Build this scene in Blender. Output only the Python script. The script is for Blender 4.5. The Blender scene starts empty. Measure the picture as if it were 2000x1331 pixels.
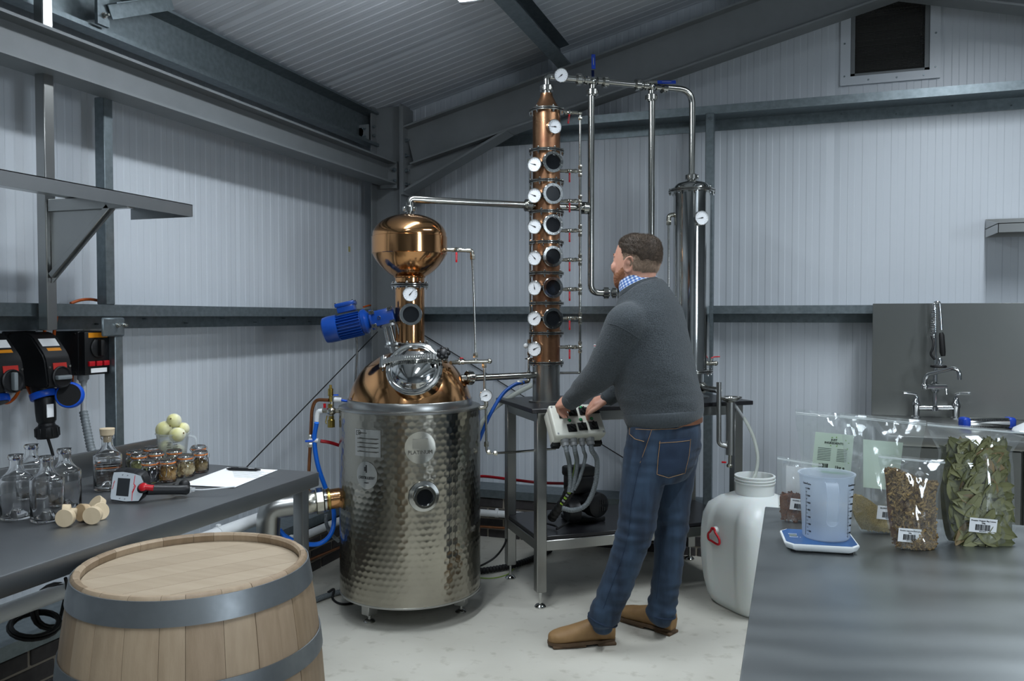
import bpy, bmesh, math, random
from mathutils import Vector, Matrix, noise
random.seed(7)
PI = math.pi
SC = bpy.context.scene
COL = SC.collection

# ------------------------------------------------------------------ camera, light, exposure
FPX, YAW, PIT = 1595.0, math.radians(19.0), math.radians(1.67)
CAMZ = 1.45
cam_data = bpy.data.cameras.new('camera')
cam_data.sensor_width = 36.0
cam_data.lens = FPX * 36.0 / 2000.0
cam_data.clip_start = 0.05
cam = bpy.data.objects.new('camera', cam_data)
COL.objects.link(cam)
cam.location = (0, 0, CAMZ)
cam.rotation_euler = (PI / 2 - PIT, 0, YAW)
SC.camera = cam

world = bpy.data.worlds.new('world')
SC.world = world
world.use_nodes = True
world.node_tree.nodes['Background'].inputs[0].default_value = (0.35, 0.45, 0.6, 1)
world.node_tree.nodes['Background'].inputs[1].default_value = 0.3

SC.view_settings.view_transform = 'Standard'
SC.view_settings.look = 'None'
SC.view_settings.gamma = 1.0
SC.view_settings.use_curve_mapping = False
SC.view_settings.exposure = -0.33
SC.cycles.use_denoising = True
SC.cycles.sample_clamp_indirect = 4.0
SC.cycles.blur_glossy = 0.6
SC.cycles.transparent_max_bounces = 24
SC.cycles.max_bounces = 10

# added light, out of view, standing in for an off-camera strobe on this side
_side_light = bpy.data.lights.new('added_side_light', 'AREA'); _side_light.shape = 'RECTANGLE'; _side_light.size = 1.3; _side_light.size_y = 1.05; _side_light.energy = 90.0; _side_light.color = (.80, .90, 1.0)
_so = bpy.data.objects.new('added_side_light', _side_light); COL.objects.link(_so); _so.location = (3.86, -.2, 1.92); _so.rotation_euler = (0, PI / 2, 0)
# roof lamps of the shed -- each is a fitting built in ceiling_lamp()
LAMP_POWER = 92.0
LAMP_COLOR = (0.86, 0.93, 1.0)

# ------------------------------------------------------------------ pixel -> place (photograph as 2000 x 1331)
_R = Vector((math.cos(YAW), math.sin(YAW), 0))
_F = Vector((-math.sin(YAW) * math.cos(PIT), math.cos(YAW) * math.cos(PIT), -math.sin(PIT)))
_U = _R.cross(_F)
CAM = Vector((0, 0, CAMZ))
def ray(px, py): return _F + _R * ((px - 1000) / FPX) - _U * ((py - 665.5) / FPX)
def at(px, py, d): return CAM + ray(px, py) * d                    # at a depth
def on(px, py, axis, v):                                           # on a plane x|y|z = v
    r = ray(px, py); return CAM + r * ((v - CAM[axis]) / r[axis])
def mpp(d): return d / FPX                                         # metres per pixel at a depth
FWD = Vector((-math.sin(YAW), math.cos(YAW), 0)); RGT = _R.copy(); UP = Vector((0, 0, 1))

# ------------------------------------------------------------------ materials
def col(h):
    h = h.lstrip('#'); c = [int(h[i:i + 2], 16) / 255 for i in (0, 2, 4)]
    return tuple((x / 12.92 if x <= .04045 else ((x + .055) / 1.055) ** 2.4) for x in c) + (1,)
MATS = {}
def mat(name, color='#808080', rough=.5, metal=0.0, noise_=None, bump=None, spec=None, coat=0, trans=0, ior=1.45,
        alpha=1, emit=None, sheen=0, aniso=0, color2=None, nscale=6.0, stretch=(1, 1, 1), sss=0, rough2=None, detail=4.0):
    """noise_: how far color2 mixes in (0..1); bump: (scale, strength[, distance])"""
    m = bpy.data.materials.new(name); m.use_nodes = True
    nt = m.node_tree; b = nt.nodes['Principled BSDF']
    c = col(color) if isinstance(color, str) else color
    b.inputs['Base Color'].default_value = c
    b.inputs['Roughness'].default_value = rough
    b.inputs['Metallic'].default_value = metal
    b.inputs['IOR'].default_value = ior
    if spec is not None: b.inputs['Specular IOR Level'].default_value = spec
    if coat: b.inputs['Coat Weight'].default_value = coat; b.inputs['Coat Roughness'].default_value = .08
    if trans: b.inputs['Transmission Weight'].default_value = trans
    if alpha < 1: b.inputs['Alpha'].default_value = alpha
    if sheen: b.inputs['Sheen Weight'].default_value = sheen
    if aniso: b.inputs['Anisotropic'].default_value = aniso
    if sss:
        b.inputs['Subsurface Weight'].default_value = sss
        b.inputs['Subsurface Radius'].default_value = (.012, .005, .003)
    if emit:
        b.inputs['Emission Color'].default_value = col(emit[0]) if isinstance(emit[0], str) else emit[0]
        b.inputs['Emission Strength'].default_value = emit[1]
    def coords(s):
        tc = nt.nodes.new('ShaderNodeTexCoord'); mp = nt.nodes.new('ShaderNodeMapping')
        mp.inputs['Scale'].default_value = s
        nt.links.new(tc.outputs['Object'], mp.inputs['Vector']); return mp.outputs['Vector']
    if noise_ is not None:
        n = nt.nodes.new('ShaderNodeTexNoise'); n.inputs['Scale'].default_value = nscale; n.inputs['Detail'].default_value = detail
        nt.links.new(coords(stretch), n.inputs['Vector'])
        r = nt.nodes.new('ShaderNodeValToRGB')
        r.color_ramp.elements[0].position = .35; r.color_ramp.elements[1].position = .68
        c2 = col(color2) if isinstance(color2, str) else color2
        if c2 is None: c2 = tuple(x * .6 for x in c[:3]) + (1,)
        mixc = tuple(c[i] * (1 - noise_) + c2[i] * noise_ for i in range(3)) + (1,)
        r.color_ramp.elements[0].color = c; r.color_ramp.elements[1].color = mixc
        nt.links.new(n.outputs['Fac'], r.inputs['Fac']); nt.links.new(r.outputs['Color'], b.inputs['Base Color'])
        if rough2 is not None:
            mr = nt.nodes.new('ShaderNodeMapRange'); mr.inputs[1].default_value = .35; mr.inputs[2].default_value = .68
            mr.inputs[3].default_value = rough; mr.inputs[4].default_value = rough2
            nt.links.new(n.outputs['Fac'], mr.inputs[0]); nt.links.new(mr.outputs[0], b.inputs['Roughness'])
    if bump:
        n2 = nt.nodes.new('ShaderNodeTexNoise'); n2.inputs['Scale'].default_value = bump[0]; n2.inputs['Detail'].default_value = 3
        nt.links.new(coords(bump[3] if len(bump) > 3 else stretch), n2.inputs['Vector'])
        bp = nt.nodes.new('ShaderNodeBump'); bp.inputs['Strength'].default_value = bump[1]
        bp.inputs['Distance'].default_value = bump[2] if len(bump) > 2 else .002
        nt.links.new(n2.outputs['Fac'], bp.inputs['Height']); nt.links.new(bp.outputs['Normal'], b.inputs['Normal'])
    MATS[name] = m
    return m

def film(name, color, fac=.9, rough=.1, edge=.4):
    """thin clear plastic: see-through, with a sheen that grows toward grazing angles"""
    m = bpy.data.materials.new(name); m.use_nodes = True; nt = m.node_tree
    out = nt.nodes['Material Output']; nt.nodes.remove(nt.nodes['Principled BSDF'])
    t = nt.nodes.new('ShaderNodeBsdfTransparent'); t.inputs[0].default_value = (.97, .98, .98, 1)
    g = nt.nodes.new('ShaderNodeBsdfPrincipled'); g.inputs['Base Color'].default_value = col(color); g.inputs['Roughness'].default_value = rough
    g.inputs['Specular IOR Level'].default_value = 1.0
    gl = nt.nodes.new('ShaderNodeBsdfGlossy'); gl.inputs['Roughness'].default_value = rough; gl.inputs['Color'].default_value = (1, 1, 1, 1)
    fr = nt.nodes.new('ShaderNodeLayerWeight'); fr.inputs[0].default_value = .3
    mr = nt.nodes.new('ShaderNodeMapRange'); mr.inputs[3].default_value = 1 - fac; mr.inputs[4].default_value = 1 - fac + edge
    nt.links.new(fr.outputs['Facing'], mr.inputs[0])
    mx = nt.nodes.new('ShaderNodeMixShader')
    nt.links.new(mr.outputs[0], mx.inputs[0]); nt.links.new(t.outputs[0], mx.inputs[1]); nt.links.new(g.outputs[0], mx.inputs[2])
    m2 = nt.nodes.new('ShaderNodeMixShader'); m2.inputs[0].default_value = .07
    nt.links.new(mx.outputs[0], m2.inputs[1]); nt.links.new(gl.outputs[0], m2.inputs[2])
    nt.links.new(m2.outputs[0], out.inputs['Surface'])
    MATS[name] = m; return m

# ------------------------------------------------------------------ mesh builder
class MB:
    def __init__(self): self.bm = bmesh.new()
    def _xf(self, vs, mtx):
        if mtx is not None: bmesh.ops.transform(self.bm, matrix=mtx, verts=vs)
    def box(self, lo, hi, bevel=0, seg=2, mtx=None):
        lo, hi = Vector(lo), Vector(hi)
        b = bmesh.new(); bmesh.ops.create_cube(b, size=1)
        for v in b.verts: v.co = Vector(((lo[i] + hi[i]) / 2 + v.co[i] * (hi[i] - lo[i]) for i in range(3)))
        if bevel: bmesh.ops.bevel(b, geom=list(b.edges), offset=bevel, segments=seg, profile=.5, affect='EDGES')
        self._merge(b, mtx); return self
    def cbox(self, c, size, mtx=None, bevel=0, seg=2):
        """box centred on c in the frame mtx (3x3 rotation as Matrix 4x4)"""
        h = Vector(size) / 2
        M = Matrix.Translation(Vector(c)) @ (mtx if mtx is not None else Matrix.Identity(4))
        return self.box(-h, h, bevel, seg, M)
    def _merge(self, b, mtx=None):
        if mtx is not None: bmesh.ops.transform(b, matrix=mtx, verts=b.verts)
        base = [self.bm.verts.new(v.co) for v in b.verts]
        b.verts.index_update()
        for f in b.faces:
            try: self.bm.faces.new([base[v.index] for v in f.verts])
            except ValueError: pass
        b.free()
    def ring(self, c, a, b, n):
        return [self.bm.verts.new(c + a * math.cos(2 * PI * i / n) + b * math.sin(2 * PI * i / n)) for i in range(n)]
    def bridge(self, r0, r1):
        n = len(r0)
        for i in range(n):
            self.bm.faces.new((r0[i], r0[(i + 1) % n], r1[(i + 1) % n], r1[i]))
    def cyl(self, p0, p1, r0, r1=None, n=20, caps=True):
        p0, p1 = Vector(p0), Vector(p1); r1 = r0 if r1 is None else r1
        z = (p1 - p0).normalized(); a = z.orthogonal().normalized(); b = z.cross(a)
        A = self.ring(p0, a * r0, b * r0, n); B = self.ring(p1, a * r1, b * r1, n)
        self.bridge(A, B)
        if caps: self.bm.faces.new(list(reversed(A))); self.bm.faces.new(B)
        return self
    def lathe(self, prof, origin, axis=(0, 0, 1), n=32, ref=None, cap0=False, cap1=False):
        """prof: [(radius, height)] along axis from origin"""
        o, z = Vector(origin), Vector(axis).normalized()
        a = Vector(ref) if ref is not None else z.orthogonal()
        a = (a - z * a.dot(z)).normalized(); b = z.cross(a)
        rings = []
        for r, h in prof:
            c = o + z * h
            rings.append([self.bm.verts.new(c)] if r < 1e-6 else self.ring(c, a * r, b * r, n))
        for A, B in zip(rings, rings[1:]):
            if len(A) == 1 and len(B) == 1: continue
            if len(A) == 1:
                for i in range(n): self.bm.faces.new((A[0], B[(i + 1) % n], B[i]))
            elif len(B) == 1:
                for i in range(n): self.bm.faces.new((A[i], A[(i + 1) % n], B[0]))
            else: self.bridge(A, B)
        if cap0 and len(rings[0]) > 1: self.bm.faces.new(list(reversed(rings[0])))
        if cap1 and len(rings[-1]) > 1: self.bm.faces.new(rings[-1])
        return self
    def tube(self, pts, r, n=12, caps=True, radii=None):
        pts = [Vector(p) for p in pts]; up = None; rings = []
        for i, p in enumerate(pts):
            t = (pts[min(i + 1, len(pts) - 1)] - pts[max(i - 1, 0)])
            if t.length < 1e-9: continue
            t.normalize()
            if up is None: up = t.orthogonal().normalized()
            up = (up - t * up.dot(t))
            if up.length < 1e-5: up = t.orthogonal()
            up.normalize(); s = t.cross(up)
            rr = radii[i] if radii else r
            rings.append(self.ring(p, up * rr, s * rr, n))
        for A, B in zip(rings, rings[1:]): self.bridge(A, B)
        if caps: self.bm.faces.new(list(reversed(rings[0]))); self.bm.faces.new(rings[-1])
        return self
    def sphere(self, c, r, n=20, m=12, scale=(1, 1, 1), mtx=None):
        b = bmesh.new(); bmesh.ops.create_uvsphere(b, u_segments=n, v_segments=m, radius=1)
        M = Matrix.Translation(Vector(c)) @ (mtx or Matrix.Identity(4)) @ Matrix.Diagonal((r * scale[0], r * scale[1], r * scale[2], 1))
        self._merge(b, M); return self
    def torus(self, c, axis, R, r, n=32, k=10):
        z = Vector(axis).normalized(); a = z.orthogonal().normalized(); b = z.cross(a); c = Vector(c); rings = []
        for i in range(n):
            t = 2 * PI * i / n; d = a * math.cos(t) + b * math.sin(t)
            rings.append(self.ring(c + d * R, d * r, z * r, k))
        for i in range(n): self.bridge(rings[i], rings[(i + 1) % n])
        return self
    def prism(self, poly, vec):
        """poly: closed list of points (planar), extruded by vec"""
        vec = Vector(vec); A = [self.bm.verts.new(Vector(p)) for p in poly]; B = [self.bm.verts.new(Vector(p) + vec) for p in poly]
        self.bm.faces.new(list(reversed(A))); self.bm.faces.new(B)
        n = len(A)
        for i in range(n): self.bm.faces.new((A[i], A[(i + 1) % n], B[(i + 1) % n], B[i]))
        return self
    def grid(self, P, close_u=False):
        """P[i][j] points"""
        V = [[self.bm.verts.new(Vector(p)) for p in row] for row in P]
        nu = len(V)
        for i in range(nu if close_u else nu - 1):
            for j in range(len(V[0]) - 1):
                self.bm.faces.new((V[i][j], V[(i + 1) % nu][j], V[(i + 1) % nu][j + 1], V[i][j + 1]))
        return self
    def build(self, name, material, parent=None, smooth=40, loc=None):
        """one mesh object; points are given in world space, stored relative to the thing's base"""
        bm = self.bm
        bmesh.ops.recalc_face_normals(bm, faces=bm.faces)
        base = Vector(loc) if loc is not None else None
        if parent is not None: base = base_of(parent)
        if base is not None: bmesh.ops.translate(bm, vec=-base, verts=bm.verts)
        me = bpy.data.meshes.new(name); bm.to_mesh(me); bm.free()
        if smooth:
            me.shade_smooth(); me.set_sharp_from_angle(angle=math.radians(smooth))
        return link(name, me, material, parent, loc)

BASE = {}
def base_of(o):
    while o.parent is not None: o = o.parent
    return BASE[o.name]
def link(name, me, material, parent=None, loc=None):
    o = bpy.data.objects.new(name, me); COL.objects.link(o)
    if material is not None:
        me.materials.clear(); me.materials.append(MATS[material] if isinstance(material, str) else material)
    if parent is not None: o.parent = parent
    else:
        o.location = Vector(loc) if loc is not None else (0, 0, 0)
        BASE[o.name] = Vector(loc) if loc is not None else Vector((0, 0, 0))
    return o
def thing(name, label, cat, loc, group=None, kind=None):
    o = bpy.data.objects.new(name, None); COL.objects.link(o); o.location = loc; o.empty_display_size = .05
    BASE[o.name] = Vector(loc)
    return tag(o, label, cat, group, kind)
def tag(o, label=None, cat=None, group=None, kind=None):
    if label: o['label'] = label
    if cat: o['category'] = cat
    if group: o['group'] = group
    if kind: o['kind'] = kind
    return o
def struct(o, label=None):
    o['kind'] = 'structure'
    if label: o['label'] = label
    return o
def dup(root, loc, rotz=0.0, label=None, scale=None, skip=()):
    def cp(o, par):
        c = o.copy(); COL.objects.link(c); c.parent = par
        for ch in list(o.children):
            if ch.name.split('.')[0] not in skip: cp(ch, c)
        return c
    r = cp(root, None); r.location = loc; r.rotation_euler = (0, 0, rotz); BASE[r.name] = Vector(loc)
    if label: r['label'] = label
    if scale: r.scale = (scale,) * 3
    return r
def plabel(o, text): o['label'] = text; return o
def arc(pts, radius, n=6):
    """polyline with its corners rounded"""
    pts = [Vector(p) for p in pts]; out = [pts[0]]
    for a, p, b in zip(pts, pts[1:], pts[2:]):
        d0 = (a - p); d1 = (b - p); r = min(radius, d0.length * .49, d1.length * .49)
        s, e = p + d0.normalized() * r, p + d1.normalized() * r
        for i in range(n + 1):
            t = i / n; out.append(s * (1 - t) ** 2 + p * 2 * t * (1 - t) + e * t * t)
    out.append(pts[-1]); return out
def spline(pts, n=8):
    """Catmull-Rom through pts"""
    P = [Vector(p) for p in pts]; P = [P[0] * 2 - P[1]] + P + [P[-1] * 2 - P[-2]]; out = []
    for i in range(1, len(P) - 2):
        a, b, c, d = P[i - 1:i + 3]
        for k in range(n):
            t = k / n
            out.append(.5 * ((2 * b) + (c - a) * t + (2 * a - 5 * b + 4 * c - d) * t * t + (3 * b - a - 3 * c + d) * t ** 3))
    out.append(P[-2]); return out
def frame3(z, x=None):
    """rotation with local z along z and local x near x"""
    z = Vector(z).normalized(); x = Vector(x) if x is not None else z.orthogonal()
    x = (x - z * x.dot(z)).normalized(); y = z.cross(x)
    return Matrix((x, y, z)).transposed().to_4x4()
_FONTS = {}
def text(name, body, size, origin, xdir, ydir, material, parent, align='CENTER', depth=.0004, bold=0.0):
    cu = bpy.data.curves.new(name, 'FONT'); cu.body = body; cu.size = size; cu.align_x = align; cu.align_y = 'CENTER'; cu.extrude = depth; cu.offset = bold; cu.resolution_u = 2
    o = bpy.data.objects.new(name, cu); COL.objects.link(o)
    dg = bpy.context.evaluated_depsgraph_get(); me = bpy.data.meshes.new_from_object(o.evaluated_get(dg)); bpy.data.objects.remove(o)
    x = Vector(xdir).normalized(); y = Vector(ydir).normalized(); z = x.cross(y)
    M = Matrix((x, y, z)).transposed().to_4x4(); M.translation = Vector(origin) - base_of(parent)
    me.transform(M); me.name = name
    return link(name, me, material, parent)

# ------------------------------------------------------------------ the palette
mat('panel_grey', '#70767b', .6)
mat('panel_white', '#bcc2c8', .38, bump=(300, .05, .0005), noise_=.12, color2='#aab0b6', nscale=2)
mat('roof_white', '#c4c9cf', .5, noise_=.12, color2='#b4b9bf', nscale=2)
mat('galvanised', '#7b8589', .42, .75, noise_=.55, color2='#5f696e', nscale=40, bump=(60, .08, .001))
mat('grey_paint', '#707476', .5, .1, noise_=.3, color2='#626667', nscale=12, bump=(120, .1, .001))
mat('stainless', '#a7a8a6', .3, 1, noise_=.3, color2='#8e8f8c', nscale=5, aniso=.4, bump=(220, .035, .001, (1, 1, 14)))
mat('stainless_dark', '#8a8a86', .34, 1, noise_=.35, color2='#6f6f6b', nscale=9, bump=(200, .04, .001, (12, 1, 1)))
mat('steel_polished', '#c9cac8', .09, 1, noise_=.2, color2='#b5b5b1', nscale=30)
mat('steel_pipe', '#b9b9b4', .17, 1, noise_=.25, color2='#9b9b94', nscale=14)
mat('nickel', '#bdbbb0', .24, 1, noise_=.3, color2='#8f8d82', nscale=60)
mat('copper_polished', '#d3a070', .13, 1, noise_=.3, color2='#b47f52', nscale=3)
mat('copper_worn', '#c2936f', .27, 1, noise_=.8, color2='#7a5140', nscale=9, bump=(20, .05, .002), rough2=.4)
mat('copper_pipe', '#9c6a4a', .4, 1, noise_=.5, color2='#6f4735', nscale=20)
mat('brass', '#b09a55', .3, 1, noise_=.4, color2='#7c6a35', nscale=30)
mat('black_plastic', '#141517', .42, spec=.4)
mat('black_rubber', '#0d0d0e', .55)
mat('black_top', '#1d1d20', .32, bump=(90, .06, .001))
mat('grey_plastic', '#8d9092', .5)
mat('grey_conduit', '#6f7679', .45)
mat('white_plastic', '#d6d9da', .4)
mat('offwhite_box', '#d3d4c9', .38)
mat('red_plastic', '#b3121f', .35)
mat('red_hose', '#9c1420', .3)
mat('blue_plastic', '#0f4fc0', .35)
mat('blue_hose', '#0d6fe6', .35)
mat('blue_hose_dark', '#154c9c', .35)
mat('blue_motor', '#0c3d8c', .32, coat=.4, bump=(150, .08, .001))
mat('blue_grip', '#13399b', .4)
mat('orange_cable', '#b4531a', .45)
mat('green_lamp', '#0f8f4c', .25, coat=.5)
mat('green_yellow', '#8fb52c', .45)
mat('dial_white', '#eceff2', .4)
mat('ink', '#111214', .6)
mat('ink_grey', '#5b6064', .6)
mat('ink_green', '#3f6b3a', .6)
mat('label_white', '#e9ebec', .5)
mat('label_green', '#cfe0cf', .5)
mat('leaf_green', '#7fb53a', .5)
mat('sticker_orange', '#d98a14', .5)
mat('sticker_red', '#b52a22', .5)
mat('paper', '#eef0f2', .6)
# ================================================================== the building
XL, YB, XR, YF = -2.82, 5.22, 3.89, -4.2          # cladding faces
APEX = .536
def roofz(x):
    s = x if x <= APEX else 2 * APEX - x
    return 2.83 + .255 * (s + 2.787)
mat('concrete', '#bfbdb3', .62, noise_=.5, color2='#a3a095', nscale=2.2, bump=(45, .15, .002), detail=8, rough2=.45)
_nt = MATS['concrete'].node_tree
def _floor_marks():
    nt = _nt; b = nt.nodes['Principled BSDF']; src = b.inputs['Base Color'].links[0].from_socket
    tc = nt.nodes.new('ShaderNodeTexCoord')
    n = nt.nodes.new('ShaderNodeTexNoise'); n.inputs['Scale'].default_value = 14; n.inputs['Detail'].default_value = 6
    nt.links.new(tc.outputs['Object'], n.inputs['Vector'])
    r = nt.nodes.new('ShaderNodeValToRGB'); r.color_ramp.elements[0].position = .58; r.color_ramp.elements[1].position = .72
    r.color_ramp.elements[0].color = (0, 0, 0, 1); r.color_ramp.elements[1].color = (.35, .35, .35, 1)
    mx = nt.nodes.new('ShaderNodeMix'); mx.data_type = 'RGBA'
    nt.links.new(n.outputs['Fac'], r.inputs['Fac']); nt.links.new(r.outputs['Color'], mx.inputs[0])
    nt.links.new(src, mx.inputs[6]); mx.inputs[7].default_value = col('#77705f'); nt.links.new(mx.outputs[2], b.inputs['Base Color'])
_floor_marks()
mat('brick_dark', '#3d3a3a', .7, noise_=.6, color2='#2a2829', nscale=25, bump=(80, .3, .003))
mat('mortar', '#8f887c', .85, bump=(120, .3, .002))
mat('tag_yellow', '#a39b6a', .6)
mat('mesh_dark', '#3a3a38', .8)
mat('duct_dark', '#4b4a46', .8)

struct(MB().box((XL - .1, YF - .1, -.12), (XR + .1, YB + .1, 0)).build('floor', 'concrete', smooth=0), 'pale grey stained concrete floor of the shed')

PER = 1.0 / 13
def rib_stations(s0, s1, phase):
    """(s, depth) of the shallow box ribs between s0 and s1; the panel joint sits at s = phase + k"""
    pts = {}
    k0 = int(math.floor((s0 - phase) / PER)) - 1; k1 = int(math.ceil((s1 - phase) / PER)) + 1
    raw = []
    for k in range(k0, k1):
        a = phase + k * PER
        raw += [(a + .002, 0), (a + PER * .5 - .005, 0), (a + PER * .5, -.0022), (a + PER - .003, -.0022)]
    out = [(s0, -.006)]
    for s, d in raw:
        if s0 + .004 < s < s1 - .004: out.append((s, d))
    out.append((s1, -.006)); return out
def wall_panel(parent, axis, face, inward, s0, s1, zlo, ztop, phase, spans=None, mat_='panel_white'):
    """one ribbed sandwich panel. axis: 0 runs along x, 1 along y; face: the inner face coordinate; inward: +1/-1"""
    m = MB(); st = rib_stations(s0, s1, phase)
    def P(s, d, z): return (s, face + inward * d, z) if axis == 0 else (face + inward * d, s, z)
    for (z0, z1, a, b) in (spans or [(zlo, ztop, s0, s1)]):
        ss = [q for q in st if a <= q[0] <= b]
        if not ss or ss[0][0] > a: ss = [(a, -.001)] + ss
        if ss[-1][0] < b: ss = ss + [(b, -.001)]
        top = (lambda s: z1) if not callable(z1) else z1
        m.grid([[P(s, d, z0), P(s, d, top(s))] for s, d in ss])
        A = [P(a, -.012, z0), P(b, -.012, z0), P(b, -.012, top(b)), P(a, -.012, top(a))]
        if callable(z1) and a < APEX < b: A.insert(3, P(APEX, -.012, top(APEX)))
        v = (0, -inward * .06, 0) if axis == 0 else (-inward * .06, 0, 0)
        m.prism(A, v)
    return m.build('panel', mat_, parent, smooth=0)
def wall_root(name, loc, label):
    o = thing(name, label, None, loc); return struct(o)
wl = wall_root('wall_left', (XL, 0, 0), 'white ribbed cladding wall beside the steel bench')
ys = [YB, 4.66] + [4.66 - .995 * k for k in range(1, 9)] + [YF]
for a, b in zip(ys, ys[1:]): wall_panel(wl, 1, XL, 1, b, a, .30, 2.86, 4.66)
wb = wall_root('wall_back', (0, YB, 0), 'white ribbed gable wall behind the copper still')
VX0, VX1, VZ0, VZ1 = .302, .72, 2.857, 3.29
xs = [XL] + [.22 + k for k in range(-3, 4)] + [XR]
for a, b in zip(xs, xs[1:]):
    if a < VX0 < b:
        sp = [(.30, roofz, a, VX0), (.30, VZ0, VX0, VX1), (VZ1, roofz, VX0, VX1), (.30, roofz, VX1, b)]
        wall_panel(wb, 0, YB, -1, a, b, 0, 0, .22, sp)
    else: wall_panel(wb, 0, YB, -1, a, b, .30, roofz, .22)
wr = wall_root('wall_right', (XR, 0, 0), 'white ribbed cladding wall out of view')
WY0, WY1, WZ0, WZ1 = -.85, .45, 1.395, 2.445
for k in range(10):
    y0_, y1_ = max(YF, YB - k - 1), YB - k; sp_ = None
    if y1_ > WY0 and y0_ < WY1:
        a_, b_ = max(y0_, WY0), min(y1_, WY1); sp_ = [(0, WZ0, a_, b_), (WZ1, 2.86, a_, b_)]
        if a_ > y0_: sp_.append((0, 2.86, y0_, a_))
        if b_ < y1_: sp_.append((0, 2.86, b_, y1_))
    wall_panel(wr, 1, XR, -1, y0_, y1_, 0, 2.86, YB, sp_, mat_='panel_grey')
w2 = struct(thing('added_window', 'window in the wall beyond the sink, out of view', None, (XR, -.2, 1.4)))  # invented opening, put in to house the added side light
m = MB()
for lo, hi in (((XR - .02, WY0 - .06, WZ0 - .06), (XR + .05, WY0, WZ1 + .06)), ((XR - .02, WY1, WZ0 - .06), (XR + .05, WY1 + .06, WZ1 + .06)), ((XR - .02, WY0, WZ0 - .06), (XR + .05, WY1, WZ0)), ((XR - .02, WY0, WZ1), (XR + .05, WY1, WZ1 + .06))): m.box(lo, hi)
m.build('window_frame', 'panel_white', w2, smooth=0)
wf = wall_root('wall_front', (0, YF, 0), 'white ribbed gable wall behind the viewer')
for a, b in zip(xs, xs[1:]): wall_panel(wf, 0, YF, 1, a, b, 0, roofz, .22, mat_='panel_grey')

# roof: ribbed panels whose ribs climb the slope
ce = wall_root('ceiling', (0, 0, 2.8), 'white ribbed underside of the pitched roof')
def roof_panel(y0, y1, side):
    m = MB(); st = rib_stations(y0, y1, 4.35)
    x0, x1 = (XL - .05, APEX) if side < 0 else (APEX, XR + .05)
    m.grid([[(x0, s, roofz(x0) - d), (x1, s, roofz(x1) - d)] for s, d in st])
    m.prism([(x0, y0, roofz(x0) + .012), (x1, y0, roofz(x1) + .012), (x1, y0, roofz(x1) + .09), (x0, y0, roofz(x0) + .09)], (0, y1 - y0, 0))
    m.build('panel', 'roof_white', ce, smooth=0)
yy = [YB + .08, 4.35] + [4.35 - k for k in range(1, 9)] + [YF]
for a, b in zip(yy, yy[1:]):
    roof_panel(b, a, -1); roof_panel(b, a, 1)

# ---- steel frame
def ibeam(m, p0, p1, up, depth, width, tf=.011, tw=.008):
    p0, p1, up = Vector(p0), Vector(p1), Vector(up).normalized(); d = (p1 - p0).normalized(); s = d.cross(up).normalized()
    up = s.cross(d)
    h, w = depth / 2, width / 2
    prof = [(-w, -h), (w, -h), (w, -h + tf), (tw / 2, -h + tf), (tw / 2, h - tf), (w, h - tf), (w, h), (-w, h), (-w, h - tf), (-tw / 2, h - tf), (-tw / 2, -h + tf), (-w, -h + tf)]
    m.prism([p0 + s * a + up * b for a, b in prof], p1 - p0)
def bolt(m, p, d, r=.012, l=.02):
    d = Vector(d).normalized(); p = Vector(p)
    m.cyl(p, p + d * .004, r * 1.35, n=16); m.cyl(p + d * .004, p + d * .014, r, n=6); m.cyl(p + d * .014, p + d * (.014 + l), r * .55, n=8)

# eaves beam along the long wall
e = struct(thing('eaves_beam', 'grey painted steel beam running under the eaves', None, (-2.58, 2.0, 2.34)))
m = MB(); ibeam(m, (-2.58, -2.0, 2.409), (-2.58, 4.93, 2.409), (0, 0, 1), .149, .135); m.build('beam', 'grey_paint', e, smooth=0)
m = MB(); m.box((-2.635, 4.93, 2.31), (-2.51, 4.955, 2.485)); m.build('end_plate', 'grey_paint', e, smooth=0)
for z in (2.355, 2.43):
    m = MB(); bolt(m, (-2.528, 4.93, z), (0, -1, 0)); m.build('bolt', 'galvanised', e)
# corner column
c = struct(thing('steel_column', 'grey painted steel corner column', None, (-2.58, 4.97, 0)))
m = MB(); ibeam(m, (-2.578, 4.97, 0), (-2.578, 4.97, 2.86), (1, 0, 0), .225, .14); m.build('column_shaft', 'grey_paint', c, smooth=0)
for zz in (2.66, 2.72):
    m = MB(); bolt(m, (-2.66, 4.9, zz), (0, -1, 0), .008, .01); m.build('bolt', 'galvanised', c)
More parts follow.
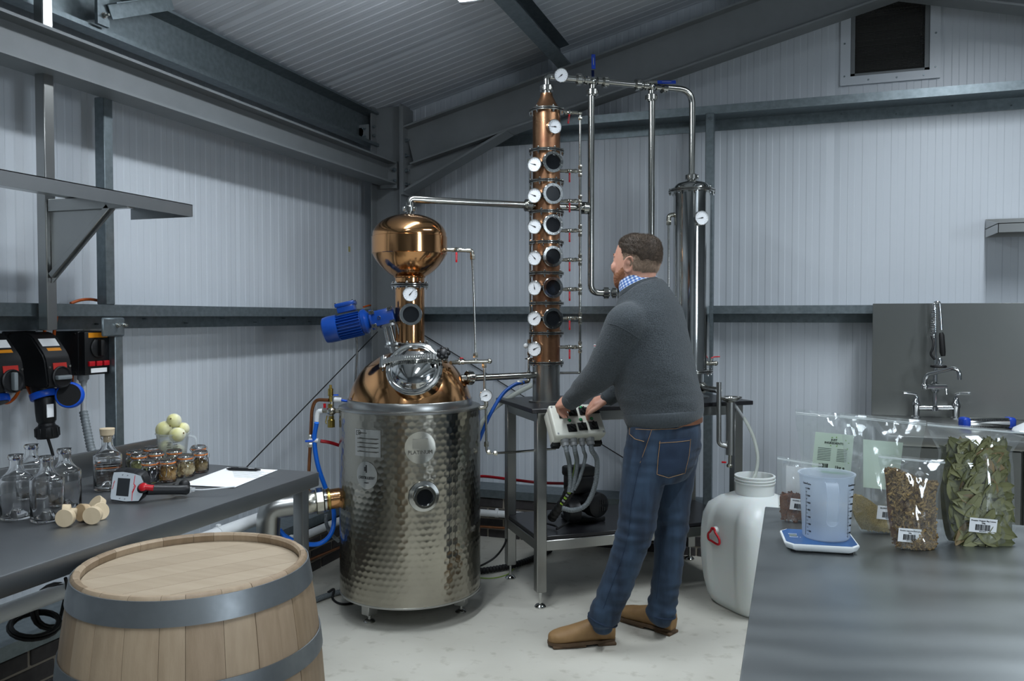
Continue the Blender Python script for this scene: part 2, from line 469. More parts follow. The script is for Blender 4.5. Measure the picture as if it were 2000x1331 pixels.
# gable rafters with haunch
def rafter_z(x): return 2.71 + .255 * ((x if x < APEX else 2 * APEX - x) + 2.449)
for side in (-1, 1):
    f = lambda x: x if side < 0 else 2 * APEX - x
    r = struct(thing('rafter_beam', 'grey painted steel gable rafter rising over the copper tower' if side < 0 else 'grey painted steel gable rafter falling past the wall vent', None, (f(-1), 4.97, 2.7)))
    m = MB(); n = Vector((-.255 * (1 if side < 0 else -1), 0, 1)).normalized()
    x0, x1 = -2.462, APEX
    a = Vector((f(x0), 4.97, rafter_z(x0))) - n * .13; b = Vector((f(x1), 4.97, rafter_z(x1))) - n * .13
    ibeam(m, a, b, n, .26, .142); m.build('rafter', 'grey_paint', r, smooth=0)
    # haunch: web + sloping flange
    m = MB(); hz0, hx1 = 2.285, -1.76
    hz1 = rafter_z(hx1) - .262
    m.prism([(f(-2.46), 4.966, hz0), (f(hx1), 4.966, hz1), (f(hx1), 4.966, hz1 + .02), (f(-2.46), 4.966, rafter_z(-2.46) - .25)], (0, .008, 0))
    q0, q1 = Vector((f(-2.462), 4.9, hz0)), Vector((f(hx1 + .03), 4.9, hz1 + .012))
    nn = Vector((-(q1 - q0).z, 0, (q1 - q0).x)).normalized() * (1 if side < 0 else -1)
    m.prism([q0, q1, q1 - nn * .014, q0 - nn * .014], (0, .142, 0)); m.build('haunch', 'grey_paint', r, smooth=0)
    m = MB(); m.box((min(f(-2.463), f(-2.445)), 4.895, 2.26), (max(f(-2.463), f(-2.445)), 5.045, 2.84)); m.build('end_plate', 'grey_paint', r, smooth=0)
    for z in (2.33, 2.42, 2.52, 2.62):
        m = MB(); bolt(m, (f(-2.445), 4.93, z), (1 if side < 0 else -1, 0, 0), .011, .016); m.build('bolt', 'galvanised', r)
# purlins (channel sections on top of the rafters)
def purlin(x, label, y0=-4.1, y1=5.1):
    z1 = roofz(x) - .002; z0 = rafter_z(x)
    m = MB(); n = Vector((-.255, 0, 1)).normalized(); t = Vector((1, 0, .255)).normalized()
    if x > APEX: n = Vector((.255, 0, 1)).normalized(); t = Vector((1, 0, -.255)).normalized()
    b = Vector((x, y0, z0)); h = (z1 - z0) * .97
    pr = [(0, 0), (.075, 0), (.075, .02), (.072, .02), (.072, .003), (.003, .003), (.003, h - .003), (.065, h - .003), (.065, h), (0, h)]
    pr = [(u if x < APEX else -u, v) for u, v in pr]
    m.prism([b + t * u + n * v for u, v in pr], (0, y1 - y0, 0))
    struct(m.build('purlin_beam', 'galvanised', smooth=0), label)
purlin(-1.385, 'galvanised roof purlin meeting the rafter above the copper tower')
purlin(-.15, 'galvanised roof purlin over the middle of the shed')
purlin(1.4, 'galvanised roof purlin on the far slope'); purlin(2.6, 'galvanised roof purlin low on the far slope')
# eaves purlin on the long wall, with cleat
ep = struct(thing('eaves_purlin_beam', 'galvanised eaves purlin tucked under the roof edge', None, (-2.75, 0, 2.6)))
m = MB(); pr = [(-2.80, 2.60), (-2.715, 2.60), (-2.715, 2.615), (-2.72, 2.615), (-2.72, 2.605), (-2.795, 2.605), (-2.795, 2.8), (-2.72, 2.815), (-2.72, 2.80), (-2.715, 2.80), (-2.715, 2.825), (-2.80, 2.81)]
m.prism([(x, -4.1, z) for x, z in [(-2.735, 2.60), (-2.66, 2.60), (-2.66, 2.62), (-2.664, 2.62), (-2.664, 2.604), (-2.731, 2.604), (-2.731, 2.80), (-2.66, 2.818), (-2.66, 2.83), (-2.735, 2.815)]], (0, 9.1, 0))
m.build('purlin', 'galvanised', ep, smooth=0)
m = MB(); m.box((-2.735, 4.82, 2.61), (-2.66, 4.828, 2.72)); m.box((-2.74, 4.82, 2.63), (-2.70, 4.9, 2.70)); m.build('cleat', 'grey_paint', ep, smooth=0)
for z in (2.64, 2.69):
    m = MB(); bolt(m, (-2.69, 4.82, z), (0, -1, 0), .008, .012); m.build('bolt', 'galvanised', ep)
# knee stay between eaves and roof
ks = struct(thing('stay_beam', 'dark steel stay running from the eaves to the roof', None, (-2.6, 2.8, 2.6)))
def onroof(px, py):
    d = ray(px, py); t = (2.83 + .255 * 2.787 - CAMZ) / (d.z - .255 * d.x); return CAM + d * t
p0 = on(203, 66, 0, -2.63); p1 = on(203, 14, 0, -2.63)
m = MB(); m.box((-2.645, p0.y - .03, 2.62), (-2.63, p0.y + .03, 2.80)); m.build('plate', 'galvanised', ks, smooth=0)
a = Vector((-2.62, p0.y + .02, 2.68)); b = onroof(335, -8) + Vector((0, 0, -.03))
m = MB(); dd = (b - a).normalized(); sd = dd.cross(UP).normalized(); uu = sd.cross(dd)
m.prism([a + sd * .0 + uu * -.03, a + sd * .004 + uu * -.03, a + sd * .004 + uu * .026, a + sd * .05 + uu * .026, a + sd * .05 + uu * .03, a + uu * .03], b - a)
m.build('angle_bar', 'galvanised', ks, smooth=0)
for z in (2.66, 2.75):
    m = MB(); bolt(m, (-2.63, p0.y, z), (1, 0, 0), .009, .014); m.build('bolt', 'steel_pipe', ks)

# ---- cladding rails (Z sections) with screw tips
def girt(name, label, axis, face, inner, zf0, zf1, zo0, zo1, s0, s1, screws):
    r = struct(thing(name, label, None, (face, s0, zf0) if axis == 1 else (s0, face, zf0)))
    m = MB(); sg = 1 if inner > face else -1
    o = face + sg * .006
    sec = [(inner, zf0), (inner, zf1), (inner - sg * .004, zf1), (inner - sg * .004, zo1 + .005), (o, zo1 + .005), (o, zo0), (o + sg * .004, zo0), (o + sg * .004, zo1), (inner - sg * .004, zo1), (inner - sg * .004, zf0)]
    P = (lambda u, z: (u, s0, z)) if axis == 1 else (lambda u, z: (s0, u, z))
    m.prism([P(u, z) for u, z in sec], (0, s1 - s0, 0) if axis == 1 else (s1 - s0, 0, 0))
    m.build('rail', 'galvanised', r, smooth=0)
    for i, s in enumerate(screws):
        z = zo0 + (zo1 - zo0) * (.35 if i % 2 else .7)
        p = Vector((o + sg * .004, s, z)) if axis == 1 else Vector((s, o + sg * .004, z)); d = Vector((sg, 0, 0)) if axis == 1 else Vector((0, sg, 0))
        m = MB(); m.cyl(p, p + d * .022, .0035, .002, n=6); m.build('screw', 'galvanised', r)
girt('wall_rail_trim', 'galvanised cladding rail above the wall sockets', 1, XL, -2.645, 1.452, 1.50, 1.398, 1.458, -2, 4.9, [1.9 + .27 * k for k in range(11)])
girt('wall_rail_trim', 'galvanised cladding rail behind the man at shoulder height', 0, YB, 5.03, 1.468, 1.516, 1.415, 1.472, -2.46, 3.8, [-2.2 + .3 * k for k in range(11)])
girt('wall_rail_trim', 'galvanised cladding rail high across the gable wall', 0, YB, 5.03, 2.66, 2.71, 2.597, 2.662, -1.95, 3.0, [-.9 + .29 * k for k in range(10)])
# ---- vertical posts
def post(label, lo, hi, bolt_at=None):
    r = struct(thing('wall_post_pillar', label, None, lo))
    MB().box(lo, hi, .003, 1).build('post', 'galvanised', r)
    if bolt_at:
        m = MB(); bolt(m, bolt_at[0], bolt_at[1], .012, .014); m.build('bolt', 'galvanised', r)
post('galvanised post standing behind the condenser', (-.505, 5.0, 0), (-.455, 5.07, 2.66), ((-.48, 5.0, 2.635), (0, -1, 0)))
p = on(205, 400, 0, -2.64); q = on(223, 400, 0, -2.64)
post('galvanised post between eaves beam and wall rail', (-2.69, p.y, 1.50), (-2.64, q.y, 2.34))
p = on(226, 760, 0, -2.62); q = on(242, 760, 0, -2.62)
lp = struct(thing('wall_post_pillar', 'galvanised post below the wall rail beside the bottle with liquid', None, (-2.65, p.y, .31)))
MB().box((-2.68, p.y, .31), (-2.62, q.y, 1.40), .003, 1).build('post', 'galvanised', lp)
m = MB(); m.box((-2.625, p.y - .07, 1.37), (-2.612, q.y + .005, 1.447), .006, 1); m.build('bracket', 'galvanised', lp)
for dy in (.0, .035):
    m = MB(); bolt(m, (-2.612, p.y + .005 + dy, 1.415), (1, 0, 0), .007, .008); m.build('bolt', 'steel_pipe', lp)

# ---- brick plinth with galvanised ledge
XP, YP = -2.57, 5.0
pl = struct(thing('wall_plinth', 'low dark brick plinth wall under the cladding', None, (XP, YP, 0)))
m = MB(); m.box((XL, YF, 0), (XP - .006, YB, .262)); m.box((XP - .006, YP + .006, 0), (XR, YB, .262)); m.build('mortar_bed', 'mortar', pl, smooth=0)
bme = None
for rowk in range(4):
    z0 = -.012 + .0685 * rowk + .004
    off = .11 if rowk % 2 else 0
    for k in range(20):
        y = 4.97 - off - .225 * k
        if y < 1.0: break
        if bme is None:
            o = MB().box((XP - .09, y - .2125, z0), (XP + .001, y, z0 + .058), .003, 1).build('brick', 'brick_dark', pl, smooth=0); bme = (o, y, z0)
        else:
            o = bme[0].copy(); COL.objects.link(o); o.location = (0, y - bme[1], z0 - bme[2])
bmb = None
for rowk in range(4):
    z0 = -.012 + .0685 * rowk + .004
    off = .11 if rowk % 2 else 0
    for k in range(13):
        x = XP + .01 + off + .225 * k
        if bmb is None:
            o = MB().box((x, YP - .001, z0), (x + .2125, YP + .09, z0 + .058), .003, 1).build('brick', 'brick_dark', pl, smooth=0); bmb = (o, x, z0)
        else:
            o = bmb[0].copy(); COL.objects.link(o); o.location = (x - bmb[1], 0, z0 - bmb[2])
lg = struct(thing('ledge_trim', 'galvanised angle ledge capping the brick plinth', None, (XP, YP, .26)))
m = MB(); m.box((XL, YF, .308), (XP + .012, YB, .314)); m.box((XP + .006, YF, .262), (XP + .012, YP - .006, .308)); m.build('ledge_section', 'galvanised', lg, smooth=0)
m = MB(); m.box((XP + .012, YP - .012, .308), (XR, YB, .314)); m.box((XP + .006, YP - .012, .262), (XR, YP - .006, .308)); m.build('ledge_section', 'galvanised', lg, smooth=0)

# ---- gable vent
v = struct(thing('window_1', 'mesh covered square vent opening high in the gable wall', None, (.51, YB, 2.8)))
m = MB(); A, B, C_, D_ = VX0 - .055, VX1 + .055, VZ0 - .05, VZ1 + .03
for lo, hi in (((A, YB - .012, C_), (VX0, YB + .004, D_)), ((VX1, YB - .012, C_), (B, YB + .004, D_)), ((VX0, YB - .012, C_), (VX1, YB + .004, VZ0)), ((VX0, YB - .012, VZ1), (VX1, YB + .004, D_))): m.box(lo, hi)
m.build('window_frame', 'panel_white', v, smooth=0)
m = MB()
for lo, hi in (((VX0, YB - .004, VZ0), (VX0 + .025, YB + .18, VZ1)), ((VX1 - .025, YB - .004, VZ0), (VX1, YB + .18, VZ1)), ((VX0, YB - .004, VZ0), (VX1, YB + .18, VZ0 + .016)), ((VX0, YB - .004, VZ1 - .02), (VX1, YB + .18, VZ1))): m.box(lo, hi)
m.build('reveal', 'grey_paint', v, smooth=0)
m = MB()
for k in range(46): x = VX0 + .025 + k * (VX1 - VX0 - .05) / 45; m.box((x - .0012, YB + .01, VZ0 + .01), (x + .0012, YB + .0124, VZ1 - .01))
for k in range(46): z = VZ0 + .016 + k * (VZ1 - VZ0 - .036) / 45; m.box((VX0 + .02, YB + .011, z - .0012), (VX1 - .02, YB + .0134, z + .0012))
tag(m.build('wire_mesh', 'mesh_dark', v, smooth=0), kind='stuff')
for k in range(5):
    z = VZ0 + .05 + k * .085
    m = MB(); m.prism([(VX0 + .02, YB + .05, z), (VX0 + .02, YB + .12, z + .07), (VX0 + .02, YB + .125, z + .066), (VX0 + .02, YB + .055, z - .004)], (VX1 - VX0 - .04, 0, 0)); m.build('slat', 'duct_dark', v, smooth=0)
MB().box((VX0, YB + .17, VZ0), (VX1, YB + .18, VZ1)).build('backing', 'duct_dark', v, smooth=0)
for x, z in ((.27, 2.86), (.27, 3.05), (.40, 2.83), (.55, 2.83), (.69, 2.83), (.75, 2.87), (.75, 3.06)):
    m = MB(); m.cyl((x, YB - .016, z), (x, YB - .012, z), .005, n=10); m.build('screw', 'galvanised', v)

# ---- roof lamps: long battens with an opal diffuser
mat('opal', '#f4f7fa', .4, emit=((.86, .93, 1.0, 1), 36.0))
mat('opal_shaded', '#e8ecf0', .4, emit=((.86, .93, 1.0, 1), 3.0))
def ceiling_lamp(x, y, label, power, length=1.5, opal=False):
    z = roofz(x) - .215
    r = thing('ceiling_lamp', label, 'lamp', (x, y, z), 'batten lamps under the roof')
    m = MB(); m.box((x - .055, y - length / 2, z + .035), (x + .055, y + length / 2, z + .10), .01); m.build('housing', 'white_plastic', r)
    for s_ in (-.5, .5): MB().cyl((x, y + s_, z + .095), (x, y + s_, roofz(x)), .004, n=8).build('hanger', 'galvanised', r)
    m = MB(); m.box((x - .06, y - length / 2 + .02, z - .01), (x + .06, y + length / 2 - .02, z + .036), .018, 3); m.build('diffuser', 'opal' if opal else 'opal_shaded', r)
    if not opal:
        for s_ in (-1, 1):
            MB().prism([(x + s_ * .06, y - length / 2, z + .05), (x + s_ * .11, y - length / 2, z - .03), (x + s_ * .113, y - length / 2, z - .03), (x + s_ * .063, y - length / 2, z + .052)], (0, length, 0)).build('shade', 'white_plastic', r, smooth=0)
    m = MB(); m.box((x - .062, y + length / 2 - .03, z - .012), (x + .062, y + length / 2 + .01, z + .06), .012); m.build('end_cap', 'grey_plastic', r)
    L = bpy.data.lights.new('lamp_light', 'AREA'); L.shape = 'RECTANGLE'; L.size = .12; L.size_y = length; L.energy = power; L.color = LAMP_COLOR
    L.spread = math.radians(150)
    lo = bpy.data.objects.new('lamp_light', L); COL.objects.link(lo); lo.parent = r; lo.location = (0, 0, -.02)
    # lamp also shines sideways and up through its opal cover
    return r
ceiling_lamp(-1.46, 2.91, 'batten lamp on the roof above the still', LAMP_POWER * .26, opal=True)
ceiling_lamp(-.72, .6, 'batten lamp on the roof over the bench', LAMP_POWER * .48)
ceiling_lamp(1.0, 3.45, 'batten lamp on the roof over the sink side', LAMP_POWER * .8)
ceiling_lamp(2.0, -2.2, 'batten lamp on the roof by the entrance', LAMP_POWER)

_yt = on(682, 487, 0, XL)
MB().box((XL + .0005, _yt.y - .012, _yt.z - .018), (XL + .002, _yt.y + .012, _yt.z + .018)).build('wall_tag', 'tag_yellow', wl, smooth=0)
# ================================================================== the pot still
mat('dimple_steel', '#aaa69a', .15, 1, noise_=.4, color2='#86827a', nscale=4, rough2=.26)
mat('glass_dark', '#15171a', .06, spec=.8)
mat('glass_clear', '#ffffff', .0, trans=1, ior=1.45)
def disc_gauge(parent, p, n, R, ang, name='gauge', depth=.03):
    """dial gauge: steel case with ring, white dial, ticks, needle. ang: needle direction, degrees clockwise from 12"""
    p, n = Vector(p), Vector(n).normalized(); M = frame3(n, UP.cross(n)); x = M.to_3x3() @ Vector((1, 0, 0)); y = M.to_3x3() @ Vector((0, 1, 0))
    m = MB(); m.lathe([(0, -depth), (R * .92, -depth), (R * .96, -.004), (R, 0), (R, .005), (R * .93, .007), (R * .88, .003), (R * .87, 0)], p, n, 36)
    m.cyl(p - n * (depth + .03), p - n * depth, R * .22, n=12)
    g = m.build(name, 'steel_polished', parent)
    m = MB(); m.lathe([(0, .0015), (R * .9, .0015), (R * .9, 0)], p, n, 36); m.build('dial', 'dial_white', g)
    m = MB()
    for k in range(13):
        t = math.radians(-140 + k * 280 / 12); d = x * math.sin(t) + y * math.cos(t); s = d.cross(n)
        q = p + n * .0021
        m.prism([q + d * R * .66 + s * R * .012, q + d * R * .78 + s * R * .012, q + d * R * .78 - s * R * .012, q + d * R * .66 - s * R * .012], n * .0003)
    m.build('scale_mark', 'ink_grey', g, smooth=0)
    t = math.radians(ang); d = x * math.sin(t) + y * math.cos(t); s = d.cross(n); q = p + n * .0026
    m = MB(); m.prism([q + d * R * .72, q + s * R * .055, q - d * R * .22 + s * R * .075, q - d * R * .22 - s * R * .075, q - s * R * .055], n * .0006); m.cyl(q, q + n * .0015, R * .09, n=12)
    m.build('needle', 'ink', g, smooth=0)
    return g
def flange_pair(parent, c, R, axis=(0, 0, 1), t=.007, gap=.004, bolts=6, name='flange', r_in=0, br=.0045, ph=.3):
    axis = Vector(axis).normalized(); c = Vector(c); a = axis.orthogonal().normalized()
    if abs(axis.z) > .9: a = Vector((1, 0, 0))
    b = axis.cross(a)
    m = MB()
    for s in (-1, 1):
        o = c + axis * (gap / 2 if s > 0 else -gap / 2 - t)
        m.lathe([(r_in, 0), (R - .002, 0), (R, .002), (R, t - .002), (R - .002, t), (r_in, t)], o, axis, 40)
    f = m.build(name, 'steel_pipe', parent)
    m = MB(); m.lathe([(r_in, -gap / 2), (R * .985, -gap / 2), (R * .985, gap / 2), (r_in, gap / 2)], c, axis, 40); m.build('gasket', 'black_rubber', f)
    for k in range(bolts):
        an = 2 * PI * k / bolts + ph; d = a * math.cos(an) + b * math.sin(an); q = c + d * (R - br * 1.9)
        m = MB(); L = gap / 2 + t
        m.cyl(q + axis * L, q + axis * (L + .005), br * 1.5, n=6); m.sphere(q + axis * (L + .006), br, 8, 5); m.cyl(q - axis * (L + .006), q - axis * L, br * 1.5, n=6); m.cyl(q - axis * (L + .013), q - axis * L, br * .8, n=8)
        m.build('bolt', 'steel_polished', f)
    return f
def clamp(parent, c, axis, r, name='clamp', w=.028, mat_='steel_pipe'):
    """hygienic union nut: knurled ring with lobes around a pipe"""
    axis = Vector(axis).normalized(); a = axis.orthogonal().normalized(); b = axis.cross(a); c = Vector(c)
    m = MB(); R = r * 1.75
    m.lathe([(r, -w * .7), (r * 1.25, -w * .7), (r * 1.25, -w / 2), (R, -w / 2), (R, w / 2), (r * 1.3, w / 2), (r * 1.15, w * .75), (r, w * .75)], c, axis, 28)
    for k in range(4):
        d = a * math.cos(k * PI / 2 + .4) + b * math.sin(k * PI / 2 + .4)
        m.cbox(c + d * R, (w * .8, r * .55, r * .3), frame3(d, axis), .002, 1)
    return m.build(name, mat_, parent)
def ball_valve(parent, c, axis, r, hdir, hcol, hlen=.055, stem=None, off=.016, name='valve', metal='nickel'):
    """ball valve body with end nuts, a stem and a lever whose grip is its sub-part"""
    axis = Vector(axis).normalized(); c = Vector(c); hdir = Vector(hdir).normalized()
    st = Vector(stem).normalized() if stem is not None else -_F
    m = MB(); L = r * 2.6
    m.lathe([(r * .8, -L), (r * 1.25, -L), (r * 1.25, -L * .55), (r, -L * .5), (r * 1.35, -L * .25), (r * 1.45, 0), (r * 1.35, L * .25), (r, L * .5), (r * 1.25, L * .55), (r * 1.25, L), (r * .8, L)], c, axis, 14)
    m.cyl(c, c + st * (r * 1.4 + .008), r * .5, n=10)
    v = m.build(name, metal, parent)
    h0 = c + st * (r * 1.4 + .006); M = frame3(st, hdir)
    m = MB(); m.cbox(h0 + hdir * (off + .012 - r) * .5, (off + .012 + r, r * .9, .002), M); m.build('lever', 'steel_pipe', v)
    m = MB(); m.cbox(h0 + hdir * (off + hlen / 2), (hlen, r * 1.15, .006), M, .0025); g = m.build('lever_grip', hcol, v)
    m = MB(); q = h0 + hdir * (off + hlen * .5) + st * .0032; m.cbox(q, (hlen * .5, r * .2, .0004), M); m.build('grip_print', 'grey_plastic', v, smooth=0)
    return v
def hexnut(parent, c, axis, r, w=.014, name='nut', material='nickel'):
    axis = Vector(axis).normalized(); c = Vector(c)
    return MB().lathe([(r * .6, -w / 2), (r, -w / 2), (r * 1.08, -w * .35), (r * 1.08, w * .35), (r, w / 2), (r * .6, w / 2)], c, axis, 6).build(name, material, parent, smooth=20)
def pipe(parent, pts, r, bend=.03, name='pipe', material='steel_pipe', n=14, seg=6):
    return MB().tube(arc(pts, bend, seg), r, n).build(name, material, parent, smooth=50)
def hose(parent, pts, r, name='hose', material='blue_hose', n=10, seg=10):
    return MB().tube(spline(pts, seg), r, n).build(name, material, parent, smooth=60)
def corrugated(parent, pts, r, name='conduit', material='grey_conduit', pitch=.009, n=10):
    P = spline(pts, 14); L = [0]
    for a, b in zip(P, P[1:]): L.append(L[-1] + (b - a).length)
    N = int(L[-1] / (pitch / 4)); Q, R_ = [], []; j = 0
    for i in range(N + 1):
        s = L[-1] * i / N
        while j < len(L) - 2 and L[j + 1] < s: j += 1
        t = (s - L[j]) / max(1e-9, L[j + 1] - L[j]); Q.append(P[j].lerp(P[j + 1], t)); R_.append(r * (1 if (i % 4) < 2 else .86))
    return MB().tube(Q, r, n, True, R_).build(name, material, parent, smooth=60)

SX, SY, SR, SD = -1.79, 3.65, .347, 4.034
def zs(py, d=SD): return at(800, py, d).z
def pz(px): return px * mpp(SD)
S = thing('pot_still', 'copper and stainless pot still with onion head and dimpled steel body', 'still', (SX, SY, 0))
def slathe(name, prof, material, n=64, parent=S, smooth=40): return MB().lathe(prof, (SX, SY, 0), n=n).build(name, material, parent, smooth=smooth)
ZB0, ZB1 = .112, 1.013
# dimpled jacket
m = MB(); NU, NV, CU, CV = 396, 190, 66, 31
P = []
for i in range(NU):
    row = []
    for j in range(NV + 1):
        u = i / NU * CU; v = j / NV * CV
        best = 9
        for rr in (math.floor(v), math.floor(v) + 1):
            uu = u - (.5 if rr % 2 else 0); du = uu - round(uu); dv = v - rr
            best = min(best, du * du + dv * dv * .9)
        edge = min(1, min(j, NV - j) / 5)
        r = SR -   .0013 * max(0, .42 - best) / .42 * edge
        a = 2 * PI * i / NU
        row.append((SX + r * math.cos(a), SY + r * math.sin(a), ZB0 + (ZB1 - ZB0) * j / NV))
    P.append(row)
m.grid(P, True); body = m.build('body', 'dimple_steel', S, smooth=60)
slathe('body_base', [(0, ZB0 + .004), (SR - .004, ZB0 + .004), (SR + .001, ZB0 - .002), (SR + .002, ZB0 + .006), (SR - .002, ZB0 + .008)], 'stainless')
slathe('body_rim', [(SR - .001, ZB1 - .012), (SR + .002, ZB1 - .01), (SR + .002, ZB1 - .002), (SR - .002, ZB1 + .001), (.29, ZB1 + .001)], 'stainless', 80)
slathe('collar', [(.306, ZB1), (.306, 1.046), (.303, 1.05), (.288, 1.05), (.288, 1.03)], 'stainless', 80)
# copper dome from px outline
dome = [(119, 777), (117, 770), (112.5, 756), (105, 741), (96.5, 728), (87, 716), (75, 706.5), (60, 697.5), (46, 691.5), (34, 687.5), (28.5, 684), (28.5, 676)]
slathe('dome', [(pz(r), zs(y)) for r, y in dome], 'copper_polished', 80)
flange_pair(S, (SX, SY, zs(673)), pz(36.5), bolts=8, name='neck_flange')
slathe('neck', [(pz(28.5), zs(669)), (pz(28.5), zs(563))], 'copper_polished', 48)
flange_pair(S, (SX, SY, zs(557.5)), pz(36.5), bolts=8, name='neck_flange')
slathe('onion_stub', [(pz(28.5), zs(552)), (pz(28.5), zs(544)), (pz(30.5), zs(543)), (pz(31), zs(541)), (pz(29), zs(538))], 'copper_polished', 48)
lo_ = [(29, 541.5), (40, 535), (50, 527), (58, 518.5), (64.5, 510), (69, 503), (71.8, 497.2)]
slathe('onion_lower', [(pz(r), zs(y)) for r, y in lo_], 'copper_polished', 72)
slathe('onion_belt', [(pz(71.8), zs(497.5)), (pz(73), zs(496.5)), (pz(73), zs(463.8)), (pz(71.5), zs(463))], 'copper_polished', 72, smooth=30)
hi_ = [(71.3, 463.2)] + [(72 * math.cos(t), 463 - 44 * math.sin(t)) for t in [k * PI / 2 / 14 for k in range(1, 14)]] + [(6, 419.3)]
slathe('onion_upper', [(pz(r), zs(y)) for r, y in hi_], 'copper_polished', 72)
slathe('head_ferrule', [(pz(5.5), zs(420)), (pz(5.5), zs(414))], 'steel_pipe', 24)
clamp(S, (SX, SY, zs(410)), UP, pz(8), 'head_union', .022)
# feet
for an in (-112, 4, 128):
    a = math.radians(an); x, y = SX + .262 * math.cos(a), SY + .262 * math.sin(a)
    m = MB(); m.cbox((x, y, .078), (.055, .055, .08), Matrix.Rotation(a, 4, 'Z'), .003, 1); leg = m.build('leg', 'stainless', S)
    MB().lathe([(0, 0), (.026, 0), (.028, .005), (.022, .012), (.009, .016), (.009, .04), (0, .04)], (x, y, 0), n=20).build('foot', 'steel_polished', leg)
# name plates, port
def on_cyl(px, py, c=(SX, SY), R=SR):
    d = ray(px, py); ox, oy = CAM.x - c[0], CAM.y - c[1]
    A = d.x ** 2 + d.y ** 2; B = 2 * (ox * d.x + oy * d.y); C_ = ox * ox + oy * oy - R * R
    t = (-B - math.sqrt(max(0, B * B - 4 * A * C_))) / (2 * A); return CAM + d * t
def plate_frame(px, py, R=SR):
    p = on_cyl(px, py, R=R); n = Vector((p.x - SX, p.y - SY, 0)).normalized(); return p, n, UP.cross(n)
def curved_patch(name, px, py, w, h, material, off=.002, round_=False, n=24):
    p, nn, x = plate_frame(px, py); a0 = math.atan2(nn.y, nn.x); m = MB(); R0, R1 = SR + off - .0015, SR + off
    def q(u, v, R): a = a0 + u / SR; return Vector((SX + R * math.cos(a), SY + R * math.sin(a), p.z + v))
    if round_: loop = [(w / 2 * math.cos(2 * PI * k / n), h / 2 * math.sin(2 * PI * k / n)) for k in range(n)]
    else: loop = [(-w / 2, -h / 2), (-w / 4, -h / 2), (0, -h / 2), (w / 4, -h / 2), (w / 2, -h / 2), (w / 2, h / 2), (w / 4, h / 2), (0, h / 2), (-w / 4, h / 2), (-w / 2, h / 2)]
    c0 = m.bm.verts.new(q(0, 0, R1))
    A = [m.bm.verts.new(q(u, v, R0)) for u, v in loop]; B = [m.bm.verts.new(q(u, v, R1)) for u, v in loop]
    m.bridge(A, B)
    for i in range(len(B)): m.bm.faces.new((B[i], B[(i + 1) % len(B)], c0))
    return m.build(name, material, S, smooth=50), p, nn, x
mat('plate_steel', '#c4c2ba', .16, 1)
mat('plate_etch', '#55544f', .5, .6)
pl1, p, n, x = curved_patch('rating_plate', 717, 866, .145, .125, 'plate_steel')
for k, (ww, zz) in enumerate(((.05, .045), (.11, .02), (.11, .0), (.11, -.02), (.11, -.04))):
    q = p + n * .0036 + UP * zz - x * (.105 - ww) / 2
    MB().cbox(q, (ww, .002, .003), frame3(UP, x)).build('plate_line', 'plate_etch', pl1, smooth=0)
text('plate_text', 'D', .03, p + n * .004 + UP * .044 - x * .05, x, UP, 'plate_etch', pl1)
pl2, p, n, x = curved_patch('maker_plate', 821, 875, .142, .148, 'plate_steel', round_=True)
text('plate_text', 'PLATINUM', .024, p + n * .003 - UP * .022, x, UP, 'plate_etch', pl2)
MB().cbox(p + n * .003 + UP * .018, (.07, .002, .045), frame3(UP, x) @ Matrix.Identity(4)).build('plate_line', 'plate_steel', pl2)
pl3, p, n, x = curved_patch('distillery_plate', 716, 929, .118, .128, 'plate_steel', round_=True)
text('plate_text', 'DISTILLERY', .0175, p + n * .003 - UP * .012, x, UP, 'ink', pl3)
text('plate_text', 'CRAFT', .009, p + n * .003 - UP * .035, x, UP, 'ink', pl3)
m = MB(); m.cbox(p + n * .003 + UP * .03, (.004, .002, .035), frame3(UP, x)); m.cbox(p + n * .003 + UP * .03, (.018, .002, .02), frame3(UP, x) @ Matrix.Rotation(.78, 4, 'Z')); m.build('plate_emblem', 'ink', pl3, smooth=0)
p, n, x = plate_frame(828, 970)
m = MB(); m.lathe([(.072, -.004), (.07, .003), (.052, .004), (.052, .026), (.05, .03), (.04, .03), (.037, .026), (.037, .0)], p, n, 40); port = m.build('sight_port', 'steel_polished', S)
MB().lathe([(0, .016), (.038, .016), (.038, .012)], p, n, 32).build('port_glass', 'glass_dark', port)
# left copper outlet for the drain is its own pipe; a small drain weld line
# ---- manway on the dome
mc = at(809, 721, SD - .285); mn = (-FWD * math.cos(math.radians(27)) + UP * math.sin(math.radians(27)) - RGT * .06).normalized()
MR = 54 * mpp(SD - .285); mx = UP.cross(mn).normalized(); my = mn.cross(mx)
m = MB(); m.lathe([(MR * .95, -.1), (MR * .95, -.012), (MR, -.01), (MR, -.002), (MR * .9, -.002)], mc, mn, 56); mw = m.build('manway', 'steel_polished', S)
m = MB(); m.lathe([(MR * .99, 0), (MR * 1.0, .006), (MR * .97, .012), (MR * .9, .013), (MR * .86, .009), (MR * .83, .010), (MR * .78, .016), (MR * .6, .03), (MR * .35, .04), (MR * .12, .044), (0, .0445)], mc, mn, 56)
m.build('manway_lid', 'steel_polished', mw)
m = MB(); m.torus(mc + mn * .004, mn, MR * .99, .006, 56, 8); m.build('manway_ring', 'steel_polished', mw)
a = mc - mx * (MR * 1.16) + my * .03 + mn * .012; b = mc + mx * (MR * 1.1) + my * .052 + mn * .016; mid = mc + my * .03 + mn * .066
m = MB(); bz = spline([a, a.lerp(mid, .55) + mn * .012, mid, b.lerp(mid, .55) + mn * .012, b], 6)
for q0, q1 in zip(bz, bz[1:]):
    d = q1 - q0; m.cbox((q0 + q1) / 2, (d.length * 1.06, .028, .007), frame3(mn, d), .002, 1)
m.build('manway_bar', 'steel_polished', mw)
m = MB(); m.cyl(mid - mn * .035, mid, .014, n=16); m.build('bar_boss', 'steel_pipe', mw)
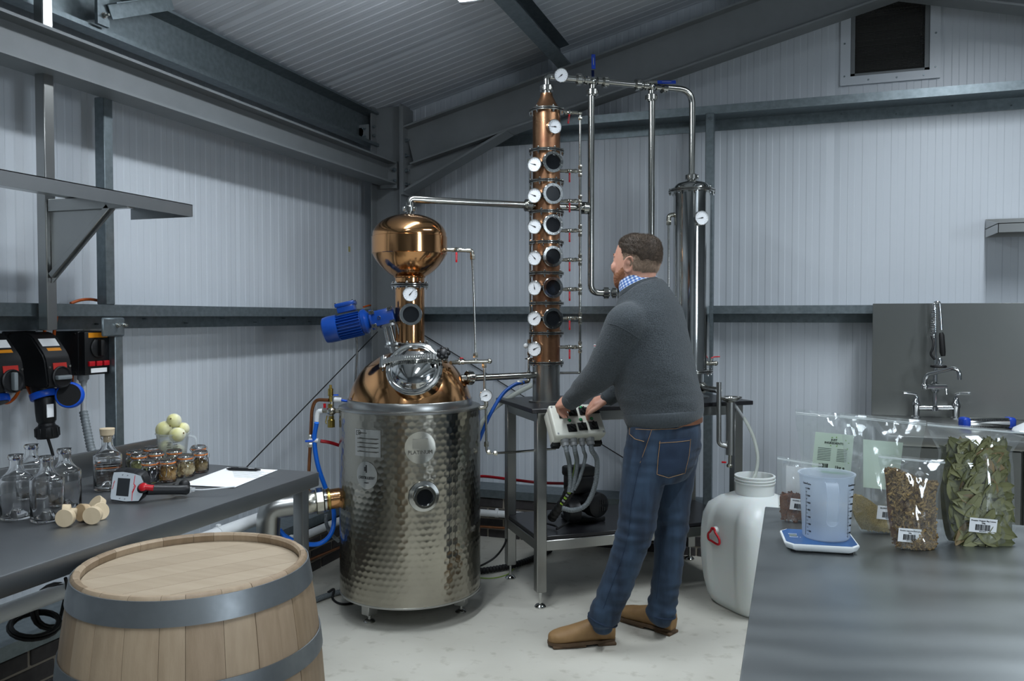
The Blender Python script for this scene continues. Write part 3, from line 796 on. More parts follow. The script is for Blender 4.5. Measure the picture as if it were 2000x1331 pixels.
m = MB(); h = a; m.cbox(h - mn * .03, (.03, .055, .06), frame3(mn, mx), .003); m.cyl(h - my * .03, h + my * .03, .006, n=12); m.cyl(h - my * .035 - mn * .03, h + my * .035 - mn * .03, .006, n=12); m.build('hinge', 'steel_polished', mw)
kp = b + mn * .045
m = MB()
for k in range(7):
    t = 2 * PI * k / 7; m.sphere(kp + mx * .022 * math.cos(t) + my * .022 * math.sin(t), .0115, 10, 6)
m.sphere(kp, .026, 16, 8, mtx=frame3(mn, mx), scale=(1, 1, .55)); m.cyl(kp - mn * .05, kp, .009, n=12)
m.build('clamp_knob', 'black_plastic', mw)
m = MB(); m.cyl(b - mn * .035, b + mn * .03, .006, n=10); m.cbox(b - mn * .03, (.02, .022, .03), frame3(mn, mx), .002); m.build('swing_bolt', 'steel_pipe', mw)
# neck gauge and window
def radial(px, py, c, R, d):
    p = on_cyl(px, py, c, R); return p, Vector((p.x - c[0], p.y - c[1], 0)).normalized()
NR = pz(28.5)
p, n = radial(801, 575, (SX, SY), NR, SD); disc_gauge(S, p + n * .03, n, pz(14.6), 40)
def sight_glass(parent, p, n, R, out=.028, name='sight_glass', nb=8):
    m = MB(); m.lathe([(R * .8, -.03), (R * .8, out * .4), (R, out * .4), (R, out - .002), (R - .002, out), (R * .72, out), (R * .70, out - .006), (R * .70, 0)], p, n, 40)
    s = m.build(name, 'steel_polished', parent)
    MB().lathe([(0, out - .009), (R * .72, out - .009), (R * .72, out - .013)], p, n, 32).build('glass', 'glass_dark', s)
    x = UP.cross(n).normalized(); y = n.cross(x)
    for k in range(nb):
        t = 2 * PI * (k + .5) / nb; q = p + n * out + (x * math.cos(t) + y * math.sin(t)) * R * .86
        MB().cyl(q, q + n * .003, R * .06, n=8).build('bolt', 'steel_pipe', s)
    return s
p, n = radial(802, 614.5, (SX, SY), NR, SD); sight_glass(S, p, n, pz(21.5), .03)
# ---- agitator drive
A = thing('agitator_motor', 'blue electric gear motor tilted on the still dome', 'motor', at(748, 700, SD - .06))
DM = SD - .03
def am(px, py, dd=0): return at(px, py, DM + dd)
ax = (am(770, 618) - am(640, 648)).normalized()          # motor axis, up to the right
w = (ax.cross(_F)).normalized(); w = w if w.z > 0 else -w; fz = ax.cross(w)
c0 = am(632, 647)
def axp(t, a=0, b=0): return c0 + ax * t + w * a + fz * b
m = MB(); m.lathe([(0, 0), (.05, 0), (.062, .008), (.066, .03), (.066, .075), (.061, .078)], c0, ax, 32); A1 = m.build('fan_cover', 'blue_motor', A)
m = MB(); m.lathe([(.05, .07), (.053, .075), (.053, .195), (.06, .198), (.062, .215), (.05, .225), (.035, .235), (.035, .25)], c0, ax, 32); A2 = m.build('motor_body', 'blue_motor', A)
for k in range(26):
    t = 2 * PI * k / 26 + .1; d = w * math.cos(t) + fz * math.sin(t)
    if d.dot(w) > .86: continue
    m = MB(); m.cbox(axp(.135) + d * .058, (.112, .0028, .014), frame3(d, ax)); m.build('fin', 'blue_motor', A2, smooth=0)
m = MB(); m.cbox(axp(.135, .082), (.085, .075, .035), frame3(w, ax), .005); m.cbox(axp(.135, .103), (.097, .086, .02), frame3(w, ax), .005); A3 = m.build('terminal_box', 'blue_motor', A)
for s, t in ((-1, -1), (1, -1), (1, 1), (-1, 1)):
    q = axp(.135 + s * .043, .113, t * .037); MB().cyl(q, q + w * .004, .004, n=8).build('screw', 'steel_pipe', A3)
m = MB(); m.cbox(axp(.30, .0), (.115, .075, .078), frame3(w, ax), .008); m.cyl(axp(.24), axp(.25), .05, n=24)
for k in range(6): m.cbox(axp(.30, -.03 + k * .012, -.039), (.09, .003, .006), frame3(-fz, ax))
A4 = m.build('gearbox', 'blue_motor', A)
for s, t in ((-1, -1), (1, -1), (1, 1), (-1, 1)):
    q = axp(.30 + s * .045, t * .033, -.043 if fz.dot(_F) > 0 else .043); m = MB(); m.cbox(q, (.026, .018, .006), frame3(fz, ax), .001, 1); b_ = m.build('mount_pad', 'steel_pipe', A4)
    MB().cyl(q - fz * .004 * (1 if fz.dot(_F) > 0 else -1), q, .004, n=8).build('hole', 'ink', A4)
q = axp(.285, .0, -.04 if fz.dot(_F) > 0 else .04); MB().torus(q, fz, .007, .002, 16, 6).build('plug_ring', 'steel_polished', A4)
dn = -w                                                   # shaft direction, down into the dome
g0 = axp(.325, -.038); g1 = g0 - w * .012; f0 = g0 - w * .1
MB().cyl(g0, g1, .052, n=32).build('top_flange', 'stainless', A)
MB().cyl(f0, f0 - w * .01, .05, n=32).build('lower_flange', 'stainless', A)
for k in range(4):
    t = k * PI / 2 + .5; d = ax * math.cos(t) * .041 + fz * math.sin(t) * .041
    m = MB(); m.cyl(g1 + d, f0 + d - w * .016, .0045, n=10); m.cyl(f0 + d, f0 + d + w * .012, .008, n=6); m.build('rod', 'steel_polished', A)
MB().cyl(g1, f0, .009, n=14).build('shaft', 'steel_pipe', A)
MB().cyl(f0 - w * .01, f0 - w * .11, .031, n=28).build('sleeve', 'stainless', A)
corrugated(None, [am(696, 655, .05), am(697, 690, .06), am(695, 725, .08), am(692, 760, .1), am(689, 790, .12)], .006, 'motor_conduit', pitch=.007)
tag(bpy.data.objects['motor_conduit'], 'thin grey flexible conduit dropping from the blue motor', 'conduit')
# ================================================================== stand, tower, condenser
UD = Vector((.795, .607, 0)).normalized(); VD = Vector((-UD.y, UD.x, 0))
FL = Vector((-1.18, 3.859, 0)); SW, SDp = 1.126, .475
def sp(a, b, z=0): return FL + UD * a + VD * b + UP * z
SM = frame3(UP, UD)
ST = thing('still_stand', 'stainless stand with black top and black lower shelf under the copper tower', 'stand', sp(SW / 2, SDp / 2))
MB().cbox(sp(SW / 2, SDp / 2, .99), (SW + .13, SDp + .12, .022), SM, .003, 1).build('top_board', 'black_top', ST)
MB().cbox(sp(SW / 2, SDp / 2, .35), (SW + .04, SDp + .04, .02), SM, .003, 1).build('shelf_board', 'black_top', ST)
for (b, nm) in ((0, 'front'), (SDp, 'rear')):
    MB().cbox(sp(SW / 2, b, .952), (SW, .045, .05), SM, .003, 1).build('top_rail', 'stainless', ST)
    MB().cbox(sp(SW / 2, b, .312), (SW, .045, .052), SM, .003, 1).build('shelf_rail', 'stainless', ST)
for a in (0, SW):
    MB().cbox(sp(a, SDp / 2, .952), (.045, SDp, .05), SM, .003, 1).build('top_rail', 'stainless', ST)
    MB().cbox(sp(a, SDp / 2, .312), (.045, SDp, .052), SM, .003, 1).build('shelf_rail', 'stainless', ST)
for a in (0, SW):
    for b in (0, SDp):
        lg_ = MB().cbox(sp(a, b, .53), (.052, .052, .90), SM, .004, 1).build('leg', 'stainless', ST)
        MB().lathe([(0, 0), (.027, 0), (.029, .006), (.022, .016), (.008, .022), (.008, .085), (0, .085)], sp(a, b, 0), n=20).build('foot', 'steel_polished', lg_)
# ---- tower
TC = Vector((-1.228, 4.12, 0)); TD = 4.295
TR = 26.7 * mpp(TD)
def zt(py): return at(1068, py, TD).z
def pt(px): return px * mpp(TD)
T = thing('distillation_tower', 'tall copper column still of stacked plates with round sight glasses and dials', 'still', TC + UP * 1.0, kind='thing')
def tl(name, prof, material='copper_worn', n=48): return MB().lathe(prof, TC, n=n).build(name, material, T)
fl = [221, 299, 358, 417, 475.5, 535, 593, 651, 709]
for k, y in enumerate(fl): flange_pair(T, TC + UP * zt(y), pt(34.5), bolts=6, ph=.2 + .1 * k, t=.0065)
for y0, y1 in zip(fl, fl[1:]): tl('copper_section', [(TR, zt(y1) + .008), (TR, zt(y0) - .008)])
tl('base_section', [(TR, 1.0), (TR, zt(709) - .008)], 'stainless')
tl('base_flange', [(TR, 1.001), (pt(34), 1.001), (pt(34), 1.009), (TR, 1.009)], 'stainless')
tl('cone', [(TR, zt(221) + .008), (pt(24), zt(214)), (pt(19), zt(206)), (pt(12), zt(192)), (pt(11.5), zt(187))])
tl('top_ferrule', [(pt(10), zt(188)), (pt(10), zt(184)), (pt(6.4), zt(183)), (pt(6.4), zt(170))], 'steel_pipe', 24)
clamp(T, TC + UP * zt(177), UP, pt(7.5), 'top_union', .024)
SG_N = None
for k, y in enumerate((325, 385, 444, 504, 563.5, 622.5)):
    p, n = radial(1080.5, y, (TC.x, TC.y), TR + .035, TD); p = p - n * .035
    sight_glass(T, Vector((p.x, p.y, zt(y))), n, pt(20.3), .036, nb=10)
angs = (-72, -66, -63, -42, -12, 55, 62)
for k, y in enumerate((329, 388, 447, 507, 564, 622.5, 681)):
    p, n = radial(1046, y, (TC.x, TC.y), TR + .02, TD); n = (n * .75 - FWD * .5).normalized()
    disc_gauge(T, Vector((p.x, p.y, zt(y))) + n * .012, n, pt(14.3), angs[k])
p, n = radial(1082, 258, (TC.x, TC.y), TR + .02, TD); disc_gauge(T, Vector((p.x, p.y, zt(258))) + n * .006, n, pt(14), -92)
# thin riser beside the dials
q = lambda px, py, d=TD: at(px, py, d)
pipe(T, [q(1035.5, 312, TD + .03), q(1035.5, 660, TD + .03), q(1033, 668, TD + .03), q(1033, 735, TD + .03)], .0062, name='riser')
for y in (315, 667, 690): hexnut(T, q(1034, y, TD + .03), UP, .011, .02, 'riser_nut')
MB().sphere(q(1027, 676, TD), .013, 14, 8).build('white_cap', 'white_plastic', T)
MB().torus(q(1033, 701, TD), UP, .018, .004, 20, 6).build('hand_wheel', 'steel_pipe', T)
m = MB(); m.tube(arc([q(1033, 725, TD + .03), q(1033, 746, TD + .02), q(1022, 747, TD)], .015), .009, 12); m.build('outlet_elbow', 'nickel', T)
MB().cbox(q(1025, 738, TD - .01), (.02, .006, .016), SM).build('outlet_lever', 'blue_plastic', T)
# side valves and equalising pipe
EX = 1133
pipe(T, [q(1100, 219), q(1128, 221), q(EX, 223), q(EX, 240), q(EX, 722), q(EX, 728.5), q(1120, 728.5), q(1090, 729)], .0062, .012, name='side_pipe')
for k, y in enumerate((220.5, 334.5, 393, 451, 508, 565.5, 622, 678.5)):
    a = q(1094, y); b = q(EX, y)
    if k: MB().cyl(a, b, .0085, n=12).build('side_branch', 'nickel', T)
    else: MB().tube([q(1090, 216), q(1108, 219), q(1128, 221)], .0085, 12).build('side_branch', 'nickel', T)
    ball_valve(T, q(1112, y), RGT, .0085, -UP + RGT * (-.12 if k == 0 else 0), 'red_plastic', .05, name='side_valve', off=.012)
    if k:
        for dy in (-8, 8): hexnut(T, q(EX, y + dy), UP, .0105, .018, 'side_nut')
        MB().sphere(q(EX, y), .0115, 12, 8).build('side_tee', 'nickel', T)
        hexnut(T, q(1124, y), RGT, .0105, .014, 'side_nut')
    else: MB().sphere(q(EX, 222), .011, 12, 8).build('side_elbow', 'nickel', T); hexnut(T, q(EX, 232), UP, .0105, .016, 'side_nut')
# ---- condenser
CC = at(1348.5, 777, 4.56); CC.z = 0; CD = 4.56
def zc(py): return at(1348, py, CD).z
def pc(px): return px * mpp(CD)
K = thing('condenser', 'tall polished stainless condenser cylinder behind the man', 'condenser', CC + UP * 1.0)
def cl(name, prof, material='steel_polished', n=56): return MB().lathe(prof, CC, n=n).build(name, material, K)
cl('shell', [(pc(35), zc(722)), (pc(35), zc(379))])
flange_pair(K, CC + UP * zc(376), pc(45), bolts=8, name='shell_flange', t=.007)
cl('dome_cap', [(pc(36), zc(373)), (pc(35), zc(368)), (pc(30), zc(362)), (pc(20), zc(358.5)), (pc(8), zc(357)), (pc(7), zc(353))])
clamp(K, CC + UP * zc(349), UP, pc(7.5), 'top_union', .024)
flange_pair(K, CC + UP * zc(725), pc(43), bolts=8, name='shell_flange', t=.007)
cl('lower_section', [(pc(24), 1.0), (pc(24), zc(729))], 'stainless', 40); cl('foot_flange', [(pc(24), 1.001), (pc(36), 1.001), (pc(36), 1.008), (pc(24), 1.008)], 'stainless', 40)
p, n = radial(1367, 432, (CC.x, CC.y), pc(35), CD); disc_gauge(K, Vector((p.x, p.y, zc(432))) + n * .02, (n - FWD * .4).normalized(), pc(14), -100)
qc = lambda px, py, d=CD - .03: at(px, py, d)
pipe(K, [qc(1322, 420, CD), qc(1306, 421), qc(1306, 440), qc(1306, 640)], .006, .02, name='water_pipe')
m = MB(); m.tube(arc([qc(1316, 420), qc(1306.5, 421), qc(1306, 432)], .02), .0125, 12); m.build('water_elbow', 'nickel', K); hexnut(K, qc(1306, 436), UP, .0135, .022, 'water_nut')
MB().cyl(qc(1380, 711), qc(1398, 710, CD - .05), .012, n=14).build('drain_stub', 'nickel', K)
MB().sphere(qc(1398, 710, CD - .05), .014, 12, 8).build('drain_cap', 'nickel', K)
m = MB(); m.cyl(qc(1388, 708, CD - .04), qc(1390, 700, CD - .05), .005, n=8); m.build('drain_stem', 'steel_pipe', K)
MB().tube([qc(1389, 700, CD - .05), qc(1395, 697.5, CD - .06), qc(1406, 697, CD - .06)], .0035, 8).build('drain_lever', 'red_plastic', K)
pipe(K, [qc(1352, 748, CD), qc(1370, 757, CD - .1), qc(1385, 760, CD - .2)], .0165, .02, name='outlet_pipe')
clamp(K, qc(1370, 758, CD - .11), at(1400, 764, 4.3) - at(1352, 748, 4.6), .017, 'outlet_union', .026)
# ---- pipe manifold over the tower
X_ = thing('pipe_manifold', 'overhead steel pipework joining tower and condenser with two blue handled valves', 'pipework', at(1230, 160, 4.42))
ZM = zt(154)
t0 = TC + UP * ZM; t1 = CC + UP * ZM
L = (t1 - t0)
def mp_(px):                                            # point of the manifold under a pixel column
    lo, hi = -.2, 1.2
    for _ in range(40):
        mid_ = (lo + hi) / 2; p = t0 + L * mid_; v = p - CAM; x = 1000 + FPX * v.dot(_R) / v.dot(_F)
        lo, hi = (mid_, hi) if x < px else (lo, mid_)
    return t0 + L * lo
ld = L.normalized(); r_ = pt(6.6)
pipe(X_, [TC + UP * zt(172), t0, mp_(1130)], r_, .1, name='swan_bend', seg=10)
pipe(X_, [mp_(1130), mp_(1300)], r_ * .95, name='cross_pipe')
pipe(X_, [mp_(1296), t1, CC + UP * zc(352)], r_, .085, name='drop_pipe', seg=10)
g = mp_(1095); disc_gauge(X_, g - FWD * .045, -FWD + UP * -.1, pt(13.8), 232)
for px, hd, hl in ((1157, UP * 1 + RGT * .03, .1), (1272, RGT * 1 + UP * .0, .1)):
    c_ = mp_(px)
    ball_valve(X_, c_, ld, r_ * 1.05, hd, 'blue_grip', hl, name='blue_valve', off=.028, metal='steel_pipe', stem=(-FWD * .9 + UP * .45))
    for dp in (-27, 25): clamp(X_, mp_(px + dp), ld, r_, 'union', .024)
    clamp(X_, mp_(px - 10), ld, r_ * .8, 'union', .014)
    MB().cyl(c_, c_ - UP * .075, r_ * .9, n=16).build('tee_branch', 'steel_pipe', X_)
    clamp(X_, c_ - UP * .062, UP, r_ * 1.05, 'union', .026)
cA, cB = mp_(1155), mp_(1273.5)
zlow = at(1160, 572, (cA - CAM).dot(_F)).z
dA = (cA - CAM).dot(_F)
e1 = Vector((cA.x, cA.y, zlow)); e2 = e1 + RGT * pt(36) + FWD * .03
pipe(X_, [cA - UP * .06, e1, e2], r_, .06, name='down_pipe', seg=10)
clamp(X_, e2 - RGT * .012, RGT, r_, 'union', .026); clamp(X_, e2 + RGT * .03, RGT, r_ * .9, 'union', .02)
MB().lathe([(.0, -.12), (.02, -.12), (.021, .19), (.034, .192), (.034, .197), (0, .197)], e2 + RGT * .07, UP, 24).build('stub_tube', 'steel_pipe', X_)
MB().lathe([(.0, .197), (.036, .197), (.036, .203), (0, .203)], e2 + RGT * .07, UP, 24).build('stub_cap', 'copper_pipe', X_)
pipe(X_, [cB - UP * .06, Vector((cB.x, cB.y, 1.16))], r_, name='down_pipe')
# ---- vapour pipe still -> tower, and on to the down pipe
V = thing('vapour_pipe', 'straight steel vapour pipe from the onion head to the copper tower', 'pipe', (SX, SY, zs(404)))
zv = zs(388) - .006
pa = Vector((SX, SY, zv)); pb = TC + UP * zv; dv = (pb - pa).normalized()
pipe(V, [Vector((SX, SY, zs(409))), pa, pa + dv * .1], .0195, .045, name='bend', seg=10)
pipe(V, [pa + dv * .09, pb - dv * (TR - .008)], .0178, name='run')
clamp(V, pb - dv * (TR + .03), dv, .0185, 'union', .03)
d2 = (Vector((cA.x, cA.y, zv)) - pb).normalized()
pipe(V, [pb + d2 * (TR - .008), Vector((cA.x, cA.y, zv)) - d2 * .012], .0178, name='stub')
clamp(V, Vector((cA.x, cA.y, zv)) - d2 * .035, d2, .0185, 'union', .026)
# ---- return pipe low between still and tower
RT = thing('return_pipe', 'short steel return pipe from the dome to the foot of the copper tower', 'pipe', at(916, 738, 4.05))
za = at(916, 739, 4.05)
pipe(RT, [at(880, 739, 4.04), za, TC + UP * (za.z + .0) - (TC - Vector((za.x, za.y, 0))).normalized() * (TR - .01)], .0175, .01, name='run')
clamp(RT, at(917, 738.5, 4.05), TC - Vector((za.x, za.y, 0)), .019, 'union', .03)
# ---- pressure line on the far side of the still
PL = thing('pressure_line', 'thin steel pipework with dial gauge and red levers beside the still', 'pipework', at(945, 800, 4.03))
pd = SD
g_ = lambda px, py, d=pd: at(px, py, d)
pipe(PL, [g_(866, 488), g_(913, 490), g_(921, 490), g_(922, 500), g_(925, 560), g_(929, 690)], .0052, .015, name='line')
MB().cyl(g_(866, 488), g_(916, 490), .0085, n=12).build('branch', 'nickel', PL)
m = MB(); m.tube(arc([g_(912, 489.5), g_(922, 490), g_(922.5, 503)], .02), .011, 12); m.build('elbow', 'nickel', PL)
ball_valve(PL, g_(892, 488.5), RGT, .009, -UP, 'red_plastic', .05, name='valve', off=.013)
for p_ in ((923, 503), (929, 694), (946, 714), (950, 868)): hexnut(PL, g_(*p_), UP, .012, .024)
MB().tube([g_(880, 709, pd - .1), g_(905, 708, pd - .03), g_(956, 706)], .0095, 12).build('branch', 'nickel', PL)
MB().sphere(g_(956, 706), .0135, 12, 8).build('end_cap', 'nickel', PL)
MB().sphere(g_(930, 706), .0125, 12, 8).build('tee', 'nickel', PL)
ball_valve(PL, g_(897, 708, pd - .05), RGT, .009, RGT + UP * .1, 'red_plastic', .018, stem=UP, name='valve', off=.002)
pipe(PL, [g_(946, 708), g_(946.5, 760), g_(949, 800), g_(950, 875), g_(951, 885), g_(962, 886), g_(1010, 883, pd + .08), g_(1085, 877, pd + .2)], .0058, .02, name='line')
for p_, d_ in (((955, 884), RGT), ((968, 886), RGT)): hexnut(PL, g_(*p_), d_, .011, .018)
disc_gauge(PL, g_(949, 773, pd - .03), -FWD + RGT * .1, 12.3 * mpp(pd), -107, depth=.02)
m = MB(); m.tube(arc([g_(949, 784), g_(950, 795), g_(935, 798)], .02), .0105, 12); m.build('elbow', 'nickel', PL)
# ---- filling valves on the near side of the still
FV = thing('filling_valve', 'brass and nickel filling valve with white elbow at the still wall', 'valve', g_(646, 800))
fz_ = SD - .03
f_ = lambda px, py, d=fz_: at(px, py, d)
MB().lathe([(0, 0), (.012, 0), (.014, .004), (.014, .03), (.009, .034), (.009, .07), (.012, .072), (.013, .075), (.013, .105), (.007, .11), (.0065, .125), (0, .126)], f_(646, 802), UP, 16).build('cartridge', 'brass', FV)
m = MB(); m.sphere(f_(647, 803), .026, 18, 10, scale=(1, .9, .8)); m.cyl(f_(630, 803), f_(668, 803), .011, n=12); m.cyl(f_(647, 822), f_(647, 785), .013, n=14); m.build('valve_body', 'nickel', FV)
MB().lathe([(0, 0), (.018, 0), (.018, .035), (.013, .04), (.013, .055), (0, .055)], f_(647, 835), UP, 12).build('drain_nut', 'brass', FV)
MB().tube(arc([f_(630, 803), f_(622, 804), f_(619, 812), f_(618.5, 824)], .02), .0125, 12).build('white_elbow', 'white_plastic', FV)
MB().cbox(f_(634, 793), (.012, .01, .022), None, .002).build('red_key', 'red_plastic', FV)
MB().tube([f_(639, 812), f_(636, 825), f_(638, 829)], .003, 6).build('pin', 'brass', FV)
m = MB(); m.cyl(f_(653, 781), f_(667, 782), .0125, n=12); m.build('white_union', 'white_plastic', FV)
m = MB(); m.cyl(f_(666, 782), f_(678, 784), .006, n=10); m.cbox(f_(656, 772), (.024, .012, .006), SM); m.build('blue_tail', 'blue_plastic', FV)
# ================================================================== oak barrel
mat('oak', '#93806a', .55, noise_=.45, color2='#786650', nscale=7, stretch=(9, 9, .7), bump=(30, .2, .002, (14, 14, .8)), detail=6)
mat('oak_b', '#88755e', .55, noise_=.5, color2='#6e5c47', nscale=7, stretch=(9, 9, .7), bump=(30, .2, .002, (14, 14, .8)), detail=6)
mat('oak_c', '#9d8b74', .55, noise_=.4, color2='#826f59', nscale=7, stretch=(9, 9, .7), bump=(30, .2, .002, (14, 14, .8)), detail=6)
mat('oak_head', '#9d8e79', .6, noise_=.35, color2='#857561', nscale=5, stretch=(1.2, 9, 9), bump=(28, .15, .002, (1, 14, 14)), detail=7)
mat('oak_head_b', '#a2937e', .6, noise_=.35, color2='#8b7b66', nscale=5, stretch=(1.2, 9, 9), bump=(28, .15, .002, (1, 14, 14)), detail=7)
mat('hoop_steel', '#868b8e', .38, .85, noise_=.5, color2='#6a7075', nscale=14, bump=(40, .1, .002), rough2=.5)
BC = Vector((-1.32, 1.55, 0)); BZ = .88
BA = thing('oak_barrel', 'pale oak barrel with galvanised hoops beside the steel bench', 'barrel', BC)
def br_(z): return .2994 - .2295 * (z - .44) ** 2
NST = 26; rs = random.Random(3); edges_ = [0]
for k in range(NST): edges_.append(edges_[-1] + rs.uniform(.75, 1.3))
edges_ = [e_ / edges_[-1] * 2 * PI for e_ in edges_]
for k in range(NST):
    a0, a1 = edges_[k] + .0015, edges_[k + 1] - .0015; m = MB(); P = []
    zsn = [0, .04, .1, .2, .32, .44, .56, .66, .74, .8, .85, .875, BZ]
    na = 5; rj = rs.uniform(-.0006, .0006); outer = []; inner = []
    for i in range(na + 1):
        a = a0 + (a1 - a0) * i / na; c_, s_ = math.cos(a), math.sin(a)
        dip = -.0012 if i in (0, na) else 0
        outer.append([BC + Vector((c_ * (br_(z) + rj + dip - (.004 if z in (0, BZ) else 0)), s_ * (br_(z) + rj + dip - (.004 if z in (0, BZ) else 0)), z)) for z in zsn])
        inner.append([BC + Vector((c_ * (br_(z) - .019 + (.006 if z in (0, BZ) else 0)), s_ * (br_(z) - .019 + (.006 if z in (0, BZ) else 0)), z)) for z in zsn])
    m.grid(outer); m.grid(inner)
    for j in (0, len(zsn) - 1): m.grid([[outer[i][j], inner[i][j]] for i in range(na + 1)])
    for i in (0, na): m.grid([[outer[i][j], inner[i][j]] for j in range(len(zsn))])
    bmesh.ops.remove_doubles(m.bm, verts=m.bm.verts, dist=1e-5)
    m.build('stave', ('oak', 'oak_b', 'oak_c')[rs.randrange(3)], BA, smooth=35)
# head boards, running toward the still
hd_ = Vector((.55, .835, 0)).normalized(); hp = UP.cross(hd_); HR = .238; wds = [-HR, -.15, -.085, -.01, .07, .14, HR]
for k, (w0, w1) in enumerate(zip(wds, wds[1:])):
    m = MB(); pts = []
    for i in range(9):
        t = w0 + (w1 - w0 - .001) * i / 8; l = math.sqrt(max(0, HR * HR - t * t)); pts.append((t, l))
    poly = [BC + hp * t + hd_ * l + UP * (BZ - .041) for t, l in pts] + [BC + hp * t - hd_ * l + UP * (BZ - .041) for t, l in reversed(pts)]
    poly = [p for i, p in enumerate(poly) if (p - poly[i - 1]).length > 1e-4]
    m.prism(poly, UP * .02); m.build('head_board', ('oak_head', 'oak_head_b')[k % 2], BA, smooth=0)
def hoop(z0, z1):
    t = .0035; m = MB()
    m.lathe([(br_(z0) + .0008, z0), (br_(z0) + t, z0), (br_((z0 + z1) / 2) + t, (z0 + z1) / 2), (br_(z1) + t, z1), (br_(z1) + .0008, z1)], BC, n=96)
    h = m.build('hoop', 'hoop_steel', BA)
    return h
hoop(.822, .8735); hoop(.662, .706); hoop(.22, .265); hoop(.01, .06)

# ================================================================== steel bench
mat('bench_steel', '#8e9193', .42, 1, noise_=.3, color2='#7c8082', nscale=7, bump=(240, .05, .001, (1, 16, 16)), rough2=.42)
BX0, BX1, BY0, BY1 = -2.30, -1.583, -.6, 2.50
BN = thing('steel_workbench', 'long stainless workbench along the cladding wall holding bottles and jars', 'workbench', (BX0 + .35, BY1 - 1, 0))
MB().box((BX0, BY0, .85), (BX1, BY1, .9), .004, 2).build('worktop', 'bench_steel', BN)
m = MB(); m.box((BX0, BY0, .895), (BX0 + .016, BY1, .985), .004, 2); m.build('upstand', 'bench_steel', BN)
for x in (BX0 + .05, BX1 - .04):
    for y in (BY0 + .05, .95, BY1 - .055):
        lg_ = MB().box((x - .02, y - .02, .04), (x + .02, y + .02, .855), .004, 2).build('leg', 'stainless', BN)
        MB().lathe([(0, 0), (.02, 0), (.02, .01), (.01, .016), (.01, .05), (0, .05)], (x, y, 0), n=16).build('foot', 'black_plastic', lg_)
# ================================================================== wall shelf
SH = thing('wall_shelf', 'stainless wall shelf on a bracket above the bottles', 'shelf', (-2.6, 2.29, 1.8))
sx0, sx1, sz, sy = -2.5, -2.2, 1.883, 2.596
MB().box((sx0, -.6, sz - .003), (sx1, sy, sz), 0).build('shelf_plate', 'stainless', SH, smooth=0)
MB().box((sx1 - .002, -.6, sz - .047), (sx1, sy, sz + .0), 0).build('front_lip', 'bench_steel', SH, smooth=0)
MB().box((sx0, sy - .002, sz - .047), (sx1, sy, sz)).build('end_lip', 'bench_steel', SH, smooth=0)
MB().box((sx0, -.6, sz - .001), (sx0 + .002, sy, sz + .05)).build('rear_lip', 'bench_steel', SH, smooth=0)
yp = 2.295
MB().box((-2.625, yp - .022, 1.40), (-2.58, yp + .022, 2.62), .003, 1).build('upright', 'stainless', SH)
m = MB(); m.box((-2.58, yp - .015, sz - .05), (sx1 - .01, yp + .015, sz - .004), .002, 1); br0 = m.build('bracket', 'stainless', SH)
m = MB(); m.prism([(-2.58, yp - .003, sz - .04), (-2.27, yp - .003, sz - .04), (-2.575, yp - .003, 1.575)], (0, .006, 0)); m.build('gusset_plate', 'stainless', SH, smooth=0)
a_, b_ = Vector((-2.575, yp, 1.60)), Vector((-2.30, yp, sz - .04)); dd = b_ - a_
m = MB(); m.cbox((a_ + b_) / 2, (dd.length, .03, .022), frame3(Vector((0, 1, 0)).cross(dd), dd), .002, 1); m.build('diagonal_strut', 'stainless', SH)

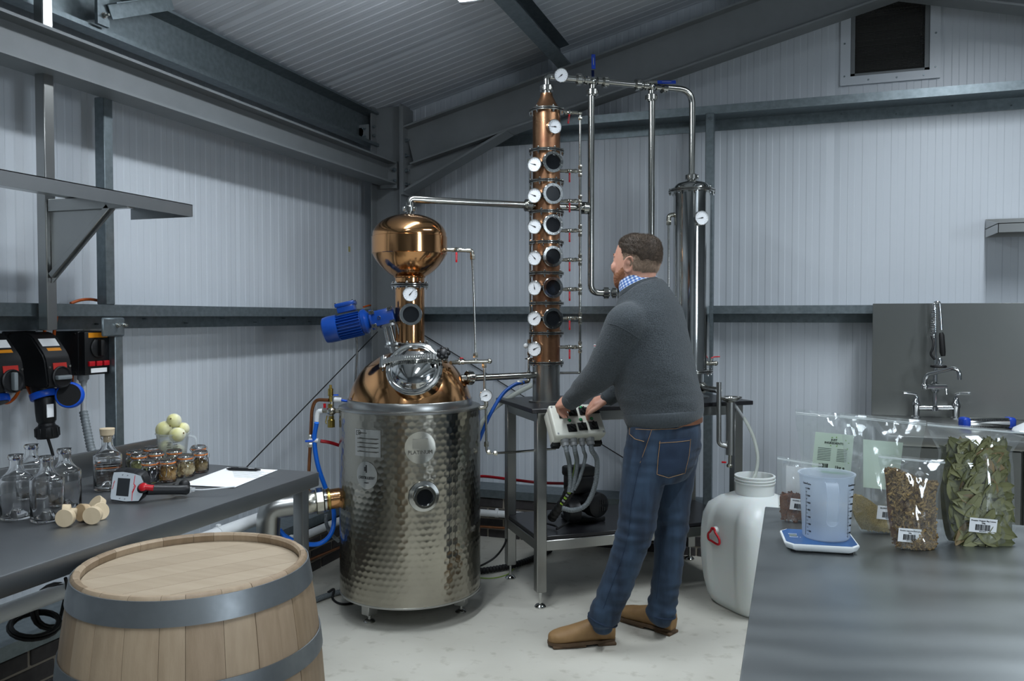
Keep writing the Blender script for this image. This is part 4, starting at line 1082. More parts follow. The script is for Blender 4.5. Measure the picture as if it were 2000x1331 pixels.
# ================================================================== wall sockets
def socket_unit(name, label, y0, width, with_plug, knob_rot):
    """black sloping switched socket; side outline in x (out of the wall) and z"""
    r = thing(name, label, 'socket', (-2.8, y0, 1.2))
    xw = XL + .006
    o = [(0, 1.388), (.10, 1.392), (.135, 1.375), (.19, 1.31), (.2, 1.285), (.212, 1.20), (.205, 1.185), (.12, 1.185), (.08, 1.2), (0, 1.2)]
    m = MB(); m.prism([(xw + a, y0, z) for a, z in o], (0, width, 0))
    bmesh.ops.bevel(m.bm, geom=[e_ for e_ in m.bm.edges], offset=.006, segments=2, affect='EDGES'); m.build('housing', 'black_plastic', r)
    m = MB(); m.box((XL + .004, y0 - .01, 1.17), (XL + .02, y0 + width + .01, 1.395), .003, 1); m.build('back_plate', 'black_plastic', r)
    # stickers on the slope and front
    s0, s1 = Vector((xw + .138, 0, 1.372)), Vector((xw + .186, 0, 1.314)); sd_ = (s1 - s0); sn = Vector((-sd_.z, 0, sd_.x)).normalized()
    if sn.x < 0: sn = -sn
    M = frame3(sn, Vector((0, 1, 0)))
    c_ = s0.lerp(s1, .33); MB().cbox((c_.x, y0 + width * .5, c_.z), (.075, .036, .0016), M).build('white_sticker', 'label_white', r, smooth=0)
    c_ = s0.lerp(s1, .78); MB().cbox((c_.x, y0 + width * .53, c_.z), (.06, .014, .0016), M).build('orange_sticker', 'sticker_orange', r, smooth=0)
    fx = xw + .202; MB().cbox((fx + .003, y0 + width * .52, 1.262), (.0016, .06, .03), Matrix.Rotation(-.14, 4, 'Y')).build('red_sticker', 'sticker_red', r, smooth=0)
    kc = Vector((xw + .208, y0 + width * .52, 1.222))
    m = MB(); m.lathe([(.042, -.004), (.042, .008), (.038, .011), (.034, .006), (0, .006)], kc, (1, 0, .1), 28); k_ = m.build('switch_ring', 'black_plastic', r)
    MB().cbox(kc + Vector((.014, 0, 0)), (.02, .064, .016), Matrix.Rotation(knob_rot, 4, 'X'), .004).build('switch_lever', 'grey_conduit', k_)
    for dy in (.012, width - .012): MB().cyl((fx, y0 + dy, 1.262), (fx + .006, y0 + dy, 1.262), .005, n=10).build('screw', 'steel_pipe', r)
    # outlet collar with blue ring
    bc = Vector((xw + .115, y0 + width * .5, 1.185)); ax_ = Vector((.35, 0, -1)).normalized()
    MB().lathe([(.04, -.02), (.04, .02), (.036, .03), (0, .03)], bc, ax_, 24).build('outlet_collar', 'black_plastic', r)
    rb = Vector((bc.x, bc.y, bc.z)) + ax_ * .022
    MB().lathe([(.04, 0), (.049, .001), (.05, .004), (.05, .022), (.047, .026), (.038, .026)], rb, ax_, 30).build('blue_ring', 'blue_plastic', r)
    if not with_plug: MB().lathe([(0, .03), (.043, .028), (.044, .02)], rb, ax_, 28).build('outlet_cap', 'black_rubber', r)
    return r, rb, ax_
u1, rb1, ax1 = socket_unit('wall_socket', 'black wall socket cut by the picture edge, with closed blue cap', 2.085, .115, False, PI / 2)
u2, rb2, ax2 = socket_unit('wall_socket', 'black wall socket with a black plug hanging from it', 2.29, .115, True, 0.0)
# hinged blue lid of the second socket, swung open toward the room
lc = rb2 + Vector((.09, .035, -.012)); ln = Vector((.55, -.8, .15)).normalized()
m = MB(); m.lathe([(.046, -.02), (.05, -.018), (.05, .004), (.047, .008), (.042, .009)], lc, ln, 30); m.build('blue_lid', 'blue_plastic', u2)
MB().lathe([(0, .008), (.042, .008), (.042, -.004)], lc, ln, 30).build('lid_inside', 'black_rubber', u2)
PG = thing('power_plug', 'black round power plug with cable hanging under the blue ring', 'plug', rb2)
pa_ = Vector((.05, .02, -1)).normalized(); p0 = rb2 + ax2 * .02
MB().lathe([(.034, 0), (.036, .01), (.036, .06), (.034, .09), (.028, .1), (.03, .108), (.04, .115), (.041, .15), (.036, .158), (0, .158)], p0, pa_, 20).build('plug_body', 'black_plastic', PG)
for k in range(12):
    t = 2 * PI * k / 12; a_ = pa_.orthogonal().normalized(); b_ = pa_.cross(a_); d_ = a_ * math.cos(t) + b_ * math.sin(t)
    MB().cbox(p0 + pa_ * .134 + d_ * .0405, (.032, .006, .005), frame3(d_, pa_), .001, 1).build('grip_rib', 'black_plastic', PG)
MB().cbox(p0 + pa_ * .05 + Vector((.036, -.012, 0)), (.004, .03, .05), None, .001, 1).build('white_sticker', 'label_white', PG)
e_ = p0 + pa_ * .155
hose(PG, [e_, e_ + Vector((.01, .015, -.08)), e_ + Vector((.0, .03, -.18)), e_ + Vector((-.04, .02, -.3)), e_ + Vector((-.06, .0, -.45))], .0055, 'cable', 'black_rubber')
# isolator box
yI = 2.503; xi = XL + .006
IS = thing('isolator_switch', 'square black isolator switch box with orange sticker and red tabs', 'switch', (xi, yI, 1.2))
MB().box((xi, yI, 1.215), (xi + .13, yI + .135, 1.392), .006).build('housing', 'black_plastic', IS)
MB().box((xi + .13, yI + .002, 1.217), (xi + .162, yI + .133, 1.39), .005).build('cover', 'black_plastic', IS)
MB().box((xi + .162, yI + .02, 1.366), (xi + .1632, yI + .115, 1.386)).build('orange_sticker', 'sticker_orange', IS, smooth=0)
m = MB(); m.lathe([(.04, 0), (.04, .006), (.036, .009), (0, .009)], (xi + .162, yI + .068, 1.325), (1, 0, 0), 26); k_ = m.build('switch_ring', 'black_plastic', IS)
MB().cbox((xi + .178, yI + .068, 1.325), (.02, .018, .066), None, .004).build('switch_lever', 'black_rubber', k_)
for k in range(3): MB().cbox((xi + .165, yI + .03 + k * .037, 1.262), (.012, .028, .02), None, .002).build('red_tab', 'red_plastic', IS)
MB().box((xi + .162, yI + .03, 1.225), (xi + .1632, yI + .11, 1.243)).build('white_sticker', 'label_white', IS, smooth=0)
for dy, dz in ((.012, 1.225), (.012, 1.382)):
    for dx in (.01, .115): MB().cyl((xi + dx, yI - .003, dz), (xi + dx, yI + .002, dz), .004, n=8).build('screw', 'steel_pipe', IS)
# supply conduit of the isolator
CD_ = thing('wall_conduit', 'grey cable and corrugated conduit dropping from the isolator box', 'conduit', (xi + .09, yI + .05, 1.2))
cg = Vector((xi + .1, yI + .05, 1.215))
MB().lathe([(.022, 0), (.022, -.018), (.016, -.024), (.014, -.034)], cg, UP, 12).build('gland', 'grey_plastic', CD_)
c1 = on(163, 805, 0, -2.66); c2 = on(176, 870, 0, -2.6); c3 = on(184, 915, 0, -2.56)
hose(CD_, [cg - UP * .02, cg.lerp(c1, .4) + Vector((.004, 0, 0)), c1], .0105, 'cable_sleeve', 'grey_plastic')
corrugated(CD_, [c1, c1.lerp(c2, .5), c2, c3, c3 + Vector((0, 0, -.35))], .0165, 'conduit', pitch=.013)
# orange supply cables
def cable(name, label, pts, r, material): 
    o = hose(None, pts, r, name, material); tag(o, label, 'cable'); return o
w_ = lambda px, py, x=-2.72: on(px, py, 0, x)
cable('orange_cable', 'orange cable falling from the rail toward the plugged wall socket', [w_(92, 615, -2.68), w_(88, 640, -2.74), w_(86, 668, -2.77), w_(86, 700, -2.79)], .006, 'orange_cable')
cable('orange_cable', 'orange cable falling from the rail between socket and isolator', [w_(111, 615, -2.66), w_(107, 640, -2.7), w_(104, 670, -2.75), w_(102, 700, -2.785), w_(101, 735, -2.79)], .006, 'orange_cable')
cable('orange_cable', 'orange cable looping under the wall socket with closed cap', [w_(-12, 770, -2.77), w_(2, 783, -2.74), w_(15, 787, -2.74), w_(30, 776, -2.75), w_(40, 755, -2.77), w_(43, 735, -2.79)], .006, 'orange_cable')
cable('orange_cable', 'orange cable curving down behind the hanging plug', [w_(50, 730, -2.79), w_(54, 755, -2.77), w_(64, 776, -2.76), w_(74, 786, -2.76)], .0065, 'orange_cable')
cable('orange_cable', 'orange cable bending up into the isolator box', [w_(118, 773, -2.76), w_(128, 774, -2.75), w_(138, 762, -2.75), w_(140, 735, -2.76), w_(139, 718, -2.77)], .008, 'orange_cable')
cable('orange_cable', 'orange cable arching over the wall rail', [w_(138, 593, -2.72), w_(155, 587, -2.72), w_(175, 585, -2.72), w_(195, 588, -2.72), w_(210, 592, -2.72)], .006, 'orange_cable')
cable('orange_cable', 'orange cable arching over the rail by the corner column', [w_(710, 600, -2.72), w_(722, 597, -2.72), w_(735, 598, -2.72), w_(745, 600, -2.72)], .006, 'orange_cable')

# ================================================================== on the bench
ZT = .9005
def bt(px, py): return on(px, py, 2, ZT)
mat('bottle_glass', '#ffffff', .0, trans=1, ior=1.43)
mat('spirit', '#ffffff', .0, trans=1, ior=1.36)
mat('beech', '#c9b799', .55, noise_=.4, color2='#b39f80', nscale=10, stretch=(1, 8, 1), bump=(60, .1, .001))
mat('beech_dark', '#b39d7c', .6, noise_=.5, color2='#94795a', nscale=14, stretch=(1, 10, 1), bump=(60, .2, .001))
def bottle_mesh(m, o):
    out = [(0, .0), (.036, 0), (.0405, .003), (.0418, .01), (.0418, .118), (.0412, .1215), (.0375, .1255), (.030, .1315), (.0235, .139), (.0188, .147), (.0168, .155), (.0165, .175), (.0195, .177), (.0205, .181), (.0205, .187), (.0185, .190), (.0135, .190)]
    inn = [(.0125, .186), (.0122, .157), (.0145, .149), (.020, .139), (.0275, .1305), (.0355, .1235), (.0382, .1165), (.0382, .016), (.034, .010), (.020, .014), (.010, .03), (0, .034)]
    kz = .92; out = [(r, z * kz) for r, z in out]; inn = [(r, z * kz) for r, z in inn]
    m.lathe(out + inn, o, n=40)
def bottle(px, py, label):
    o = bt(px, py); r = thing('glass_bottle', label, 'bottle', o, 'clear bottles on the bench'); m = MB(); bottle_mesh(m, o); m.build('bottle_body', 'bottle_glass', r, smooth=50); return r
b1 = bottle(33.5, 1013, 'empty clear glass bottle at the picture edge of the group')
for px, py, lb in ((64, 984, 'empty clear glass bottle hidden behind two others'), (93, 1017, 'empty clear glass bottle beside the wooden stoppers, frontmost'), (128, 996, 'empty clear glass bottle standing closest to the stoppered bottle')):
    dup(b1, bt(px, py), random.random() * 3, lb)
o = bt(211, 957)
b5 = thing('glass_bottle', 'clear glass bottle of spirit closed with a wooden stopper', 'bottle', o, 'clear bottles on the bench')
m = MB(); bottle_mesh(m, o); m.build('bottle_body', 'bottle_glass', b5, smooth=50)
MB().lathe([(r, z * .92) for r, z in [(0, .0345), (.0098, .0305), (.0198, .0145), (.034, .0104), (.0378, .0162), (.0378, .1035), (0, .1035)]], o, n=36).build('liquid', 'spirit', b5)
MB().lathe([(r, z - .0155) for r, z in [(0, .168), (.0118, .168), (.0125, .186), (.0205, .1905), (.0222, .208), (.0228, .2095), (.0215, .2115), (0, .2118)]], o, n=32).build('stopper', 'beech', b5)
def stopper(c, n, label, k=0):
    n = Vector(n).normalized(); c = Vector(c)
    r = thing('wooden_stopper', label, 'stopper', c, 'loose wooden stoppers on the bench')
    MB().lathe([(0, 0), (.0225, 0), (.0238, .0016), (.0222, .019), (.0205, .0205), (0, .0205)], c, -n, 36).build('stopper_cap', 'beech' if k == 0 else 'beech_dark', r)
    MB().lathe([(.0118, .02), (.0118, .034), (.0105, .036), (0, .036)], c, -n, 20).build('stopper_cork', 'beech', r)
q = bt(125, 1031); stopper(q + UP * .0238, -FWD + RGT * .05 + UP * .03, 'round wooden stopper standing on edge, nearest to the bottles')
q = bt(152, 1022); stopper(q + UP * .0245 + FWD * .012, -FWD * .9 - RGT * .45 + UP * .15, 'dark faced wooden stopper leaning in the middle of the pile', 1)
q = bt(179, 1026); stopper(q + UP * .0238, -FWD + RGT * .12 - UP * .02, 'round wooden stopper standing on edge beside the meter')
q = bt(194, 1018); stopper(q + UP * .0238 + FWD * .01, RGT * .85 - FWD * .6 + UP * .25, 'wooden stopper lying tilted against the end of the pile')
q = bt(176, 1008); stopper(q + UP * .03 + FWD * .025, UP * .55 - FWD * .6 - RGT * .4, 'wooden stopper resting on top behind the others')
q = bt(110, 1026); stopper(q + UP * .0238 + FWD * .03, -RGT * .9 - FWD * .4, 'wooden stopper mostly hidden behind the round one')
# ---- clip top jars
mat('jar_glass', '#ffffff', .0, trans=1, ior=1.4)
mat('seal_orange', '#d8762c', .45)
def chips_mesh(name, rad, h, n, size, seed, curl=False, flat=True):
    """a heap of loose dried pieces filling a cylinder"""
    rr = random.Random(seed); m = MB()
    m.lathe([(0, .002), (rad * .93, .002), (rad * .95, h * .3), (rad * .9, h * .8), (rad * .6, h * .92), (0, h * .95)], (0, 0, 0), n=16)
    for k in range(n):
        a = rr.uniform(0, 2 * PI); t = rr.random()
        if t < .75: r_ = rad * rr.uniform(.9, .99); z = rr.uniform(.004, h * .9)
        else: r_ = rad * math.sqrt(rr.random()) * .95; z = h * rr.uniform(.88, 1.0)
        s = size * rr.uniform(.6, 1.4); M = Matrix.Translation((r_ * math.cos(a), r_ * math.sin(a), z)) @ Matrix.Rotation(a, 4, 'Z') @ Matrix.Rotation(rr.uniform(0, 6), 4, 'X') @ Matrix.Rotation(rr.uniform(-.6, .6), 4, 'Y')
        if flat: m.box((-s * .12, -s, -s * .45), (s * .12, s, s * .45), 0, 1, M)
        else: m.sphere((0, 0, 0), s, 8, 5, mtx=M)
    return m
CONT = {}
def cmat(nm, c1, c2, sc=60): return mat(nm, c1, .75, noise_=.9, color2=c2, nscale=sc, detail=2)
cmat('dried_green', '#6f7040', '#3c3220'); cmat('dried_pale', '#a2a26a', '#6e7040'); cmat('dried_dark', '#35343c', '#1b1a20'); cmat('dried_brown', '#6e4a2c', '#3a2414')
cmat('dried_tan', '#b08c4a', '#6b4420'); cmat('dried_cream', '#cfc096', '#7a5a30'); cmat('dried_seed', '#8a7444', '#4c3b20'); cmat('dried_rust', '#7b4a2a', '#3f2415')
def jar(px, py, label, cm, kind, fill, rot, scale=1.0):
    o = bt(px, py); r = thing('clip_jar', label, 'jar', o, 'small clip top jars of botanicals')
    m = MB(); m.lathe([(0, 0), (.024, 0), (.0285, .004), (.0295, .01), (.0295, .043), (.0275, .049), (.0235, .054), (.0228, .060), (.0245, .062), (.0205, .062), (.0205, .053), (.025, .047), (.027, .042), (.027, .009), (.024, .006), (0, .0055)], o, n=32); m.build('jar_body', 'jar_glass', r, smooth=50)
    MB().lathe([(.0205, .062), (.0262, .062), (.0266, .0635), (.0262, .0655), (.0205, .0655)], o, n=32).build('rubber_seal', 'seal_orange', r)
    MB().lathe([(0, .0655), (.0245, .0655), (.0255, .068), (.0252, .074), (.022, .077), (.018, .0768), (.016, .075), (0, .0748), (0, .071), (.019, .071), (.02, .0655)], o, n=32).build('jar_lid', 'jar_glass', r, smooth=50)
    ca, sa = math.cos(rot), math.sin(rot); dx = Vector((ca, sa, 0)); dy = Vector((-sa, ca, 0))
    m = MB(); m.torus(o + UP * .0565, UP, .0246, .0009, 28, 6); m.torus(o + UP * .0715, UP, .0262, .0009, 28, 6)
    for s in (-1, 1): m.tube([o + dx * .0265 + dy * s * .009 + UP * .0715, o + dx * .034 + dy * s * .011 + UP * .058, o + dx * .036 + dy * s * .01 + UP * .035, o + dx * .032 + dy * s * .006 + UP * .022], .0009, 6)
    m.tube([o - dx * .027 + UP * .0715, o - dx * .031 + UP * .064, o - dx * .026 + UP * .0565], .0012, 6); m.build('wire_clip', 'steel_polished', r)
    c_ = chips_mesh('contents', .0262, fill, kind[0], kind[1], int(px), flat=kind[2]); bmesh.ops.translate(c_.bm, vec=o + UP * .006, verts=c_.bm.verts)
    tag(c_.build('contents', cm, r, smooth=0), kind='stuff')
jar(263, 921, 'clip jar of dark green dried herb beside the stoppered bottle', 'dried_green', (70, .005, True), .036, 2.6)
jar(272, 929, 'clip jar of pale green dried leaves behind the dark berries', 'dried_pale', (60, .007, True), .036, .4)
jar(293, 944, 'clip jar of dark juniper berries behind the meter', 'dried_dark', (60, .0055, False), .036, -.5)
jar(296, 913, 'clip jar of dried peel at the back of the group', 'dried_rust', (60, .006, True), .034, .2)
jar(305, 924, 'clip jar of brown bark pieces in the middle of the group', 'dried_brown', (60, .006, True), .034, 0)
jar(327.5, 941, 'clip jar of curled yellow peel at the front of the group', 'dried_tan', (80, .0085, True), .038, -1.2)
jar(341, 920, 'clip jar of brown root pieces in front of the lemon jug', 'dried_brown', (60, .006, True), .036, -.2)
jar(363, 931, 'clip jar of cream and brown slices beside the papers', 'dried_cream', (60, .0095, True), .036, 3.2)
jar(391, 922.5, 'clip jar of brown seeds at the end of the group', 'dried_seed', (110, .004, True), .036, 2.9)
jar(388, 911, 'clip jar half hidden behind the seed jar', 'dried_rust', (60, .005, True), .034, 1)
jar(206, 947, 'clip jar seen through the bottle of spirit', 'dried_brown', (70, .006, True), .034, 1.4)
# ---- jug of peeled lemons
mat('clear_poly', '#e8edee', .25, trans=.55, ior=1.2, alpha=.55)
mat('lemon', '#dcdac4', .55, noise_=.75, color2='#d2cc72', nscale=18, stretch=(1, 1, .35), bump=(70, .2, .002), detail=3)
JO = bt(338, 911)
JG = thing('measuring_jug', 'small translucent measuring jug filled with peeled lemons', 'jug', JO)
m = MB(); m.lathe([(0, 0), (.042, 0), (.044, .004), (.0565, .118), (.0605, .121), (.0605, .124), (.0545, .1235), (.0425, .006), (0, .004)], JO, n=40); m.build('jug_body', 'clear_poly', JG, smooth=50)
hb = RGT * 1.0
m = MB(); m.tube(spline([JO + hb * .056 + UP * .112, JO + hb * .082 + UP * .105, JO + hb * .084 + UP * .07, JO + hb * .068 + UP * .04], 6), .004, 8); m.build('jug_handle', 'clear_poly', JG)
for cx in (.0, .4):
    n_ = (-FWD * math.cos(.15 + cx) + RGT * math.sin(.15 + cx))
    for k in range(9):
        z = .03 + k * .008; R_ = .0445 + .0105 * z / .1 + .0007
        MB().cbox(JO + n_ * R_ + UP * z, (.012 if k % 2 else .017, .0008, .0014), frame3(UP, UP.cross(n_))).build('scale_mark', 'ink', JG, smooth=0)
def lemon(c, r, rot, label):
    o = Vector(c); l = thing('peeled_lemon', label, 'lemon', o, 'peeled lemons in the jug')
    M = Matrix.Rotation(rot[0], 4, 'X') @ Matrix.Rotation(rot[1], 4, 'Y') @ Matrix.Rotation(rot[2], 4, 'Z')
    m = MB(); prof = []
    for k in range(17):
        t = PI * k / 16; rr_ = math.sin(t) ** .85; prof.append((r * rr_ if 0 < k < 16 else 0, -r * 1.12 * math.cos(t) - (.12 * r if k == 0 else 0) + (.16 * r if k == 16 else 0)))
    m.lathe(prof, (0, 0, 0), n=28)
    for v in m.bm.verts: v.co *= 1 + .03 * noise.noise(v.co * 55 + o * 9)
    bmesh.ops.transform(m.bm, matrix=Matrix.Translation(o) @ M, verts=m.bm.verts); m.build('lemon_flesh', 'lemon', l, smooth=70)
    e = Matrix.Translation(o) @ M @ Vector((0, 0, r * 1.24)); ax_ = (M.to_3x3() @ Vector((0, 0, 1)))
    MB().lathe([(0, .001), (r * .12, 0), (r * .16, -.004)], e, ax_, 10).build('stem_end', 'dried_seed', l)
jd = lambda px, py, dd=0.0: at(px, py, (JO - CAM).dot(_F) + dd)
lemon(jd(340, 822), .0255, (1.2, .3, 0), 'peeled lemon on the very top of the jug')
lemon(jd(321, 839, -.005), .029, (.3, 1.1, 0), 'large peeled lemon at the jug rim, opposite the handle')
lemon(jd(346, 850, -.03), .0265, (.2, 1.3, .6), 'peeled lemon at the front of the jug rim with a cut end')
lemon(jd(357, 838, .03), .024, (1.4, .4, 0), 'yellower peeled lemon behind at the handle side of the jug')
lemon(jd(325, 872, .0), .025, (1.0, .9, 0), 'peeled lemon inside the jug under the large one')
lemon(jd(348, 882, .01), .025, (.4, .2, 0), 'peeled lemon low inside the jug behind the scale marks')
lemon(jd(332, 896, .012), .022, (.1, 1.2, 0), 'lowest peeled lemon inside the jug')
# ---- meter
MT = thing('density_meter', 'black handheld meter with grey face, dark screen and red trigger', 'meter', bt(250, 987))
mat('meter_face', '#9fa6ab', .4); mat('screen_dark', '#25282b', .2)
dq = 2.40
f2 = lambda px, py, d=dq: at(px, py - 3, d - (py - 985) * .0009)
poly = [(221, 924.5), (240, 923.5), (262, 927), (277, 932), (283, 946), (284, 958), (280, 972), (272, 984.5), (245, 985.5), (214.5, 981), (213.5, 975), (218, 935)]
m = MB(); m.prism([f2(*p) for p in poly], _F * .04 + UP * .006); bmesh.ops.bevel(m.bm, geom=list(m.bm.edges), offset=.003, segments=2, affect='EDGES'); m.build('meter_body', 'black_plastic', MT)
ctr = Vector((250, 955)); ins = [(ctr.x + (p[0] - ctr.x) * .93, ctr.y + (p[1] - ctr.y) * .93) for p in poly]
nf = (f2(260, 950) - f2(240, 950)).cross(f2(250, 940) - f2(250, 960)).normalized(); nf = nf if nf.dot(_F) < 0 else -nf
m = MB(); m.prism([f2(*p) + nf * .0005 for p in ins], nf * .0012); fc = m.build('meter_face', 'meter_face', MT, smooth=0)
m = MB(); m.prism([f2(*p) + nf * .0016 for p in ((231, 937.5), (255, 939), (251, 974), (227, 972))], nf * .0005); m.build('screen', 'screen_dark', fc, smooth=0)
m = MB(); m.prism([f2(*p) + nf * .0016 for p in ((264, 932.5), (265, 932.5), (262.5, 949), (266, 953), (265, 956), (259.5, 968), (258.5, 982), (257.5, 982), (258.2, 966), (263.5, 955.5), (263.5, 953.5), (261, 949.5))], nf * .0004); m.build('red_line', 'red_plastic', fc, smooth=0)
fx_ = (f2(250, 950) - f2(240, 950)).normalized(); fy_ = nf.cross(fx_)
text('brand_text', 'Anton Paar', .006, f2(222, 951) + nf * .002, fy_, -fx_, 'red_plastic', fc)
text('model_text', 'Snap 51', .006, f2(261, 959) + nf * .002, fy_, -fx_, 'red_plastic', fc)
for p, s in (((240, 932), '<'), ((250, 933), '>'), ((234, 978), '<'), ((244, 979), '>')): text('key_mark', s, .008, f2(*p) + nf * .002, fx_, fy_, 'ink', fc)
rc = f2(280, 957) + nf * .004
m = MB(); m.sphere(rc + nf * -.002, .0175, 20, 12, scale=(1, 1.0, .35), mtx=frame3(nf, fx_)); m.build('trigger_surround', 'black_rubber', MT)
m = MB(); m.sphere(rc + nf * .004 + fx_ * .002, .014, 20, 12, scale=(.95, .95, .5), mtx=frame3(nf, fx_)); m.cyl(rc + nf * .002 + fx_ * .008, rc + fx_ * .03 - nf * .004, .009, n=16); m.build('trigger', 'red_plastic', MT)
h0 = at(288, 957, dq + .03); h1 = at(365, 957, dq + .09)
m = MB(); m.tube([h0, h0.lerp(h1, .3), h0.lerp(h1, .8), h1, h1 + (h1 - h0) * .06], .0145, 18, True, [.016, .015, .0145, .0155, .011]); m.build('grip', 'black_plastic', MT)
m = MB(); m.sphere(at(360, 948, dq + .105), .017, 16, 10); m.sphere(at(342, 952, dq + .12), .012, 12, 8); m.build('grip_hook', 'black_rubber', MT)
m = MB(); m.lathe([(.006, 0), (.009, .002), (.009, .012), (.0065, .014), (.0065, .022), (0, .022)], at(366, 957, dq + .09), (h1 - h0), 10); m.build('nozzle', 'clear_poly', MT)
m = MB(); m.tube(spline([at(374, 957, dq + .1), at(400, 957, dq + .1), at(440, 953, dq + .11), at(458, 951, dq + .13)], 5), .002, 8); m.build('sample_tube', 'white_plastic', MT)
# ---- papers and pen
A_, B_, C3, D3 = [bt(*p) for p in ((446, 914), (542, 919), (458, 953), (354, 948))]
for k in range(3):
    m = MB(); off = Vector((.003 * k, -.004 * k, .0011 * k)); m.prism([A_ + off, B_ + off, C3 + off, D3 + off], UP * .0009)
    o = m.build('paper_sheet', 'paper', smooth=0, loc=(A_ + C3) / 2)
    tag(o, ('bottom sheet of the white paper pile on the bench', 'middle sheet of the white paper pile on the bench', 'top sheet of the white paper pile under the pen')[k], 'paper', 'sheets of paper under the pen')
    if k == 2:
        ux_ = (C3 - A_); ux_.z = 0; wy = (B_ - A_)
        for i in range(14):
            t = .12 + i * .055; p0 = A_ + off + UP * .0012 + ux_ * t * .9 + wy * .06; p1 = p0 + wy * (.5 + .35 * ((i * 7) % 5) / 5)
            if i < 9: MB().cbox((p0 + p1) / 2, ((p1 - p0).length, .0014, .0003), frame3(UP, wy)).build('print_line', 'ink_grey', o, smooth=0)
pp0, pp1 = bt(442, 921) + UP * .0085, bt(510, 923) + UP * .0085
PN = thing('pen', 'black ballpoint pen lying on the papers', 'pen', pp0)
pdn = (pp1 - pp0).normalized(); PLn = (pp1 - pp0).length
MB().lathe([(0, 0), (.002, .001), (.0045, .012), (.005, .02), (.005, PLn * .86), (.0035, PLn * .9), (.0025, PLn * .98), (0, PLn)], pp0, pdn, 14).build('pen_barrel', 'black_plastic', PN)
MB().cbox(pp0 + pdn * PLn * .2 + UP * .0062, (PLn * .3, .003, .0015), frame3(UP, pdn)).build('pen_clip', 'black_rubber', PN)
MB().cbox(pp0 + pdn * PLn * .72 + UP * .0050, (PLn * .18, .004, .0006), frame3(UP, pdn)).build('pen_print', 'dial_white', PN)
# ================================================================== pipes, hoses and cables round the still
d4 = lambda px, py, d: at(px, py, d)
WE = thing('drain_elbow', 'large stainless drain elbow with nuts and copper stub leaving the still', 'pipe', d4(600, 975, 3.97))
e0, e1_, e2_ = d4(668, 972, 3.99), d4(573, 985, 3.92), d4(528, 992, 3.90)
axd = (e1_ - e0).normalized()
MB().cyl(e0, d4(636, 977, 3.965), .049, n=32).build('copper_stub', 'copper_polished', WE)
MB().lathe([(.05, -.012), (.054, -.01), (.054, .0), (.05, .002)], d4(640, 976, 3.968), axd, 32).build('copper_ring', 'brass', WE)
p_ = d4(638, 977, 3.966)
MB().lathe([(.052, 0), (.056, .002), (.056, .012), (.052, .013)], p_, axd, 32).build('clamp_band', 'steel_polished', WE)
MB().lathe([(.053, .013), (.06, .015), (.063, .018), (.063, .048), (.06, .051), (.053, .053)], p_, axd, 8).build('nut', 'nickel', WE, smooth=20)
MB().lathe([(.055, .052), (.058, .06), (.058, .10), (.054, .105)], p_, axd, 32).build('union_body', 'nickel', WE)
MB().lathe([(.054, .10), (.062, .104), (.062, .125), (.058, .128), (.058, .14), (.052, .145)], p_, axd, 10).build('nut', 'nickel', WE, smooth=20)
MB().lathe([(.054, .143), (.057, .146), (.057, .156), (.054, .158)], p_, axd, 32).build('clamp_band', 'steel_polished', WE)
st = p_ + axd * .15; corner = p_ + axd * .27; down = corner + Vector((-.02, .0, -.42))
pipe(WE, [st, corner + UP * .0, down], .055, .15, 'elbow', 'stainless', 28, 14)
# copper feed and blue hoses
CP = thing('copper_feed_pipe', 'thin copper feed pipe bending down beside the filling valve', 'pipe', d4(606, 860, 4.02))
pipe(CP, [d4(642, 782, 4.0), d4(616, 781, 4.01), d4(609, 800, 4.02), d4(607, 850, 4.03), d4(603, 925, 4.04), d4(602, 1000, 4.06)], .0085, .05, 'copper_tube', 'copper_pipe', 12)
hexnut(CP, d4(607, 853, 4.03), UP, .014, .022); hexnut(CP, d4(606, 869, 4.03), UP, .014, .022)
MB().cyl(d4(604, 861, 4.02), d4(622, 861, 4.02), .011, n=12).build('white_tee', 'white_plastic', CP)
MB().cbox(d4(604, 862, 4.0), (.04, .008, .01), SM, .002).build('blue_lever', 'blue_plastic', CP)
def tube_thing(name, label, cat, pts, r, material, seg=10, n=10): return tag(hose(None, pts, r, name, material, n, seg), label, cat)
tube_thing('red_hose', 'short red hose running from the copper tee to the still', 'hose', [d4(626, 862, 4.02), d4(645, 865, 4.04), d4(664, 871, 4.08)], .0085, 'red_hose')
tube_thing('blue_hose', 'bright blue hose looping from the white elbow under the drain', 'hose', [d4(618.5, 826, 3.99), d4(614, 860, 4.02), d4(621, 910, 4.06), d4(640, 965, 4.1), d4(652, 1000, 4.1), d4(648, 1040, 4.06), d4(625, 1062, 4.02), d4(590, 1062, 4.02), d4(560, 1050, 4.0), d4(545, 1035, 3.98)], .0115, 'blue_hose')
corr = corrugated(None, [d4(637, 1005, 4.1), d4(638, 1025, 4.1), d4(648, 1045, 4.12), d4(662, 1058, 4.14)], .01, 'grey_conduit', pitch=.008); tag(corr, 'short grey corrugated conduit behind the blue hose loop', 'conduit')
tube_thing('blue_hose', 'dark blue hose arcing from the tower foot down behind the still', 'hose', [d4(1024, 747, 4.29), d4(1005, 752, 4.28), d4(982, 770, 4.26), d4(960, 805, 4.24), d4(945, 838, 4.24), d4(930, 875, 4.26)], .0095, 'blue_hose_dark')
MB_ = hexnut(bpy.data.objects['distillation_tower'], d4(1016, 748, 4.29), RGT, .012, .03, 'hose_tail')
mat('clear_hose', '#c9cfc6', .2, trans=.4, alpha=.75)
tube_thing('clear_hose', 'pale clear hose curving behind the dark blue hose', 'hose', [d4(1040, 752, 4.5), d4(1010, 768, 4.5), d4(975, 790, 4.5), d4(950, 815, 4.5), d4(935, 840, 4.5), d4(930, 880, 4.5)], .014, 'clear_hose')
